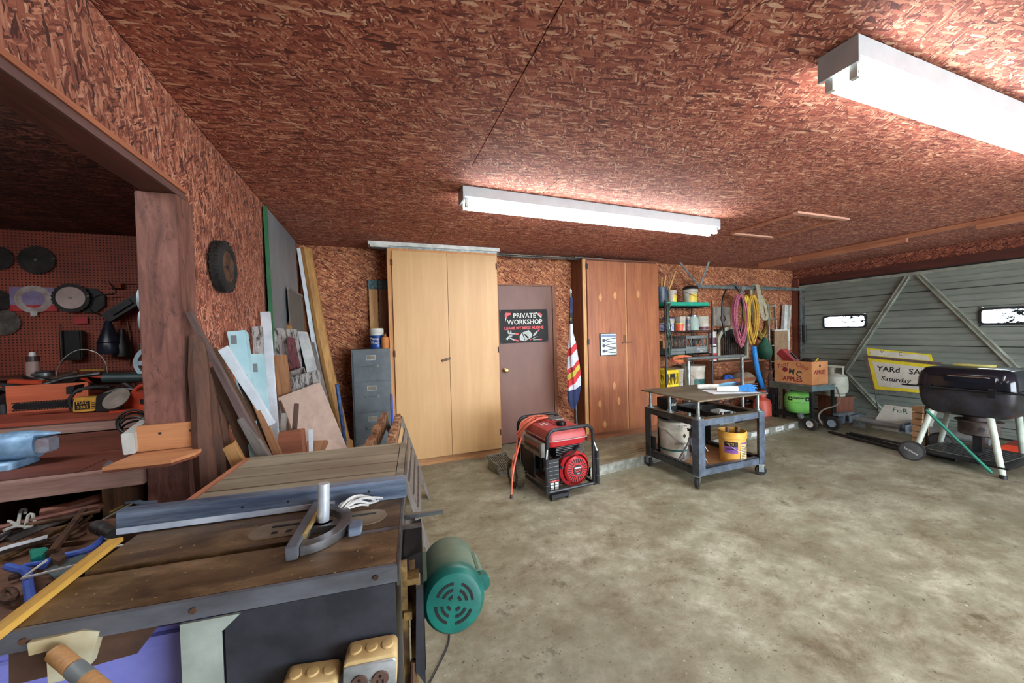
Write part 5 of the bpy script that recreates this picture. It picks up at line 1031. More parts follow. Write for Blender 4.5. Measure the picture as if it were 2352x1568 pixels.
for x in (-.115, W+.10):
    t = tyre(gn, (x, .42, .124), .124, .09, m_white)
    tb_ = B()
    for i in range(26):
        a = 2*PI*i/26
        for s in (-1, 0, 1): tb_.box((s*.028, .123*math.cos(a+s*.06), .123*math.sin(a+s*.06)), (.020, .010, .016), Euler((a, 0, 0)))
    tag(tb_.o('tread_blocks', m_mudtyre, t), kind='stuff')
    for c in t.children:
        if c.name.startswith('tyre'): c.data.materials[0] = m_mudtyre
B().cyl((-.1, .42, .124), (W+.1, .42, .124), .012, .012, 10).o('axle', m_frame, gn)
# orange extension cord draped over the generator
m_cord = M('orange_cord', sc(222, 120, 92), sc(196, 92, 66), .5); GW = Matrix.Translation((1.32, 2.79, 0)) @ Matrix.Rotation(.06, 4, 'Z')
def G(x, y, z): return GW @ Vector((x, y, z))
xc = thing('extension_cord', 'orange extension cord draped over the generator to the floor', 'cord', (0, 0, 0))
def hank(o1, o2, k): return [G(-.05+o1, .48, .44+k), G(.02, .44+o2, .555+k*.5), G(.12, .42+o2, .60+k), G(.21+o1, .44, .605), G(.24+o1, .50, .607), G(.19, .54, .606), G(.10, .50+o2, .600+k), G(.0, .50+o2, .555), G(-.05+o1, .50, .47)]
B().tube(spline(hank(0, 0, 0), 6), .0085, 8).tube(spline(hank(.02, .03, .008), 6), .0085, 8).tube(spline(hank(-.012, -.03, .016), 6), .0085, 8).o('hank', m_cord, xc)
B().tube(spline([G(-.05, .50, .45), G(-.09, .47, .30), G(-.13, .44, .27), G(-.20, .32, .12), G(-.215, .30, .02)], 6), .0085, 8).tube(spline([G(-.03, .46, .44), G(-.15, .30, .36), G(-.235, .22, .2), G(-.25, .22, .03)], 6), .0085, 8).o('dangling_end', m_cord, xc)
B().cyl(G(-.25, .22, .032), G(-.253, .215, .001), .013, .016, 10).o('plug', M('plug_dark', sc(62, 40, 36), None, .6), xc)
grt = thing('ribbed_grate', 'small ribbed aluminium grate on the floor behind the generator wheel', 'grate', (1.20, 3.66, 0), .2)
for i in range(11): B().box((-.10+i*.02, 0, .075), (.008, .26, .012), Euler((.45, 0, 0))).o('bar', m_alu, grt)
for y in (-.12, .12): B().bx(-.11, .11, y-.012, y+.012, .0 if y < 0 else .1, .03 if y < 0 else .14).o('frame_bar', m_alu, grt)
for x in (-.11, .095): B().bx(x, x+.015, -.1, .12, 0, .10).o('side_cheek', m_alu, grt)
# ------------------------------------------------------------ aluminium plank on the floor
pk_ = thing('scaffold_plank', 'long ribbed aluminium scaffold plank lying on the floor', 'plank', (1.93, 3.115, 0), .0955)
PLn = 3.62
for i in range(6): B().bx(0, PLn, .008+i*.058, .058+i*.058, .088, .1).o('deck_rib', M('alu_deck', sc(158, 150, 120), sc(112, 106, 82), .5, .3, 9, (.3, 1, 1)), pk_, .002)
B().bx(0, PLn, 0, .005, .004, .10).bx(0, PLn, -.010, 0, .0, .008).bx(0, PLn, -.010, 0, .092, .10).o('side_channel', m_alu, pk_); B().bx(0, PLn, .353, .358, .004, .10).bx(0, PLn, .358, .366, 0, .008).o('side_channel', m_alu, pk_)
B().bx(0, PLn, .008, .35, .04, .085).o('core', m_wingdk, pk_)
for x in (0.002, PLn-.022): B().bx(x, x+.02, .008, .35, .03, .087).o('end_cap', m_galv, pk_)
for x in (.30, .55, 1.9): B().torus((x, -.002, .05), .013, .004, 16, 6, Euler((PI/2, 0, 0))).o('rivet_ring', m_alu, pk_)
m_lab = M('sticker', sc(200, 202, 196), sc(176, 176, 168), .5)
for x0, x1 in ((2.55, 2.72), (2.80, 2.92), (3.08, 3.26), (3.38, 3.52)): B().bx(x0, x1, -.0015, -.0004, .025, .078).o('sticker', m_lab, pk_)
text('lettering', 'DANGER', .03, m_black, pk_, (3.17, -.0018, .052)); text('lettering', 'X', .04, m_black, pk_, (2.88, -.0018, .05))
# ------------------------------------------------------------ welding cart
m_cartb = M('cart_blue', sc(100, 112, 128), sc(70, 78, 88), .45, .4, 9, spots=sc(40, 40, 42), spot_scale=40, spot_t=.70); m_cartd = M('cart_dark', sc(70, 72, 72), sc(46, 46, 46), .5, .4, 10, spots=sc(150, 150, 144), spot_scale=50, spot_t=.73)
def platemat():
    t = NT('rust_plate'); o = t.obj(); a = t.noise(o, 4, 5, .65); b = t.noise(t.mapp(o, (1, 1, 1), (0, 0, 0), (2, 2, 2)), 2.2, 4, .6)
    col = t.ramp(a, [(.35, sc(82, 76, 62)), (.65, sc(122, 114, 94))]); col = t.mix(t.ramp(b, [(.52, (0, 0, 0, 1)), (.66, (.8, .8, .8, 1))]), col, sc(150, 106, 70)); return t.out(col, .55, .35, a, .2, .003)
m_plate2 = platemat()
ct = thing('steel_cart', 'welded grey steel cart on casters with raised plate top', 'cart', (2.645, 2.475, 0), .01)
CX, CYl = .845, .685
for i, (x, y) in enumerate(((0, 0), (0, CYl), (CX, 0), (CX, CYl))):
    sx, sy = (1 if x == 0 else -1), (1 if y == 0 else -1)
    B().bx(min(x, x+sx*.075), max(x, x+sx*.075), min(y, y+sy*.006), max(y, y+sy*.006), .115, .618).bx(min(x, x+sx*.006), max(x, x+sx*.006), min(y+sy*.006, y+sy*.075), max(y+sy*.006, y+sy*.075), .115, .618).o('leg', m_cartb if y == 0 else m_cartd, ct)
    c = thing('caster', None, None); c.parent = ct; c.location = (x+sx*.03, y+sy*.03, 0); c.rotation_euler = (0, 0, .5+i)
    B().lathe([(.012, -.014), (.04, -.016), (.048, -.012), (.05, 0), (.048, .012), (.04, .016), (.012, .014)], (0, .015, .05), 22, True, RX(PI/2)).o('wheel', m_rubber, c); B().bx(-.022, .022, -.009, -.005, .04, .105).bx(-.022, .022, .035, .039, .04, .105).bx(-.03, .03, -.012, .042, .105, .113).o('fork', m_galv, c); B().cyl((0, -.013, .05), (0, .043, .05), .006, .006, 8).o('axle', m_steel, c)
for z0, z1 in ((.115, .178), (.56, .618)):
    for y0, y1 in ((.0065, .0125), (CYl-.0125, CYl-.0065)): B().bx(.075, CX-.075, y0, y1, z0, z1).bx(.075, CX-.075, min(y0, y0+.05 if y0 < .3 else y1-.05), max(y1, y0+.05 if y0 < .3 else y1), z1-.006, z1).o('rail', m_cartb, ct)
    for x0, x1 in ((.0065, .0125), (CX-.0125, CX-.0065)): B().bx(x0, x1, .075, CYl-.075, z0, z1).bx(x0 if x0 < .3 else x1-.05, x0+.05 if x0 < .3 else x1, .075, CYl-.075, z1-.006, z1).o('rail', m_cartd, ct)
B().bx(.015, CX-.015, .015, CYl-.015, .118, .13).o('lower_shelf', M('shelf_ply', sc(178, 132, 84), sc(140, 98, 60), .6, 0, 6), ct)
B().bx(.0, CX, .0, .07, .6185, .622).bx(0, .07, .07, CYl, .6185, .622).bx(CX-.07, CX, .07, CYl, .6185, .622).bx(.07, CX-.07, CYl-.07, CYl, .6185, .622).o('top_frame', m_plate2, ct)
for x, y in ((.04, .04), (.04, .38), (.04, CYl-.04), (CX-.04, .04), (CX-.04, CYl-.04), (.42, .40)):
    t = B().cyl((x, y, .622 if x != .42 else .5), (x, y, .789), .0145, .0145, 12).o('threaded_post', m_galv, ct); B().lathe([(.045, .6225), (.045, .628), (.024, .629), (.024, .645), (.0146, .645)], (x, y, 0), 6 if x == .42 else 16, False).o('base_nut', m_galv, t)
B().bx(-.03, CX+.01, -.03, CYl+.02, .79, .803).o('plate_top', m_plate2, ct, .001)
B().bx(.36, .40, .1, CYl-.08, .57, .617).bx(.40, .78, .46, .50, .57, .617).bx(.14, .24, .50, .66, .13, .72).o('hitch_channel', m_blackmetal, ct)
text('lettering', 'Keller', .045, m_white, ct, (.19, .4985, .66)); B().bx(.012, .02, .55, .68, .2, .33).o('gusset', m_blackmetal, ct)
# cart contents
def bucket(name, label, loc, rt, rb, h, mat, cat='bucket', lid=None, group=None, handle=True, rz=0, opened=False, band=None):
    t = thing(name, label, cat, loc, rz, group)
    pr = [(.001, 0), (rb, 0), (rb*1.01, .004), (rb+(rt-rb)*.75, h*.78), (rb+(rt-rb)*.76, h*.79), (rt*1.03, h*.80), (rt*1.03, h*.86), (rt*.995, h*.865), (rt*.995, h*.93), (rt*1.035, h*.935), (rt*1.035, h*.985), (rt, h)]
    if opened: pr += [(rt*.95, h), (rt*.93, h*.9), (rb*.92, h*.25), (.001, h*.24)]
    B().lathe(pr, (0, 0, 0), 28, False).o('pail', mat, t)
    if not opened: B().lathe([(rt*1.04, h*.95), (rt*1.05, h*.96), (rt*1.05, h*1.02), (rt*.98, h*1.035), (rt*.9, h*1.02), (.001, h*1.02)], (0, 0, 0), 28, False).o('lid', lid or mat, t)
    if handle:
        B().tube(spline([(rt*1.02, 0, h*.83), (rt*.75, -rt*.75, h*.60), (0, -rt*1.04, h*.42), (-rt*.75, -rt*.75, h*.60), (-rt*1.02, 0, h*.83)], 5), .0022, 5).o('wire_handle', m_steel, t)
    if band:
        z0, z1, a0, a1, bm_ = band; n = 10; rr = lambda z: rb+(rt-rb)*z/h+.0015; vs = []
        for z in (z0*h, z1*h): vs += [(rr(z)*math.cos(a0+(a1-a0)*i/n), rr(z)*math.sin(a0+(a1-a0)*i/n), z) for i in range(n+1)]
        B().add(vs, [(i, i+1, n+2+i, n+1+i) for i in range(n)]).o('printed_label', bm_, t)
    return t
m_wpail = M('pail_white', sc(204, 202, 192), sc(168, 158, 140), .5, 0, 5); m_grn = M('label_green', sc(24, 90, 82), None, .5)
b1 = bucket('paint_bucket', 'scuffed white paint bucket with dark green stripes on cart shelf', (2.86, 2.99, .131), .150, .132, .36, m_wpail, rz=.1)
for z0, z1, a0, a1 in ((.245, .262, -1.5, -.6), (.075, .092, -2.4, -.6)): B().lathe([(.1345+.018*z/.36+.0012, z) for z in (z0, z1)], (0, 0, 0), 40, False).o('green_band', m_grn, b1) if z0 < .1 else None
text('lettering', 'CONCRETE', .030, m_black, b1, (-.035, -.136, .155), (PI/2, 0, -.25), wrap=.14); B().prism([(-.018, 0), (0, -.022), (.018, 0), (0, .022)], .001, (-.02, -.1455, .235), (1, 0, 0), (0, .07, 1)).o('diamond_mark', m_black, b1)
text('lettering', '4 x PA', .034, M('faded_red', sc(150, 96, 70), None, .6), b1, (-.05, -.156, .335), (PI/2, 0, -.3), wrap=.155)
B().torus((.09, -.115, .15), .024, .0025, 20, 5, Euler((PI/2, 0, .65))).o('recycle_mark', m_black, b1)
m_ypail = M('pail_yellow', sc(226, 172, 78), sc(210, 152, 62), .42)
b2 = bucket('handle_bucket', 'yellow open bucket holding two wooden handles on cart shelf', (3.245, 2.635, .131), .122, .108, .30, m_ypail, opened=True, rz=-.3)
def wraplabel(t, r, a0, a1, z0, z1, mat, name='printed_label'):
    n = 10; vs = [(r*math.cos(a0+(a1-a0)*i/n), r*math.sin(a0+(a1-a0)*i/n), z) for z in (z0, z1) for i in range(n+1)]
    return B().add(vs, [(i, i+1, n+2+i, n+1+i) for i in range(n)]).o(name, mat, t)
m_purp = M('label_purple', sc(138, 84, 160), None, .5)
wraplabel(b2, .1185, -2.75, -1.75, .10, .21, m_purp); wraplabel(b2, .1195, -2.75, -1.75, .165, .21, m_black, 'label_header'); wraplabel(b2, .1185, -1.55, -.75, .04, .205, M('label_cream', sc(214, 190, 140), None, .5)); wraplabel(b2, .1195, -1.55, -.75, .19, .205, m_purp, 'label_header')
for i in range(8): wraplabel(b2, .1195, -1.48, -.85-.05*(i % 3), .055+i*.016, .060+i*.016, m_black, 'print_line')
text('lettering', 'RTE', .030, M('pail_yellow', sc(226, 172, 78)), b2, (-.075, -.0945, .187), (PI/2, 0, -.7), wrap=.12); text('lettering', 'COATING', .022, m_black, b2, (-.075, -.0945, .14), (PI/2, 0, -.7), wrap=.12)
for (a, b, r, lb) in (((-.045, .02, .08), (-.05, .0, .335), .016, 'dark wooden handle at left inside the yellow bucket'), ((.04, .01, .08), (.045, -.02, .335), .021, 'pale-ended wooden handle at right inside the yellow bucket')):
    o_ = Matrix.Translation((3.245, 2.635, .131)) @ Matrix.Rotation(-.3, 4, 'Z'); p0, p1 = o_ @ Vector(a), o_ @ Vector(b)
    t = thing('mallet_grip', lb, 'tool', (0, 0, 0)); B().tube([p0, p1], r, 12).o('grip', m_oldwood, t); B().tube([p1, p1+(p1-p0)*.012], r*1.0, 12).o('end_grain', m_pine, t)
js = thing('jack_stand', 'grey steel jack stand with spread legs on cart shelf', 'jack stand', (2.80, 2.70, .131), .3)
m_js = M('jack_grey', sc(170, 172, 176), sc(130, 132, 136), .4, .5)
for sx, sy in ((-1, -1), (1, -1), (-1, 1), (1, 1)): B().plank((sx*.105, sy*.105, .0), (sx*.022, sy*.022, .215), .034, .006, (sx, sy, 0)).o('leg', m_js, js)
B().bx(-.028, .028, -.028, .028, .19, .26).o('collar', m_js, js); B().bx(-.018, .018, -.018, .018, .12, .33).o('post', m_rust, js); B().prism([(-.045, 0), (.045, 0), (.055, .03), (.02, .015), (-.02, .015), (-.055, .03)], .04, (0, .02, .33), (1, 0, 0), (0, 0, 1)).o('saddle', m_blackmetal, js); B().tube(spline([(.02, -.03, .235), (.07, -.05, .225), (.12, -.09, .13)], 4), .006, 6).o('ratchet_handle', m_chrome, js)
for s in (-1, 1): B().bx(-.1, .1, s*.105-.004, s*.105+.004, .0, .02).o('foot_bar', m_js, js)
one(B().box((3.02, 2.98, .185), (.16, .10, .10), Euler((0, 0, .4))), 'wood_block', WOOD('dark_block', sc(92, 58, 44), sc(62, 38, 30), 'x', 5), 'dark wood block at the back of cart shelf', 'block')
# brushes on the cart top
one(B().add([(3.00, 2.62, .8045), (3.42, 2.46, .8045), (3.50, 2.72, .8045), (3.10, 2.86, .8045), (3.00, 2.62, .806), (3.42, 2.46, .806), (3.50, 2.72, .806), (3.10, 2.86, .806)], [(0, 1, 2, 3), (7, 6, 5, 4), (0, 4, 5, 1), (1, 5, 6, 2), (2, 6, 7, 3), (3, 7, 4, 0)]), 'paper_sheet', M('paper', sc(214, 218, 222), None, .7), 'white paper sheet under the blue brushes', 'paper')
m_bris = M('bristle_blue', sc(40, 140, 205), sc(24, 106, 176), .6, 0, 40); m_bris2 = M('bristle_pale', sc(134, 184, 204), sc(104, 160, 186), .6, 0, 40)
for i, (c, rz, bm_, lb) in enumerate(((Vector((3.09, 2.90, .834)), -.50, m_bris2, 'white handled brush with pale blue bristles, rear of two'), (Vector((3.12, 2.70, .834)), -.42, m_bris, 'white handled brush with bright blue bristles, front of two'))):
    t = thing('scrub_brush', lb, 'brush', c, rz, 'brushes on the cart top')
    B().rings([((0, 0, 0), .02), ((.012, 0, 0), .027), ((.17, 0, 0), .028), ((.20, 0, 0), .026)], 16).o('handle', m_white, t); B().cyl((-.002, 0, 0), (.004, 0, 0), .010, .010, 10).o('hang_hole', m_black, t)
    random.seed(5+i); br = B()
    for k in range(70):
        a = random.uniform(0, 2*PI); q = random.random()**.5; e = Vector((.34+random.uniform(-.03, .03), math.cos(a)*q*.075, max(-.026, math.sin(a)*q*.05))); s0 = Vector((.195, math.cos(a)*q*.022, math.sin(a)*q*.022)); br.tube([s0, s0.lerp(e, .5)+Vector((0, 0, .006)), e], .003, 4)
    tag(br.o('bristles', bm_, t), kind='stuff')
# ------------------------------------------------------------ wire shelving with its load
sh = thing('wire_shelf', 'black wire shelving unit right of the red cabinet', 'shelf', (3.765, 4.06, 0)); SW, SD = .86, .36
for x in (0, SW):
    for y in (0, SD): B().cyl((x, y, 0), (x, y, 1.845), .0125, .0125, 10).o('post', m_blackmetal, sh)
SZ = (.20, .52, 1.07, 1.41, 1.76)
wsrc = None
for z in SZ:
    s = thing('wire_deck', None, None); s.parent = sh; s.location = (0, 0, z)
    for y in (0, SD): B().tube([(0, y, 0), (SW, y, 0)], .004, 6).tube([(0, y, -.03), (SW, y, -.03)], .004, 6).o('edge_wire', m_blackmetal, s); B().tube([(SW*i/30, y, -.03 if i % 2 else 0) for i in range(31)], .0025, 4).o('truss_wire', m_blackmetal, s)
    for x in (0, SW): B().tube([(x, 0, 0), (x, SD, 0)], .004, 6).o('end_wire', m_blackmetal, s)
    if wsrc is None:
        for i in range(1, 24):
            w_ = B().tube([(0, 0, 0), (0, SD, 0)], .002, 4).o('deck_wire', m_blackmetal, s) if wsrc is None else inst(wsrc, s); wsrc = wsrc or w_; w_.location = (SW*i/24, 0, .003)
    else:
        for i in range(1, 24): inst(wsrc, s, (SW*i/24, 0, .003))
m_binblue = M('bin_bluegrey', sc(66, 82, 98), sc(48, 60, 74), .4)
s1, s2, s3, s4 = (z+.006 for z in (SZ[4], SZ[3], SZ[2], SZ[1]))
gt = thing('plastic_tray', 'bright green plastic tray on top of wire shelf', 'tray', (4.19, 4.22, s1)); B().loft([[(x*k, y*k, z) for x, y in round_poly([(-.39, -.17), (.39, -.17), (.39, .17), (-.39, .17)], .03)] for k, z in ((.97, 0), (1, .008), (1, .05), (.97, .055))]).o('tray', M('green_plastic', sc(30, 160, 130), sc(20, 140, 112), .35), gt)
sb = thing('stick_bin', 'blue grey bin full of wooden sticks on top of wire shelf', 'bin', (3.87, 4.25, s1+.056))
B().lathe([(.001, 0), (.080, 0), (.085, .01), (.088, .22), (.092, .225), (.085, .225), (.08, .02), (.001, .02)], (0, 0, 0), 22, False).o('bin', m_binblue, sb)
sb.location.z = s1+.056
for i, (a, e) in enumerate((((-.05, 0), (-.09, .38)), ((-.03, .02), (-.06, .42)), ((.0, 0), (.02, .37)), ((.03, .03), (.12, .40)), ((.05, 0), (.20, .38)), ((.05, -.02), (.26, .47)), ((.06, .02), (.24, .32)))): B().plank((a[0], a[1], .03), (e[0], a[1], e[1]), .022, .012, (0, 1, 0)).o('stick', m_pine, sb)
m_lidblk = M('black_bag', sc(36, 32, 30), sc(24, 20, 20), .5); m_ylab = M('label_yellow', sc(232, 200, 60), None, .5)
u1 = bucket('pail_small', 'small white pail with yellow label next to stick bin', (4.01, 4.18, s1+.056), .060, .055, .17, m_wpail, handle=False, band=(.05, .62, -2.2, -.9, m_ylab)); text('lettering', 'OXI', .030, M('sign_red', sc(206, 60, 62)), u1, (0, -.063, .115), wrap=.06)
u2 = bucket('pail_large', 'white pail with yellow label and black bag on green tray', (4.34, 4.18, s1+.056), .105, .092, .20, m_wpail, lid=m_lidblk, band=(.05, .60, -2.4, -1.2, m_ylab)); text('lettering', 'Oxi', .032, M('sign_red', sc(206, 60, 62)), u2, (-.05, -.092, .11), (PI/2, 0, -.4), wrap=.1)
B().ball((0, 0, .215), (.10, .10, .035), 14, 6).o('bag_top', m_lidblk, u2)
cn = thing('chain_bundle', 'green beaded chains hanging at left end of wire shelf', 'chain', (3.79, 4.035, 0)); random.seed(8)
for k in range(7): B().tube(spline([(random.uniform(-.03, .05), random.uniform(-.02, .01), z) for z in (1.80, 1.6, 1.45, 1.3, 1.15, 1.05)], 4), .007, 5).o('chain', M('chain_green', sc(70, 96, 84), sc(36, 48, 44), .5, .3, 60), cn)
# second deck
u3 = bucket('pail_tub', 'white tub with yellow label and blue lid on wire shelf', (4.00, 4.25, s2), .080, .072, .18, m_wpail, lid=M('lid_blue', sc(52, 92, 160), None, .4), handle=False, band=(.1, .7, -2.4, -1.2, m_ylab))
bp = thing('pattern_box', 'blue and white patterned box at left on wire shelf', 'box', (3.85, 4.13, s2)); B().bx(-.085, .085, -.05, .05, 0, .11).o('box', M('blue_pattern', sc(220, 224, 230), sc(50, 86, 160), .5, 0, 40), bp, .003); B().bx(-.087, .087, -.052, .052, .111, .118).o('box_lid', m_white, bp)
ot = thing('orange_tub', 'small orange plastic tub on wire shelf', 'tub', (4.07, 4.12, s2)); B().lathe([(.001, 0), (.05, 0), (.058, .09), (.062, .09), (.062, .098), (.001, .1)], (0, 0, 0), 20, False).o('tub', M('tub_orange', sc(226, 98, 62), None, .4), ot); B().lathe([(.0625, .098), (.066, .098), (.066, .108), (.001, .110)], (0, 0, 0), 20, False).o('lid', m_ylab, ot)
wt2 = thing('white_tub', 'plain white square tub in the middle of wire shelf', 'tub', (4.175, 4.2, s2)); B().loft([[(x*k, y*k, z) for x, y in round_poly([(-.05, -.05), (.05, -.05), (.05, .05), (-.05, .05)], .012)] for k, z in ((.9, 0), (1, .19))]).o('tub', m_wpail, wt2); B().bx(-.053, .053, -.053, .053, .191, .205).o('lid', m_wpail, wt2)
cn2 = thing('spray_bottle', 'dark banded can beside the green glass jar', 'can', (4.265, 4.15, s2)); B().cyl((0, 0, 0), (0, 0, .18), .03, .03, 16).o('can', M('can_tan', sc(176, 130, 110), sc(60, 66, 92), .4, 0, 10, (1, 1, 3)), cn2); B().lathe([(.031, .1), (.031, .16)], (0, 0, 0), 16, False).o('blue_band', m_binblue, cn2); B().cyl((0, 0, .18), (0, 0, .2), .024, .02, 14).o('cap', m_white, cn2)
jr = thing('glass_jar', 'large glass jar of green and white bits on wire shelf', 'jar', (4.385, 4.17, s2)); tg = NT('jar_glass'); tg.bs.inputs['Base Color'].default_value = (.75, .9, .82, 1); tg.bs.inputs['Roughness'].default_value = .08; tg.bs.inputs['Transmission Weight'].default_value = .6; tg.bs.inputs['IOR'].default_value = 1.2
B().lathe([(.001, .002), (.074, .002), (.078, .15), (.06, .19), (.06, .2)], (0, 0, 0), 24, False).o('glass', tg.m, jr); B().cyl((0, 0, .005), (0, 0, .12), .069, .072, 20).o('contents', M('jar_bits', sc(170, 190, 170), sc(60, 120, 84), .6, 0, 50), jr); B().cyl((0, 0, .2), (0, 0, .222), .063, .063, 24).o('lid', m_steel, jr)
u5 = bucket('paint_pail', 'white ribbed pail with maroon base at right end of wire shelf', (4.56, 4.17, s2), .085, .08, .20, m_wpail, handle=False, band=(.02, .25, -3.1, 0, M('maroon', sc(96, 36, 60), None, .5)))
# third deck
def crate(name, label, loc, w_, d, h, mat, rz=0, txt=None):
    t = thing(name, label, 'crate', loc, rz)
    B().bx(-w_/2, w_/2, -d/2, d/2, 0, .01).o('bottom', mat, t)
    for x0, x1, y0, y1 in ((-w_/2, w_/2, -d/2, -d/2+.008), (-w_/2, w_/2, d/2-.008, d/2), (-w_/2, -w_/2+.008, -d/2+.008, d/2-.008), (w_/2-.008, w_/2, -d/2+.008, d/2-.008)):
        ax = x1-x0 > y1-y0; b = B().bx(x0, x1, y0, y1, 0, h*.40).bx(x0, x1, y0, y1, h*.86, h)
        n = 7; Lx = (x1-x0) if ax else (y1-y0)
        for i in range(n+1):
            p = (x0+Lx*i/n) if ax else (y0+Lx*i/n); q = min(p+Lx/n*.9, x1 if ax else y1) if i % 2 else max(p-Lx/n*.9, x0 if ax else y0); p = min(max(p, (x0 if ax else y0)+.006), (x1 if ax else y1)-.006)
            a_ = (p, (y0+y1)/2, h*.40) if ax else ((x0+x1)/2, p, h*.40); b_ = (q, (y0+y1)/2, h*.86) if ax else ((x0+x1)/2, q, h*.86); b.plank(a_, b_, .010, .007, (0, 1, 0) if ax else (1, 0, 0))
        b.o('lattice_side', mat, t)
    B().bx(-w_*.18, w_*.18, -d/2-.002, -d/2+.009, h*.70, h*.84).o('hand_hole', m_black, t)
    if txt: text('lettering', txt, .032, m_white, t, (w_*.22, -d/2-.001, h*.2))
    return t
m_crate = M('crate_grey', sc(118, 124, 122), sc(92, 98, 96), .5)
crate('milk_crate', 'grey plastic milk crate with lattice sides on wire shelf', (4.36, 4.24, s3), .40, .30, .26, m_crate, .0, 'Dairy Fresh\nMilk')
gtr = thing('grey_tray', 'grey folded tarpaulin at left of the milk crate', 'tarp', (3.98, 4.2, s3)); B().loft([[(x*k, y*k, z) for x, y in round_poly([(-.17, -.14), (.17, -.14), (.17, .14), (-.17, .14)], .04)] for k, z in ((.97, 0.05), (1, .06), (1, .075), (.96, .085))]).loft([[(x*k, y*k, z) for x, y in round_poly([(-.16, -.13), (.16, -.13), (.16, .13), (-.16, .13)], .04)] for k, z in ((.97, 0.0), (1, .01), (1, .04), (.96, .048))]).o('fold', m_crate, gtr)
wbk = thing('wood_scrap', 'brown wood block on the grey tarpaulin', 'block', (3.95, 4.28, s3+.086)); B().bx(-.08, .08, -.05, .05, 0, .11).o('block', m_brown, wbk)
ox = thing('orange_coil', 'coiled orange cord hanging under the grey tarpaulin', 'cord', (3.97, 4.03, s3-.05))
for i in range(6): B().tube([(.14*math.cos(a)*(1+.04*i), .02*math.sin(a*2+i)-.02-.004*i, .035*math.sin(a)+.006*i-.02) for a in [2*PI*k/24 for k in range(24)]], .007, 6, closed=True).o('loop', m_cord if i < 5 else M('wire_yellow', sc(190, 150, 60)), ox)
# lower deck and junk
yc = crate('yellow_crate', 'bright yellow plastic crate at bottom of wire shelf', (3.88, 4.20, s4), .21, .28, .34, M('crate_yellow', sc(226, 200, 50), sc(206, 176, 36), .4))
u6 = bucket('white_bucket', 'white bucket with blue label between crate and big bucket', (4.10, 4.24, s4), .11, .10, .33, m_wpail, band=(.02, .25, -2.6, -.6, M('lid_blue', sc(52, 92, 160))))
u7 = bucket('big_bucket', 'large white bucket with dark green label on wire shelf', (4.40, 4.20, s4), .155, .14, .36, m_wpail, band=(.05, .5, -2.3, -.7, m_grn))
jk = thing('scrap_heap', 'heap of dark scrap metal on the bottom wire shelf', 'scrap metal', (4.19, 4.24, SZ[0]+.006)); random.seed(21)
for k in range(40):
    a = random.uniform(0, PI); p = Vector((random.uniform(-.38, .38), random.uniform(-.14, .14), random.uniform(.012, .16))); d = Vector((math.cos(a), math.sin(a)*.6, random.uniform(-.25, .25)))*random.uniform(.04, .12)
    B().tube([p-d, p+d], random.uniform(.006, .016), 6).o('scrap_piece', random.choice((m_rust, m_blackmetal, m_steel, m_oldwood, m_black)), jk)
for i, (z, lb, cm) in enumerate(((1.205, 'upper maroon labelled paint tin right of the shelf post', 'maroon'), (1.02, 'lower white and red paint tin right of the shelf post', 'sign_red'))):
    u = bucket('paint_tin', lb, (4.72, 4.14, .95 if i else 1.18), .055, .055, .20, M('tin_white', sc(210, 206, 200), None, .45), handle=False, group='stacked paint tins', band=(.1, .6, -3.1, 0, MATS['maroon'] if not i else m_sr))
# ------------------------------------------------------------ low wooden shelf with arched screen, ropes and corner junk
lw = thing('low_shelf', 'low brown wooden shelf under the hanging ropes', 'shelf', (5.22, 4.27, 0)); m_lw = WOOD('lowshelf', sc(150, 94, 62), sc(98, 58, 38), 'x', 4)
for z in (.10, .56, .925): B().bx(-.54, .54, -.17, .18, z-.022, z).o('board', m_lw, lw)
for x in (-.55, .55): B().bx(x-.012, x+.012, -.17, .18, 0, .925).o('side', m_lw, lw)
B().bx(-.54, .54, -.172, -.155, .60, .66).o('front_lip', m_lw, lw)
bl_ = thing('blue_towel', 'crumpled blue towel on the low wooden shelf', 'towel', (5.0, 4.18, .565)); random.seed(4)
for k in range(6): B().tube(spline([Vector((-.1+.04*k, random.uniform(-.05, .05), .02)), Vector((-.02+.03*k, random.uniform(-.05, .02), random.uniform(.06, .14))), Vector((.1+.03*k, random.uniform(-.06, .05), .025))], 5), .026, 8).o('fold', M('towel_blue', sc(44, 98, 176), sc(30, 72, 140), .85), bl_)
cbx = thing('crushed_carton', 'crumpled grey brown paper sack on the low wooden shelf', 'sack', (5.42, 4.2, .562)); B().loft([[(x*k, y*k, z) for x, y in round_poly([(-.17, -.10), (.17, -.10), (.17, .10), (-.17, .10)], .04)] for k, z in ((.9, 0), (1, .05), (.9, .12), (.5, .17))]).o('sack', M('sack_paper', sc(158, 140, 118), sc(120, 102, 84), .9), cbx)
jk2 = thing('scrap_heap', 'heap of cables and parts at the bottom of low wooden shelf', 'scrap metal', (5.2, 4.2, .10)); random.seed(31)
for k in range(30):
    a = random.uniform(0, PI); p = Vector((random.uniform(-.45, .45), random.uniform(-.12, .1), random.uniform(.012, .22))); d = Vector((math.cos(a), math.sin(a)*.5, random.uniform(-.3, .3)))*random.uniform(.04, .12)
    B().tube([p-d, p+d], random.uniform(.006, .02), 6).o('scrap_piece', random.choice((m_rust, m_blackmetal, m_steel, m_black)), jk2)
crate('lattice_crate', 'pale grey lattice crate on the floor behind the cart', (4.62, 3.80+.1, 0), .30, .16, .30, M('crate_pale', sc(170, 174, 168), None, .5))
ar = thing('arched_screen', 'old white arched frame with dark grille on low shelf', 'frame', (5.43, 4.36, .926)); m_arch = M('arch_white', sc(184, 184, 164), sc(150, 148, 128), .6)
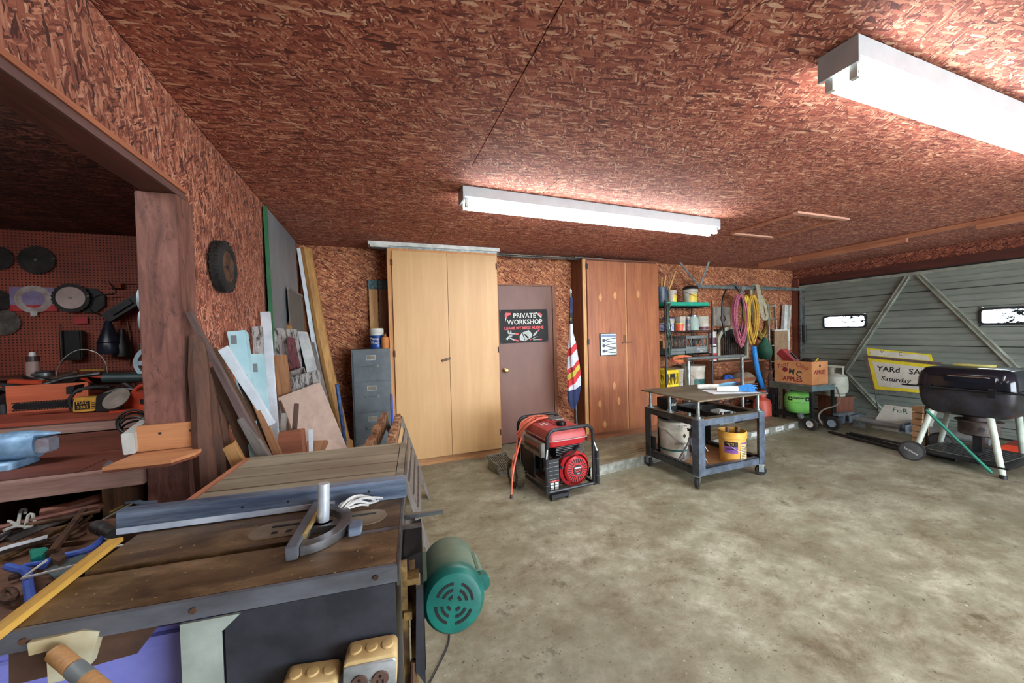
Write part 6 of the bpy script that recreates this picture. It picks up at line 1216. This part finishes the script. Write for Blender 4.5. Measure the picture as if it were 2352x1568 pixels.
ao = [(-.34, 0), (-.34, .30)]+[(-.34+.30-.30*math.cos(a), .30+.24*math.sin(a)) for a in [PI/2*i/8 for i in range(1, 9)]]+[(.34, .54), (.34, 0)]; ai = [(-.29, .05), (-.29, .30)]+[(-.29+.26-.26*math.cos(a), .30+.19*math.sin(a)) for a in [PI/2*i/8 for i in range(1, 9)]]+[(.30, .49), (.30, .05)]
n = len(ao); vs = [(x, y_, z) for y_ in (0, .05) for pl in (ao, ai) for x, z in pl]
B().add(vs, [(i, (i+1) % n, n+(i+1) % n, n+i) for i in range(n)]+[(2*n+i, 3*n+i, 3*n+(i+1) % n, 2*n+(i+1) % n) for i in range(n)]+[(i, 2*n+i, 2*n+(i+1) % n, (i+1) % n) for i in range(n)]+[(n+i, n+(i+1) % n, 3*n+(i+1) % n, 3*n+i) for i in range(n)]).o('frame', m_arch, ar)
B().bx(-.30, .31, .03, .04, .04, .50).o('backing', m_wingdk, ar)
for i in range(12): B().bx(-.27+i*.048, -.26+i*.048, .012, .022, .05, .36).o('grille_bar', m_rust, ar)
B().bx(.05, .12, -.004, .012, .30, .38).o('catch_plate', m_galv, ar)
gp = thing('stone_plate', 'square grey plate with round hole leaning on back wall', 'plate', (5.30, 4.462, 1.475)); B().bx(-.20, .17, -.018, .0, 0, .31).o('plate', M('plate_stone', sc(160, 154, 142), sc(126, 118, 106), .8), gp); B().torus((.0, -.02, .12), .05, .008, 18, 6, Euler((PI/2, 0, 0))).o('ring', m_rust, gp)
def coil(name, label, c, rx, rz, r, n, mat, jit=.02, cat='rope', gap=.012, tilt=0):
    t = thing(name, label, cat, c, 0, 'coils hung from the door rail'); random.seed(int(c[0]*100))
    for k in range(n):
        fx, fz = 1-random.uniform(0, .22), 1-random.uniform(0, .10); dx, dy = random.uniform(-jit, jit), (k-n/2)*gap+random.uniform(-.004, .004); ph = random.uniform(-.15, .15)
        B().tube([(dx+rx*fx*math.sin(a)*(1+.25*math.cos(a))+tilt*math.cos(a)*.02, dy+.006*math.sin(3*a+ph), rz*(1-fz)+rz*fz*(math.cos(a)-1)+ph*.01) for a in [2*PI*i/28 for i in range(28)]], r, 6, closed=True).o('loop', mat, t)
    return t
m_pink = M('rope_pink', sc(206, 122, 132), sc(150, 74, 110), .8, 0, 90, lo=.42, hi=.55); m_yr = M('rope_yellow', sc(216, 176, 70), sc(184, 140, 44), .7); m_wr = M('rope_white', sc(186, 176, 150), sc(150, 138, 112), .85, 0, 50); m_ol = M('hose_olive', sc(158, 132, 62), sc(118, 96, 44), .6)
coil('rope_coil', 'pink and white braided rope coil hung from the rail', (5.42, 4.235, 1.93), .132, .405, .0075, 11, m_pink, .035, 'rope', .009)
coil('rope_coil', 'bright yellow cord coil squeezed behind the pink rope', (5.56, 4.245, 1.93), .05, .30, .010, 6, M('cord_yellow', sc(232, 200, 50), None, .5), .01)
coil('rope_coil', 'golden yellow rope coil right of the pink rope', (5.68, 4.24, 1.93), .10, .39, .010, 6, m_yr, .035, 'rope', .012)
coil('rope_coil', 'olive garden hose coil on the wall behind white rope', (6.18, 4.44, 1.90), .19, .34, .012, 10, m_ol, .03, 'hose', .004)
kn_ = thing('rope_hank', 'thick off-white rope looped over the door rail', 'rope', (5.82, 4.285, 0))
for k in range(3): B().tube(spline([(-.06+.03*k, .045, 1.70-.06*k), (-.03+.03*k, .048, 1.98), (-.02+.03*k, .02, 2.118), (-.01+.03*k, -.03, 2.118), (.0+.03*k, -.052, 2.0), (.05+.03*k, -.054, 1.72), (.13+.02*k, -.05, 1.56), (.20+.01*k, -.048, 1.64-.02*k), (.14+.02*k, -.05, 1.80), (.02+.03*k, -.056, 1.95)], 6), .015, 7).o('strand', m_wr, kn_)
bc = thing('black_cable', 'heavy black cable looped over the door rail', 'cable', (5.33, 4.285, 0)); B().tube(spline([(-.11, .05, 1.30), (-.17, .05, 1.6), (-.15, .05, 1.9), (-.06, .045, 2.08), (.0, .01, 2.125), (.06, -.03, 2.10), (.10, -.06, 1.95), (.13, -.075, 1.75), (.12, -.09, 1.55)], 8), .014, 8).o('cable', m_black, bc); B().tube(spline([(.03, -.02, 2.12), (.09, -.05, 2.0), (.11, -.085, 1.8), (.10, -.09, 1.6)], 6), .014, 8).o('cable_end', m_black, bc)
for i in range(3): one(B().tube(spline([(5.50+.03*i, 4.285-.034, 2.03), (5.51+.03*i, 4.285-.02, 2.115), (5.52+.03*i, 4.285+.035, 2.08), (5.49+.03*i, 4.285-.035, 2.0), (5.46+.03*i, 4.24, 1.95)], 4), .003, 5), 'rail_hook', m_white, ['left white wire hook over the rail above pink rope', 'middle white wire hook over the rail above pink rope', 'right white wire hook over the rail above pink rope'][i], 'hook', 'hooks on the door rail')
ld = thing('aluminium_ladder', 'narrow aluminium ladder section leaning in the far corner', 'ladder', (6.30, 4.35, 0), 0, rot=(-.03, -.012, 0))
for x in (0, .18): B().bx(x-.008, x+.008, -.02, .012, 0, 1.83).o('rail', m_alu, ld)
for z in (.25, .55, .84, 1.12, 1.58, 1.80): B().cyl((0, -.005, z), (.18, -.005, z), .010, .010, 8).o('rung', m_alu, ld)
gu = thing('gutter_piece', 'short white gutter piece propped behind ladder', 'gutter', (6.60, 4.44, 0), 0, rot=(0, .10, 0)); B().bx(-.07, -.05, -.05, .0, .95, 1.83).bx(-.05, .07, -.01, .0, .95, 1.83).bx(.07, .09, -.05, 0, .95, 1.83).o('channel', m_white, gu); B().bx(-.05, .07, -.012, -.0, .0, .95).o('support_board', m_pine, gu)
dpn = thing('cardboard_panel', 'tan board with white edge behind the apple box', 'board', (6.57, 4.37, 0)); B().bx(-.17, .15, -.01, .01, 0, 1.37).o('board', M('card_tan', sc(150, 120, 90), sc(128, 100, 74), .8), dpn); B().bx(.15, .19, -.02, .02, 0, 1.38).o('edge_strip', m_white, dpn); B().bx(-.19, .15, -.02, .02, 1.371, 1.39).o('edge_strip', m_white, dpn)
gb = thing('green_sack', 'dark green sack hanging below the olive hose', 'sack', (6.06, 4.30, 1.22)); B().lathe([(.001, -.34), (.07, -.32), (.11, -.22), (.10, -.10), (.05, -.02), (.02, .05)], (0, 0, 0), 16, False).o('sack', M('sack_green', sc(24, 92, 66), sc(16, 66, 48), .6, 0, 9), gb); B().tube([(0, 0, .04), (0, .176, .3)], .006, 6).o('cord', m_yr, gb)
bn = thing('foam_noodle', 'bright blue foam tube leaning behind the red tank', 'foam tube', (0, 0, 0)); B().tube(spline([P(1731, 795, y=4.06), P(1736, 830, y=4.06), P(1745, 870, y=4.06), P(1758, 905, y=4.06), P(1772, 960, y=4.06)], 5), .036, 10).o('tube', M('foam_blue', sc(36, 132, 200), sc(24, 108, 176), .6), bn)
stl = thing('wooden_stool', 'small wooden stool with rods below beside the trolley', 'stool', (5.79, 3.985, 0)); B().bx(-.16, .20, -.08, .08, .74, .77).o('seat', m_oldwood_x, stl, .004)
for x in (-.13, .17):
    for y in (-.06, .06): B().bx(x-.015, x+.015, y-.015, y+.015, 0, .74).o('leg', m_oldwood, stl)
for k in range(9): one(B().tube([(5.70+.024*k, 3.975+.03*(k % 2), 0), (5.69+.026*k, 3.975+.02*(k % 3), .70-.03*(k % 2))], .008, 6), 'steel_rod', m_blackmetal if k % 3 else m_steel, 'thin rod standing in the bundle under the wooden stool', 'rod', 'rods under the stool')
# pipe rack before the shelf
pr_ = thing('pipe_rack', 'galvanised pipe rack standing before the wire shelf', 'rack', (4.03, 3.93, 0))
for x in (0, 1.03): B().cyl((x, 0, 0), (x, 0, 1.0), .026, .026, 16).o('upright', m_galv, pr_)
B().cyl((-.03, 0, 1.025), (1.06, 0, 1.025), .022, .022, 14).o('top_pipe', M('pipe_grey', sc(128, 134, 134), sc(100, 106, 106), .5, .4), pr_)
# ------------------------------------------------------------ tanks and trolley
rt_ = thing('red_tank', 'faded red steel gas tank behind the cart', 'tank', (5.52, 3.93, 0), 0); m_rt = M('tank_red', sc(204, 96, 74), sc(180, 74, 56), .5, 0, 5)
rt_.location = (5.50, 3.95, 0); B().lathe([(.001, 0), (.10, 0), (.115, .02), (.12, .06), (.12, .27), (.10, .33), (.05, .36), (.03, .37), (.03, .39), (.001, .39)], (0, 0, 0), 26, False).o('body', m_rt, rt_); B().lathe([(.045, .38), (.055, .38), (.055, .46), (.045, .46)], (0, 0, 0), 18, False).o('collar', m_rt, rt_); B().cyl((0, 0, .39), (0, 0, .45), .015, .012, 10).o('valve', m_rust, rt_); B().tube([(-.06, 0, .455), (.07, 0, .46)], .008, 6).o('handle', m_rt, rt_)
tl_ = thing('tank_trolley', 'black metal trolley with two shelves holding the apple box', 'trolley', (5.60, 3.33, 0), -.05); TW, TD = .42, .56
for x, y in ((.0, .0), (TW, 0), (0, TD), (TW, TD)): B().bx(x-.016, x+.016, y-.016, y+.016, .05 if y else .08, .60).o('leg', m_blackmetal, tl_)
B().bx(-.03, TW+.03, -.03, TD+.03, .60, .612).o('top_shelf', m_galv, tl_); B().bx(-.02, -.012, -.02, TD+.02, .52, .599).o('side_panel', M('tray_green', sc(104, 112, 96), sc(80, 86, 74), .5, .3), tl_); B().bx(-.012, TW+.01, -.022, -.014, .53, .599).o('front_panel', M('tray_blue', sc(116, 142, 148), None, .5, .3), tl_)
B().bx(-.05, TW+.03, -.04, TD+.04, .135, .155).o('low_shelf', m_blackmetal, tl_)
for x in (-.035, TW+.02): t = tyre(tl_, (x, -.01, .085), .085, .045, m_white)
B().cyl((-.05, -.01, .085), (TW+.04, -.01, .085), .008, .008, 8).o('axle', m_steel, tl_)
TM = Matrix.Translation((5.60, 3.33, 0)) @ Matrix.Rotation(-.05, 4, 'Z')
bx_ = thing('apple_box', 'orange brown cardboard apple box printed with apples lettering', 'box', TM @ Vector((.045, .02, .613)), -.03); m_card = M('cardboard', sc(208, 148, 98), sc(190, 128, 80), .75, 0, 5); BW, BD, BH = .33, .52, .32
for x0, x1, y0, y1 in ((0, .006, 0, BD), (BW-.006, BW, 0, BD), (.006, BW-.006, 0, .006), (.006, BW-.006, BD-.006, BD)): B().bx(x0, x1, y0, y1, 0, BH).o('side', m_card, bx_)
B().bx(.006, BW-.006, .006, BD-.006, 0, .006).o('bottom', m_card, bx_)
m_apr = M('print_maroon', sc(132, 36, 44), None, .7); m_apd = M('print_slate', sc(66, 66, 60), None, .7); RL = (PI/2, 0, -PI/2); RF = (PI/2, 0, 0)
text('lettering', 'Tasty', .085, m_apr, bx_, (-.001, BD-.12, .25), (PI/2, -.35, -PI/2), shear=.35); text('lettering', 'Crisp', .085, m_apr, bx_, (-.001, .13, .255), (PI/2, .35, -PI/2), shear=.35)
text('lettering', 'M', .11, m_apd, bx_, (-.001, BD*.52, .165), (PI/2, .15, -PI/2), bold=.003); text('lettering', 'C', .115, m_apd, bx_, (-.001, BD*.33, .135), (PI/2, .2, -PI/2), bold=.003); B().cyl((-.0008, BD*.70, .19), (.0, BD*.70, .19), .038, .038, 20).o('apple_print', m_apr, bx_)
text('lettering', 'APPLES', .088, m_apr, bx_, (-.001, BD*.5, .055), RL, bold=.002); text('lettering', 'APPLES', .078, m_apr, bx_, (BW*.5, -.001, .17), RF, bold=.002, width=.98); B().cyl((BW*.5, -.0008, .26), (BW*.5, 0, .26), .02, .02, 14).o('apple_print', m_apd, bx_)
rb = thing('red_case', 'red tool case sticking out of the apple box', 'case', TM @ Vector((.20, .40, .64)), 0, rot=(.0, 0, -.05)); B().box((0, .02, .30), (.14, .36, .11), Euler((.75, 0, 0))).o('case', M('case_red', sc(160, 52, 50), sc(138, 40, 40), .5), rb, .008); B().box((0, -.03, .36), (.02, .12, .02), Euler((.75, 0, 0))).o('handle', m_black, rb)
bb = thing('black_bag', 'crumpled black bag with yellow tie in apple box', 'bag', TM @ Vector((.21, .16, .63)), 0); B().ball((0, 0, .16), (.10, .11, .15), 14, 8).ball((.03, .06, .29), (.07, .08, .05), 12, 6).ball((-.03, -.02, .30), (.06, .06, .04), 12, 6).o('bag', m_lidblk, bb); B().tube(spline([(-.02, -.08, .30), (.0, -.1, .33), (.05, -.08, .345), (.08, -.05, .33)], 4), .009, 6).o('tie', M('tie_yellow', sc(214, 200, 40), None, .5), bb)
gtk = thing('green_tank', 'lime green helium tank on lower trolley shelf', 'tank', TM @ Vector((.19, .28, .156)), -.2); m_gt = M('tank_green', sc(134, 206, 96), sc(104, 180, 84), .45, 0, 6, spots=sc(40, 62, 40), spot_scale=24, spot_t=.72)
gtk.location = TM @ Vector((.17, .29, .156)); B().lathe([(.001, 0), (.08, .0), (.14, .03), (.165, .08), (.17, .14), (.17, .22), (.155, .28), (.11, .32), (.04, .335), (.02, .345), (.001, .345)], (0, 0, 0), 30, False).o('body', m_gt, gtk); B().torus((0, 0, .185), .170, .004, 30, 6).o('weld_seam', m_gt, gtk); B().cyl((0, 0, .34), (0, 0, .37), .015, .012, 10).o('valve', m_steel, gtk)
for a in (-2.95, -1.75):
    v = Vector((math.cos(a)*.1715, math.sin(a)*.1715, .235)); d = B().box(v, (.055, .003, .055), Euler((0, 0, a+PI/2))).o('emblem_square', m_black, gtk); B().prism([(-.017, 0), (0, -.012), (.017, 0), (0, .012)], .001, v+Vector((math.cos(a)*.0022, math.sin(a)*.0022, 0)), (-math.sin(a), math.cos(a), 0), (0, 0, 1)).o('emblem_mark', m_gt, d)
text('lettering', 'Balloon', .040, M('print_slate', sc(66, 66, 60)), gtk, (math.cos(-2.35)*.1715, math.sin(-2.35)*.1715, .25), (PI/2, 0, -2.35+PI/2), wrap=.17, bold=.001)
hs = thing('gas_hose', 'grey rubber hose with round regulator hanging off trolley', 'hose', (0, 0, 0)); B().tube(spline([TM @ Vector((TW+.03, -.03, .57)), TM @ Vector((TW+.05, -.06, .42)), TM @ Vector((TW-.05, -.08, .33)), TM @ Vector((.1, -.08, .28)), TM @ Vector((-.0, -.09, .2)), TM @ Vector((.02, -.12, .10))], 6), .010, 7).o('hose', M('hose_grey', sc(120, 116, 108), None, .6), hs); q = TM @ Vector((-.06, .10, .17)); B().lathe([(.001, .02), (.04, .016), (.045, 0), (.04, -.016), (.001, -.02)], q+Vector((0, 0, .01)), 18, False, RX(1.2)).o('regulator', m_galv, hs)
wbx = thing('wood_crate', 'brown wooden box under the white propane tank', 'box', (6.46, 3.52, 0), -.2); B().bx(-.14, .16, -.14, .14, .0, .36).o('box', WOOD('boxred', sc(132, 78, 56), sc(88, 50, 36), 'z', 4), wbx); B().bx(-.16, .18, -.16, .16, .361, .38).o('top', m_oldwood_x, wbx)
pt = thing('propane_tank', 'white propane tank with collar standing behind the apple box', 'tank', (6.46, 3.52, .381), .4); m_pt = M('tank_white', sc(196, 200, 184), sc(170, 174, 158), .45, 0, 6, spots=sc(70, 66, 56), spot_scale=26, spot_t=.75)
B().lathe([(.12, 0), (.12, .03), (.11, .03), (.14, .05), (.155, .09), (.155, .24), (.14, .29), (.09, .325), (.02, .335), (.001, .335)], (0, 0, 0), 30, False).o('body', m_pt, pt)
cl_ = B()
for a0 in (0, 2*PI/3, 4*PI/3): cl_.add([(.105*math.cos(a0+t*.28), .105*math.sin(a0+t*.28), z) for z in (.30, .44) for t in range(5)], [(i, i+1, 6+i, 5+i) for i in range(4)])
cl_.torus((0, 0, .435), .105, .010, 28, 6).o('collar', m_pt, pt); B().cyl((0, 0, .33), (0, 0, .40), .022, .018, 10).bx(-.03, .03, -.012, .012, .37, .39).o('valve', m_rust, pt); B().torus((0, 0, .165), .155, .003, 30, 5).o('weld_seam', m_pt, pt)
# ------------------------------------------------------------ grill
gr = thing('barbecue_grill', 'black enamel barbecue grill on pale splayed legs', 'grill', (5.62, 1.86, 0), 0); m_en = M('enamel_black', sc(24, 27, 36), sc(16, 18, 25), .14, 0, 6); m_bowl = M('bowl_black', sc(58, 58, 66), sc(40, 36, 36), .32, .3, 5); m_leg = M('leg_mint', sc(190, 200, 186), sc(164, 172, 158), .5, 0, 6, spots=sc(70, 60, 48), spot_scale=16, spot_t=.74)
GXh, GYh = .26, .33
sec = lambda z, k, r=.10: [(x*k, y*k, z) for x, y in round_poly([(-GXh, -GYh), (GXh, -GYh), (GXh, GYh), (-GXh, GYh)], r, 5)]
B().loft([sec(.50, .62), sec(.52, .80), sec(.58, .93), sec(.68, .99), sec(.765, 1.0)]).o('fire_bowl', m_bowl, gr); B().loft([sec(.768, 1.045), sec(.785, 1.045)]).o('rim_flange', m_en, gr)
ld_ = B().loft([sec(.787, 1.02), sec(.86, 1.005), sec(.93, .96), sec(.965, .88), sec(.978, .75)]).o('lid', m_en, gr); B().loft([[(x, y*k, z) for y, z in round_poly([(-.22, .845), (.12, .845), (.12, .915), (-.22, .915)], .02)] for x, k in ((-GXh*.97-.004, 1), (-GXh*.97-.016, .97))]).o('embossed_panel', m_en, ld_); B().tube([(-.262, -.18, .90), (-.285, -.16, .905), (-.285, .08, .905), (-.262, .10, .90)], .008, 8).o('lid_handle', m_chrome, ld_)
for y in (.23, -.20): B().bx(-.300, -.268, y-.022, y+.022, .72, .80).bx(-.312, -.290, y-.012, y+.012, .755, .79).o('latch', m_blackmetal, gr)
B().cyl((-.29, -.40, .775), (-.29, .42, .775), .009, .009, 8).o('front_rod', m_blackmetal, gr); B().tube([(-.1, -.345, .70), (-.1, -.43, .70), (.1, -.43, .70), (.1, -.345, .70)], .013, 8).o('side_handle', m_black, gr)
legs = (((-.17, .23, .55), (-.36, .29, .10)), ((-.17, -.15, .55), (-.33, -.28, 0)), ((.17, .23, .55), (.24, .33, .10)), ((.17, -.22, .55), (.50, -.16, 0.0)))
for i, (a, b) in enumerate(legs): l_ = B().cyl(a, b, .026, .022, 14).o('leg', m_leg, gr); B().cyl(a, Vector(a)+Vector((0, 0, .02)), .034, .034, 12).o('leg_cap', m_black, l_)
for i in (1, 3): b = Vector(legs[i][1]); B().cyl(b+Vector((0, 0, .0)), b+Vector((0, 0, .035)), .024, .024, 12).o('foot', m_black, gr)
m_wc = M('wheel_cover', sc(66, 66, 64), sc(48, 48, 48), .6)
for x, y in ((-.40, .30), (.27, .34)):
    t = thing('wheel', None, None); t.parent = gr; t.location = (x, y, .10); t.rotation_euler = (0, 0, .25)
    B().lathe([(.085, -.022), (.10, -.018), (.10, .018), (.085, .022)], (0, 0, 0), 28, True, RY(PI/2)).o('tyre', m_rubber, t); B().lathe([(.001, -.028), (.06, -.03), (.086, -.024)], (0, 0, 0), 28, False, RY(PI/2)).o('hub_cover', m_wc, t)
    if x < 0: text('lettering', 'UniFlame', .030, m_white, t, (-.0305, .0, .0), (PI/2, .5, -PI/2))
B().bx(-.33, .42, -.31, .30, .085, .10).o('base_board', m_blackmetal, gr)
rk_ = thing('cooking_rack', None, None); rk_.parent = gr; rk_.location = (-.02, .0, .125)
B().tube([(x*.98, y*.98, 0) for x, y in round_poly([(-.27, -.26), (.27, -.26), (.27, .28), (-.27, .28)], .13, 5)], .005, 6, closed=True).o('rim_wire', m_steel, rk_); wire = None
for i in range(21):
    y = -.25+i*.0255; hw = .262 if abs(y-.01) < .16 else .20
    w_ = B().tube([(-.262, 0, 0), (.262, 0, 0)], .0025, 4).o('grate_wire', m_steel, rk_) if wire is None else inst(wire, rk_); wire = wire or w_; w_.location = (0, y, 0)
ac = thing('ash_catcher', None, None); ac.parent = gr; ac.location = (.02, -.02, .30); B().lathe([(.12, .0), (.135, .01), (.135, .13), (.16, .135), (.16, .145), (.10, .15), (.10, .24), (.08, .25)], (0, 0, 0), 26, True).o('can', M('ash_steel', sc(92, 82, 78), sc(60, 50, 46), .6, .4), ac)
for a in (PI*.86, PI*1.15): B().cyl((.134*math.cos(a), .134*math.sin(a), .075), (.137*math.cos(a), .137*math.sin(a), .075), .02, .02, 14).o('air_hole', m_black, ac)
B().bx(-.03, .03, -.03, .03, -.18, .0).o('support_stem', m_blackmetal, ac)
one(B().tube([(5.245, 2.06, .545), (5.20, 1.62, .055)], .013, 10), 'green_pole', M('pole_green', sc(30, 122, 100), sc(20, 96, 78), .45), 'dark green pole leaning across the front of grill', 'pole')
one(B().tube(spline([(5.62, 2.0, .993), (5.60, 1.92, .995), (5.60, 1.80, .993), (5.62, 1.72, .993)], 4), .014, 8), 'yellow_cloth', M('cloth_yellow', sc(214, 206, 120), None, .8), 'pale yellow rolled cloth on top of grill lid', 'cloth')
# ------------------------------------------------------------ yard-sale signs
m_sgy = M('sign_yellow', sc(226, 208, 50), sc(206, 186, 36), .6); m_sgw = M('sign_paper', sc(208, 204, 192), sc(190, 186, 172), .7); m_mark = M('marker_black', sc(30, 28, 28), None, .7); m_markg = M('marker_green', sc(20, 110, 70), None, .7)
ysg = thing('yard_sale_sign', 'hand-lettered yellow bordered yard sale sign on metal stand', 'sign', (6.60, 2.86, .50), 0, rot=(0, 0, -PI/2+.05))
B().prism([(-.32, .46), (.36, .40), (.36, .03), (-.24, .02)], .006, (0, 0, 0), (1, 0, 0), (0, 0, 1)).o('board', m_sgy, ysg); B().prism([(-.27, .41), (.33, .355), (.33, .07), (-.20, .065)], .001, (0, -.0065, 0), (1, 0, 0), (0, 0, 1)).o('paper', m_sgw, ysg)
B().bx(-.36, .40, -.022, .006, .475, .505).o('top_rail', m_darkrail, ysg) if False else B().plank((-.36, -.012, .475), (.40, -.012, .42), .03, .02, (0, 1, 0)).o('top_rail', m_darkrail, ysg)
B().plank((-.35, -.004, .47), (-.255, -.004, .005), .022, .012, (0, 1, 0)).o('side_rail', m_darkrail, ysg); B().plank((-.255, -.006, .0), (.38, -.006, .015), .02, .014, (0, 1, 0)).o('bottom_rail', m_galv, ysg)
B().prism([(-.345, .60), (.30, .53), (.32, .44), (-.33, .49)], .006, (0, .03, 0), (1, 0, 0), (0, 0, 1)).o('rear_board', m_sgy, ysg); B().prism([(-.31, .575), (.27, .515), (.29, .45), (-.30, .495)], .001, (0, .0235, 0), (1, 0, 0), (0, 0, 1)).o('rear_paper', m_sgw, ysg)
text('lettering', 'YARd   SALE', .10, m_mark, ysg, (.05, -.0078, .30), (PI/2, .05, 0), bold=.0018); text('lettering', 'Saturday   77', .085, m_mark, ysg, (.05, -.0078, .17), (PI/2, .04, 0), shear=.2, bold=.0015); text('lettering', 'V         C', .06, m_mark, ysg, (-.08, .0222, .535), (PI/2, .1, 0))
for x in (-.25, .34): B().cyl((x, .01, .02), (x+.05*(1 if x < 0 else -1), .03, -.499), .006, .006, 6).o('stake', m_blackmetal, ysg)
fs_ = thing('for_sign', 'white card reading FOR in green marker on the floor', 'sign', (6.38, 2.86, .01), 0, rot=(.18, 0, -PI/2+.1)); B().prism([(-.19, 0), (.36, .0), (.46, .36), (-.02, .36)], .004, (0, 0, 0), (1, 0, 0), (0, 0, 1)).o('card', m_sgw, fs_); text('lettering', 'FoR', .09, m_markg, fs_, (.12, -.0045, .30), (PI/2, 0, 0), shear=.2)
wd = thing('wood_stack', 'strapped stack of pale wood blocks beside the grill', 'wood blocks', (5.98, 2.40, 0), -.2)
for i in range(6): B().box((0, .0, .0445+i*.075), (.09, .10, .062), Euler((0, .0, .05*(i % 3-1)))).o('block', WOOD('pale_block', sc(214, 180, 138), sc(180, 140, 98), 'x', 5), wd)
B().bx(-.02, .0, -.075, -.061, .0, .50).o('strap_bar', m_blackmetal, wd)
# ------------------------------------------------------------ long tube dolly and bars on the floor
td = thing('tube_dolly', 'wheeled dolly of two long grey steel tubes by garage door', 'dolly', (0, 0, 0)); m_tube2 = M('tube_grey', sc(150, 152, 152), sc(118, 120, 120), .42, .4, 5); m_brk = M('bracket_blue', sc(126, 140, 152), sc(100, 112, 124), .45, .5)
for x, r in ((6.22, .037), (6.40, .035)): B().cyl((x, 3.27, .125), (x, 1.95, .115), r, r, 16).o('long_tube', m_tube2, td)
for y in (3.20, 2.62): B().bx(6.12, 6.50, y-.035, y+.035, .075, .09).bx(6.12, 6.50, y-.035, y-.029, .09, .17).bx(6.12, 6.50, y+.029, y+.035, .09, .17).o('cross_channel', m_brk, td)
B().cyl((5.84, 3.20, .095), (6.45, 3.20, .07), .012, .012, 8).o('axle', m_steel, td); B().cyl((5.93, 2.13, .095), (6.45, 2.13, .07), .012, .012, 8).o('axle', m_steel, td)
B().bx(5.88, 6.20, 3.16, 3.23, .19, .22).o('bunk_bracket', m_brk, td); B().bx(5.98, 6.04, 3.17, 3.22, .08, .19).o('bunk_post', m_brk, td); B().box((6.36, 2.58, .19), (.16, .09, .03), Euler((0, .2, .3))).o('blue_clamp', M('clamp_blue', sc(90, 120, 190), None, .5), td)
t = tyre(td, (5.82, 3.20, .095), .095, .045, M('hub_grey', sc(140, 158, 168), None, .5))
B().prism([(-.09, 0), (.09, -.02), (.06, .07), (-.05, .08)], .004, (6.10, 3.04, .04), (0, -1, 0), (0, 0, 1)).o('gusset_plate', m_galv, td)
for y in (3.24, 2.16): B().ball((6.30, y, .185), (.03, .03, .02), 10, 6).o('marker_light', M('marker_orange', sc(226, 120, 50), None, .4), td)
for i, (a, b, r) in enumerate((((5.60, 3.12, .022), (5.44, 2.25, .022), .018), ((5.70, 2.98, .02), (5.52, 1.95, .02), .016), ((5.66, 2.92, .05), (5.60, 1.75, .05), .015))): one(B().tube([a, b], r, 8), 'black_bar', m_black, ['black bar on the floor closest to the plank end', 'middle black bar on the floor below the tubes', 'upper black bar stacked below the grey tubes'][i], 'bar', 'black bars on the floor')
ob_ = thing('orange_ramp', 'bright orange metal plate lying behind grill legs', 'plate', (6.42, 1.56, 0), .1); B().loft([[(x*k, y*k, z) for x, y in ((-.16, -.30), (.20, -.30), (.20, .36), (-.16, .36))] for k, z in ((1, .0), (1, .03), (.92, .10), (.85, .115))]).o('plate', M('plate_orange', sc(214, 72, 40), sc(186, 56, 30), .5), ob_); B().cyl((0, -.15, .115), (0, -.15, .13), .02, .02, 12).o('bolt', m_steel, ob_)
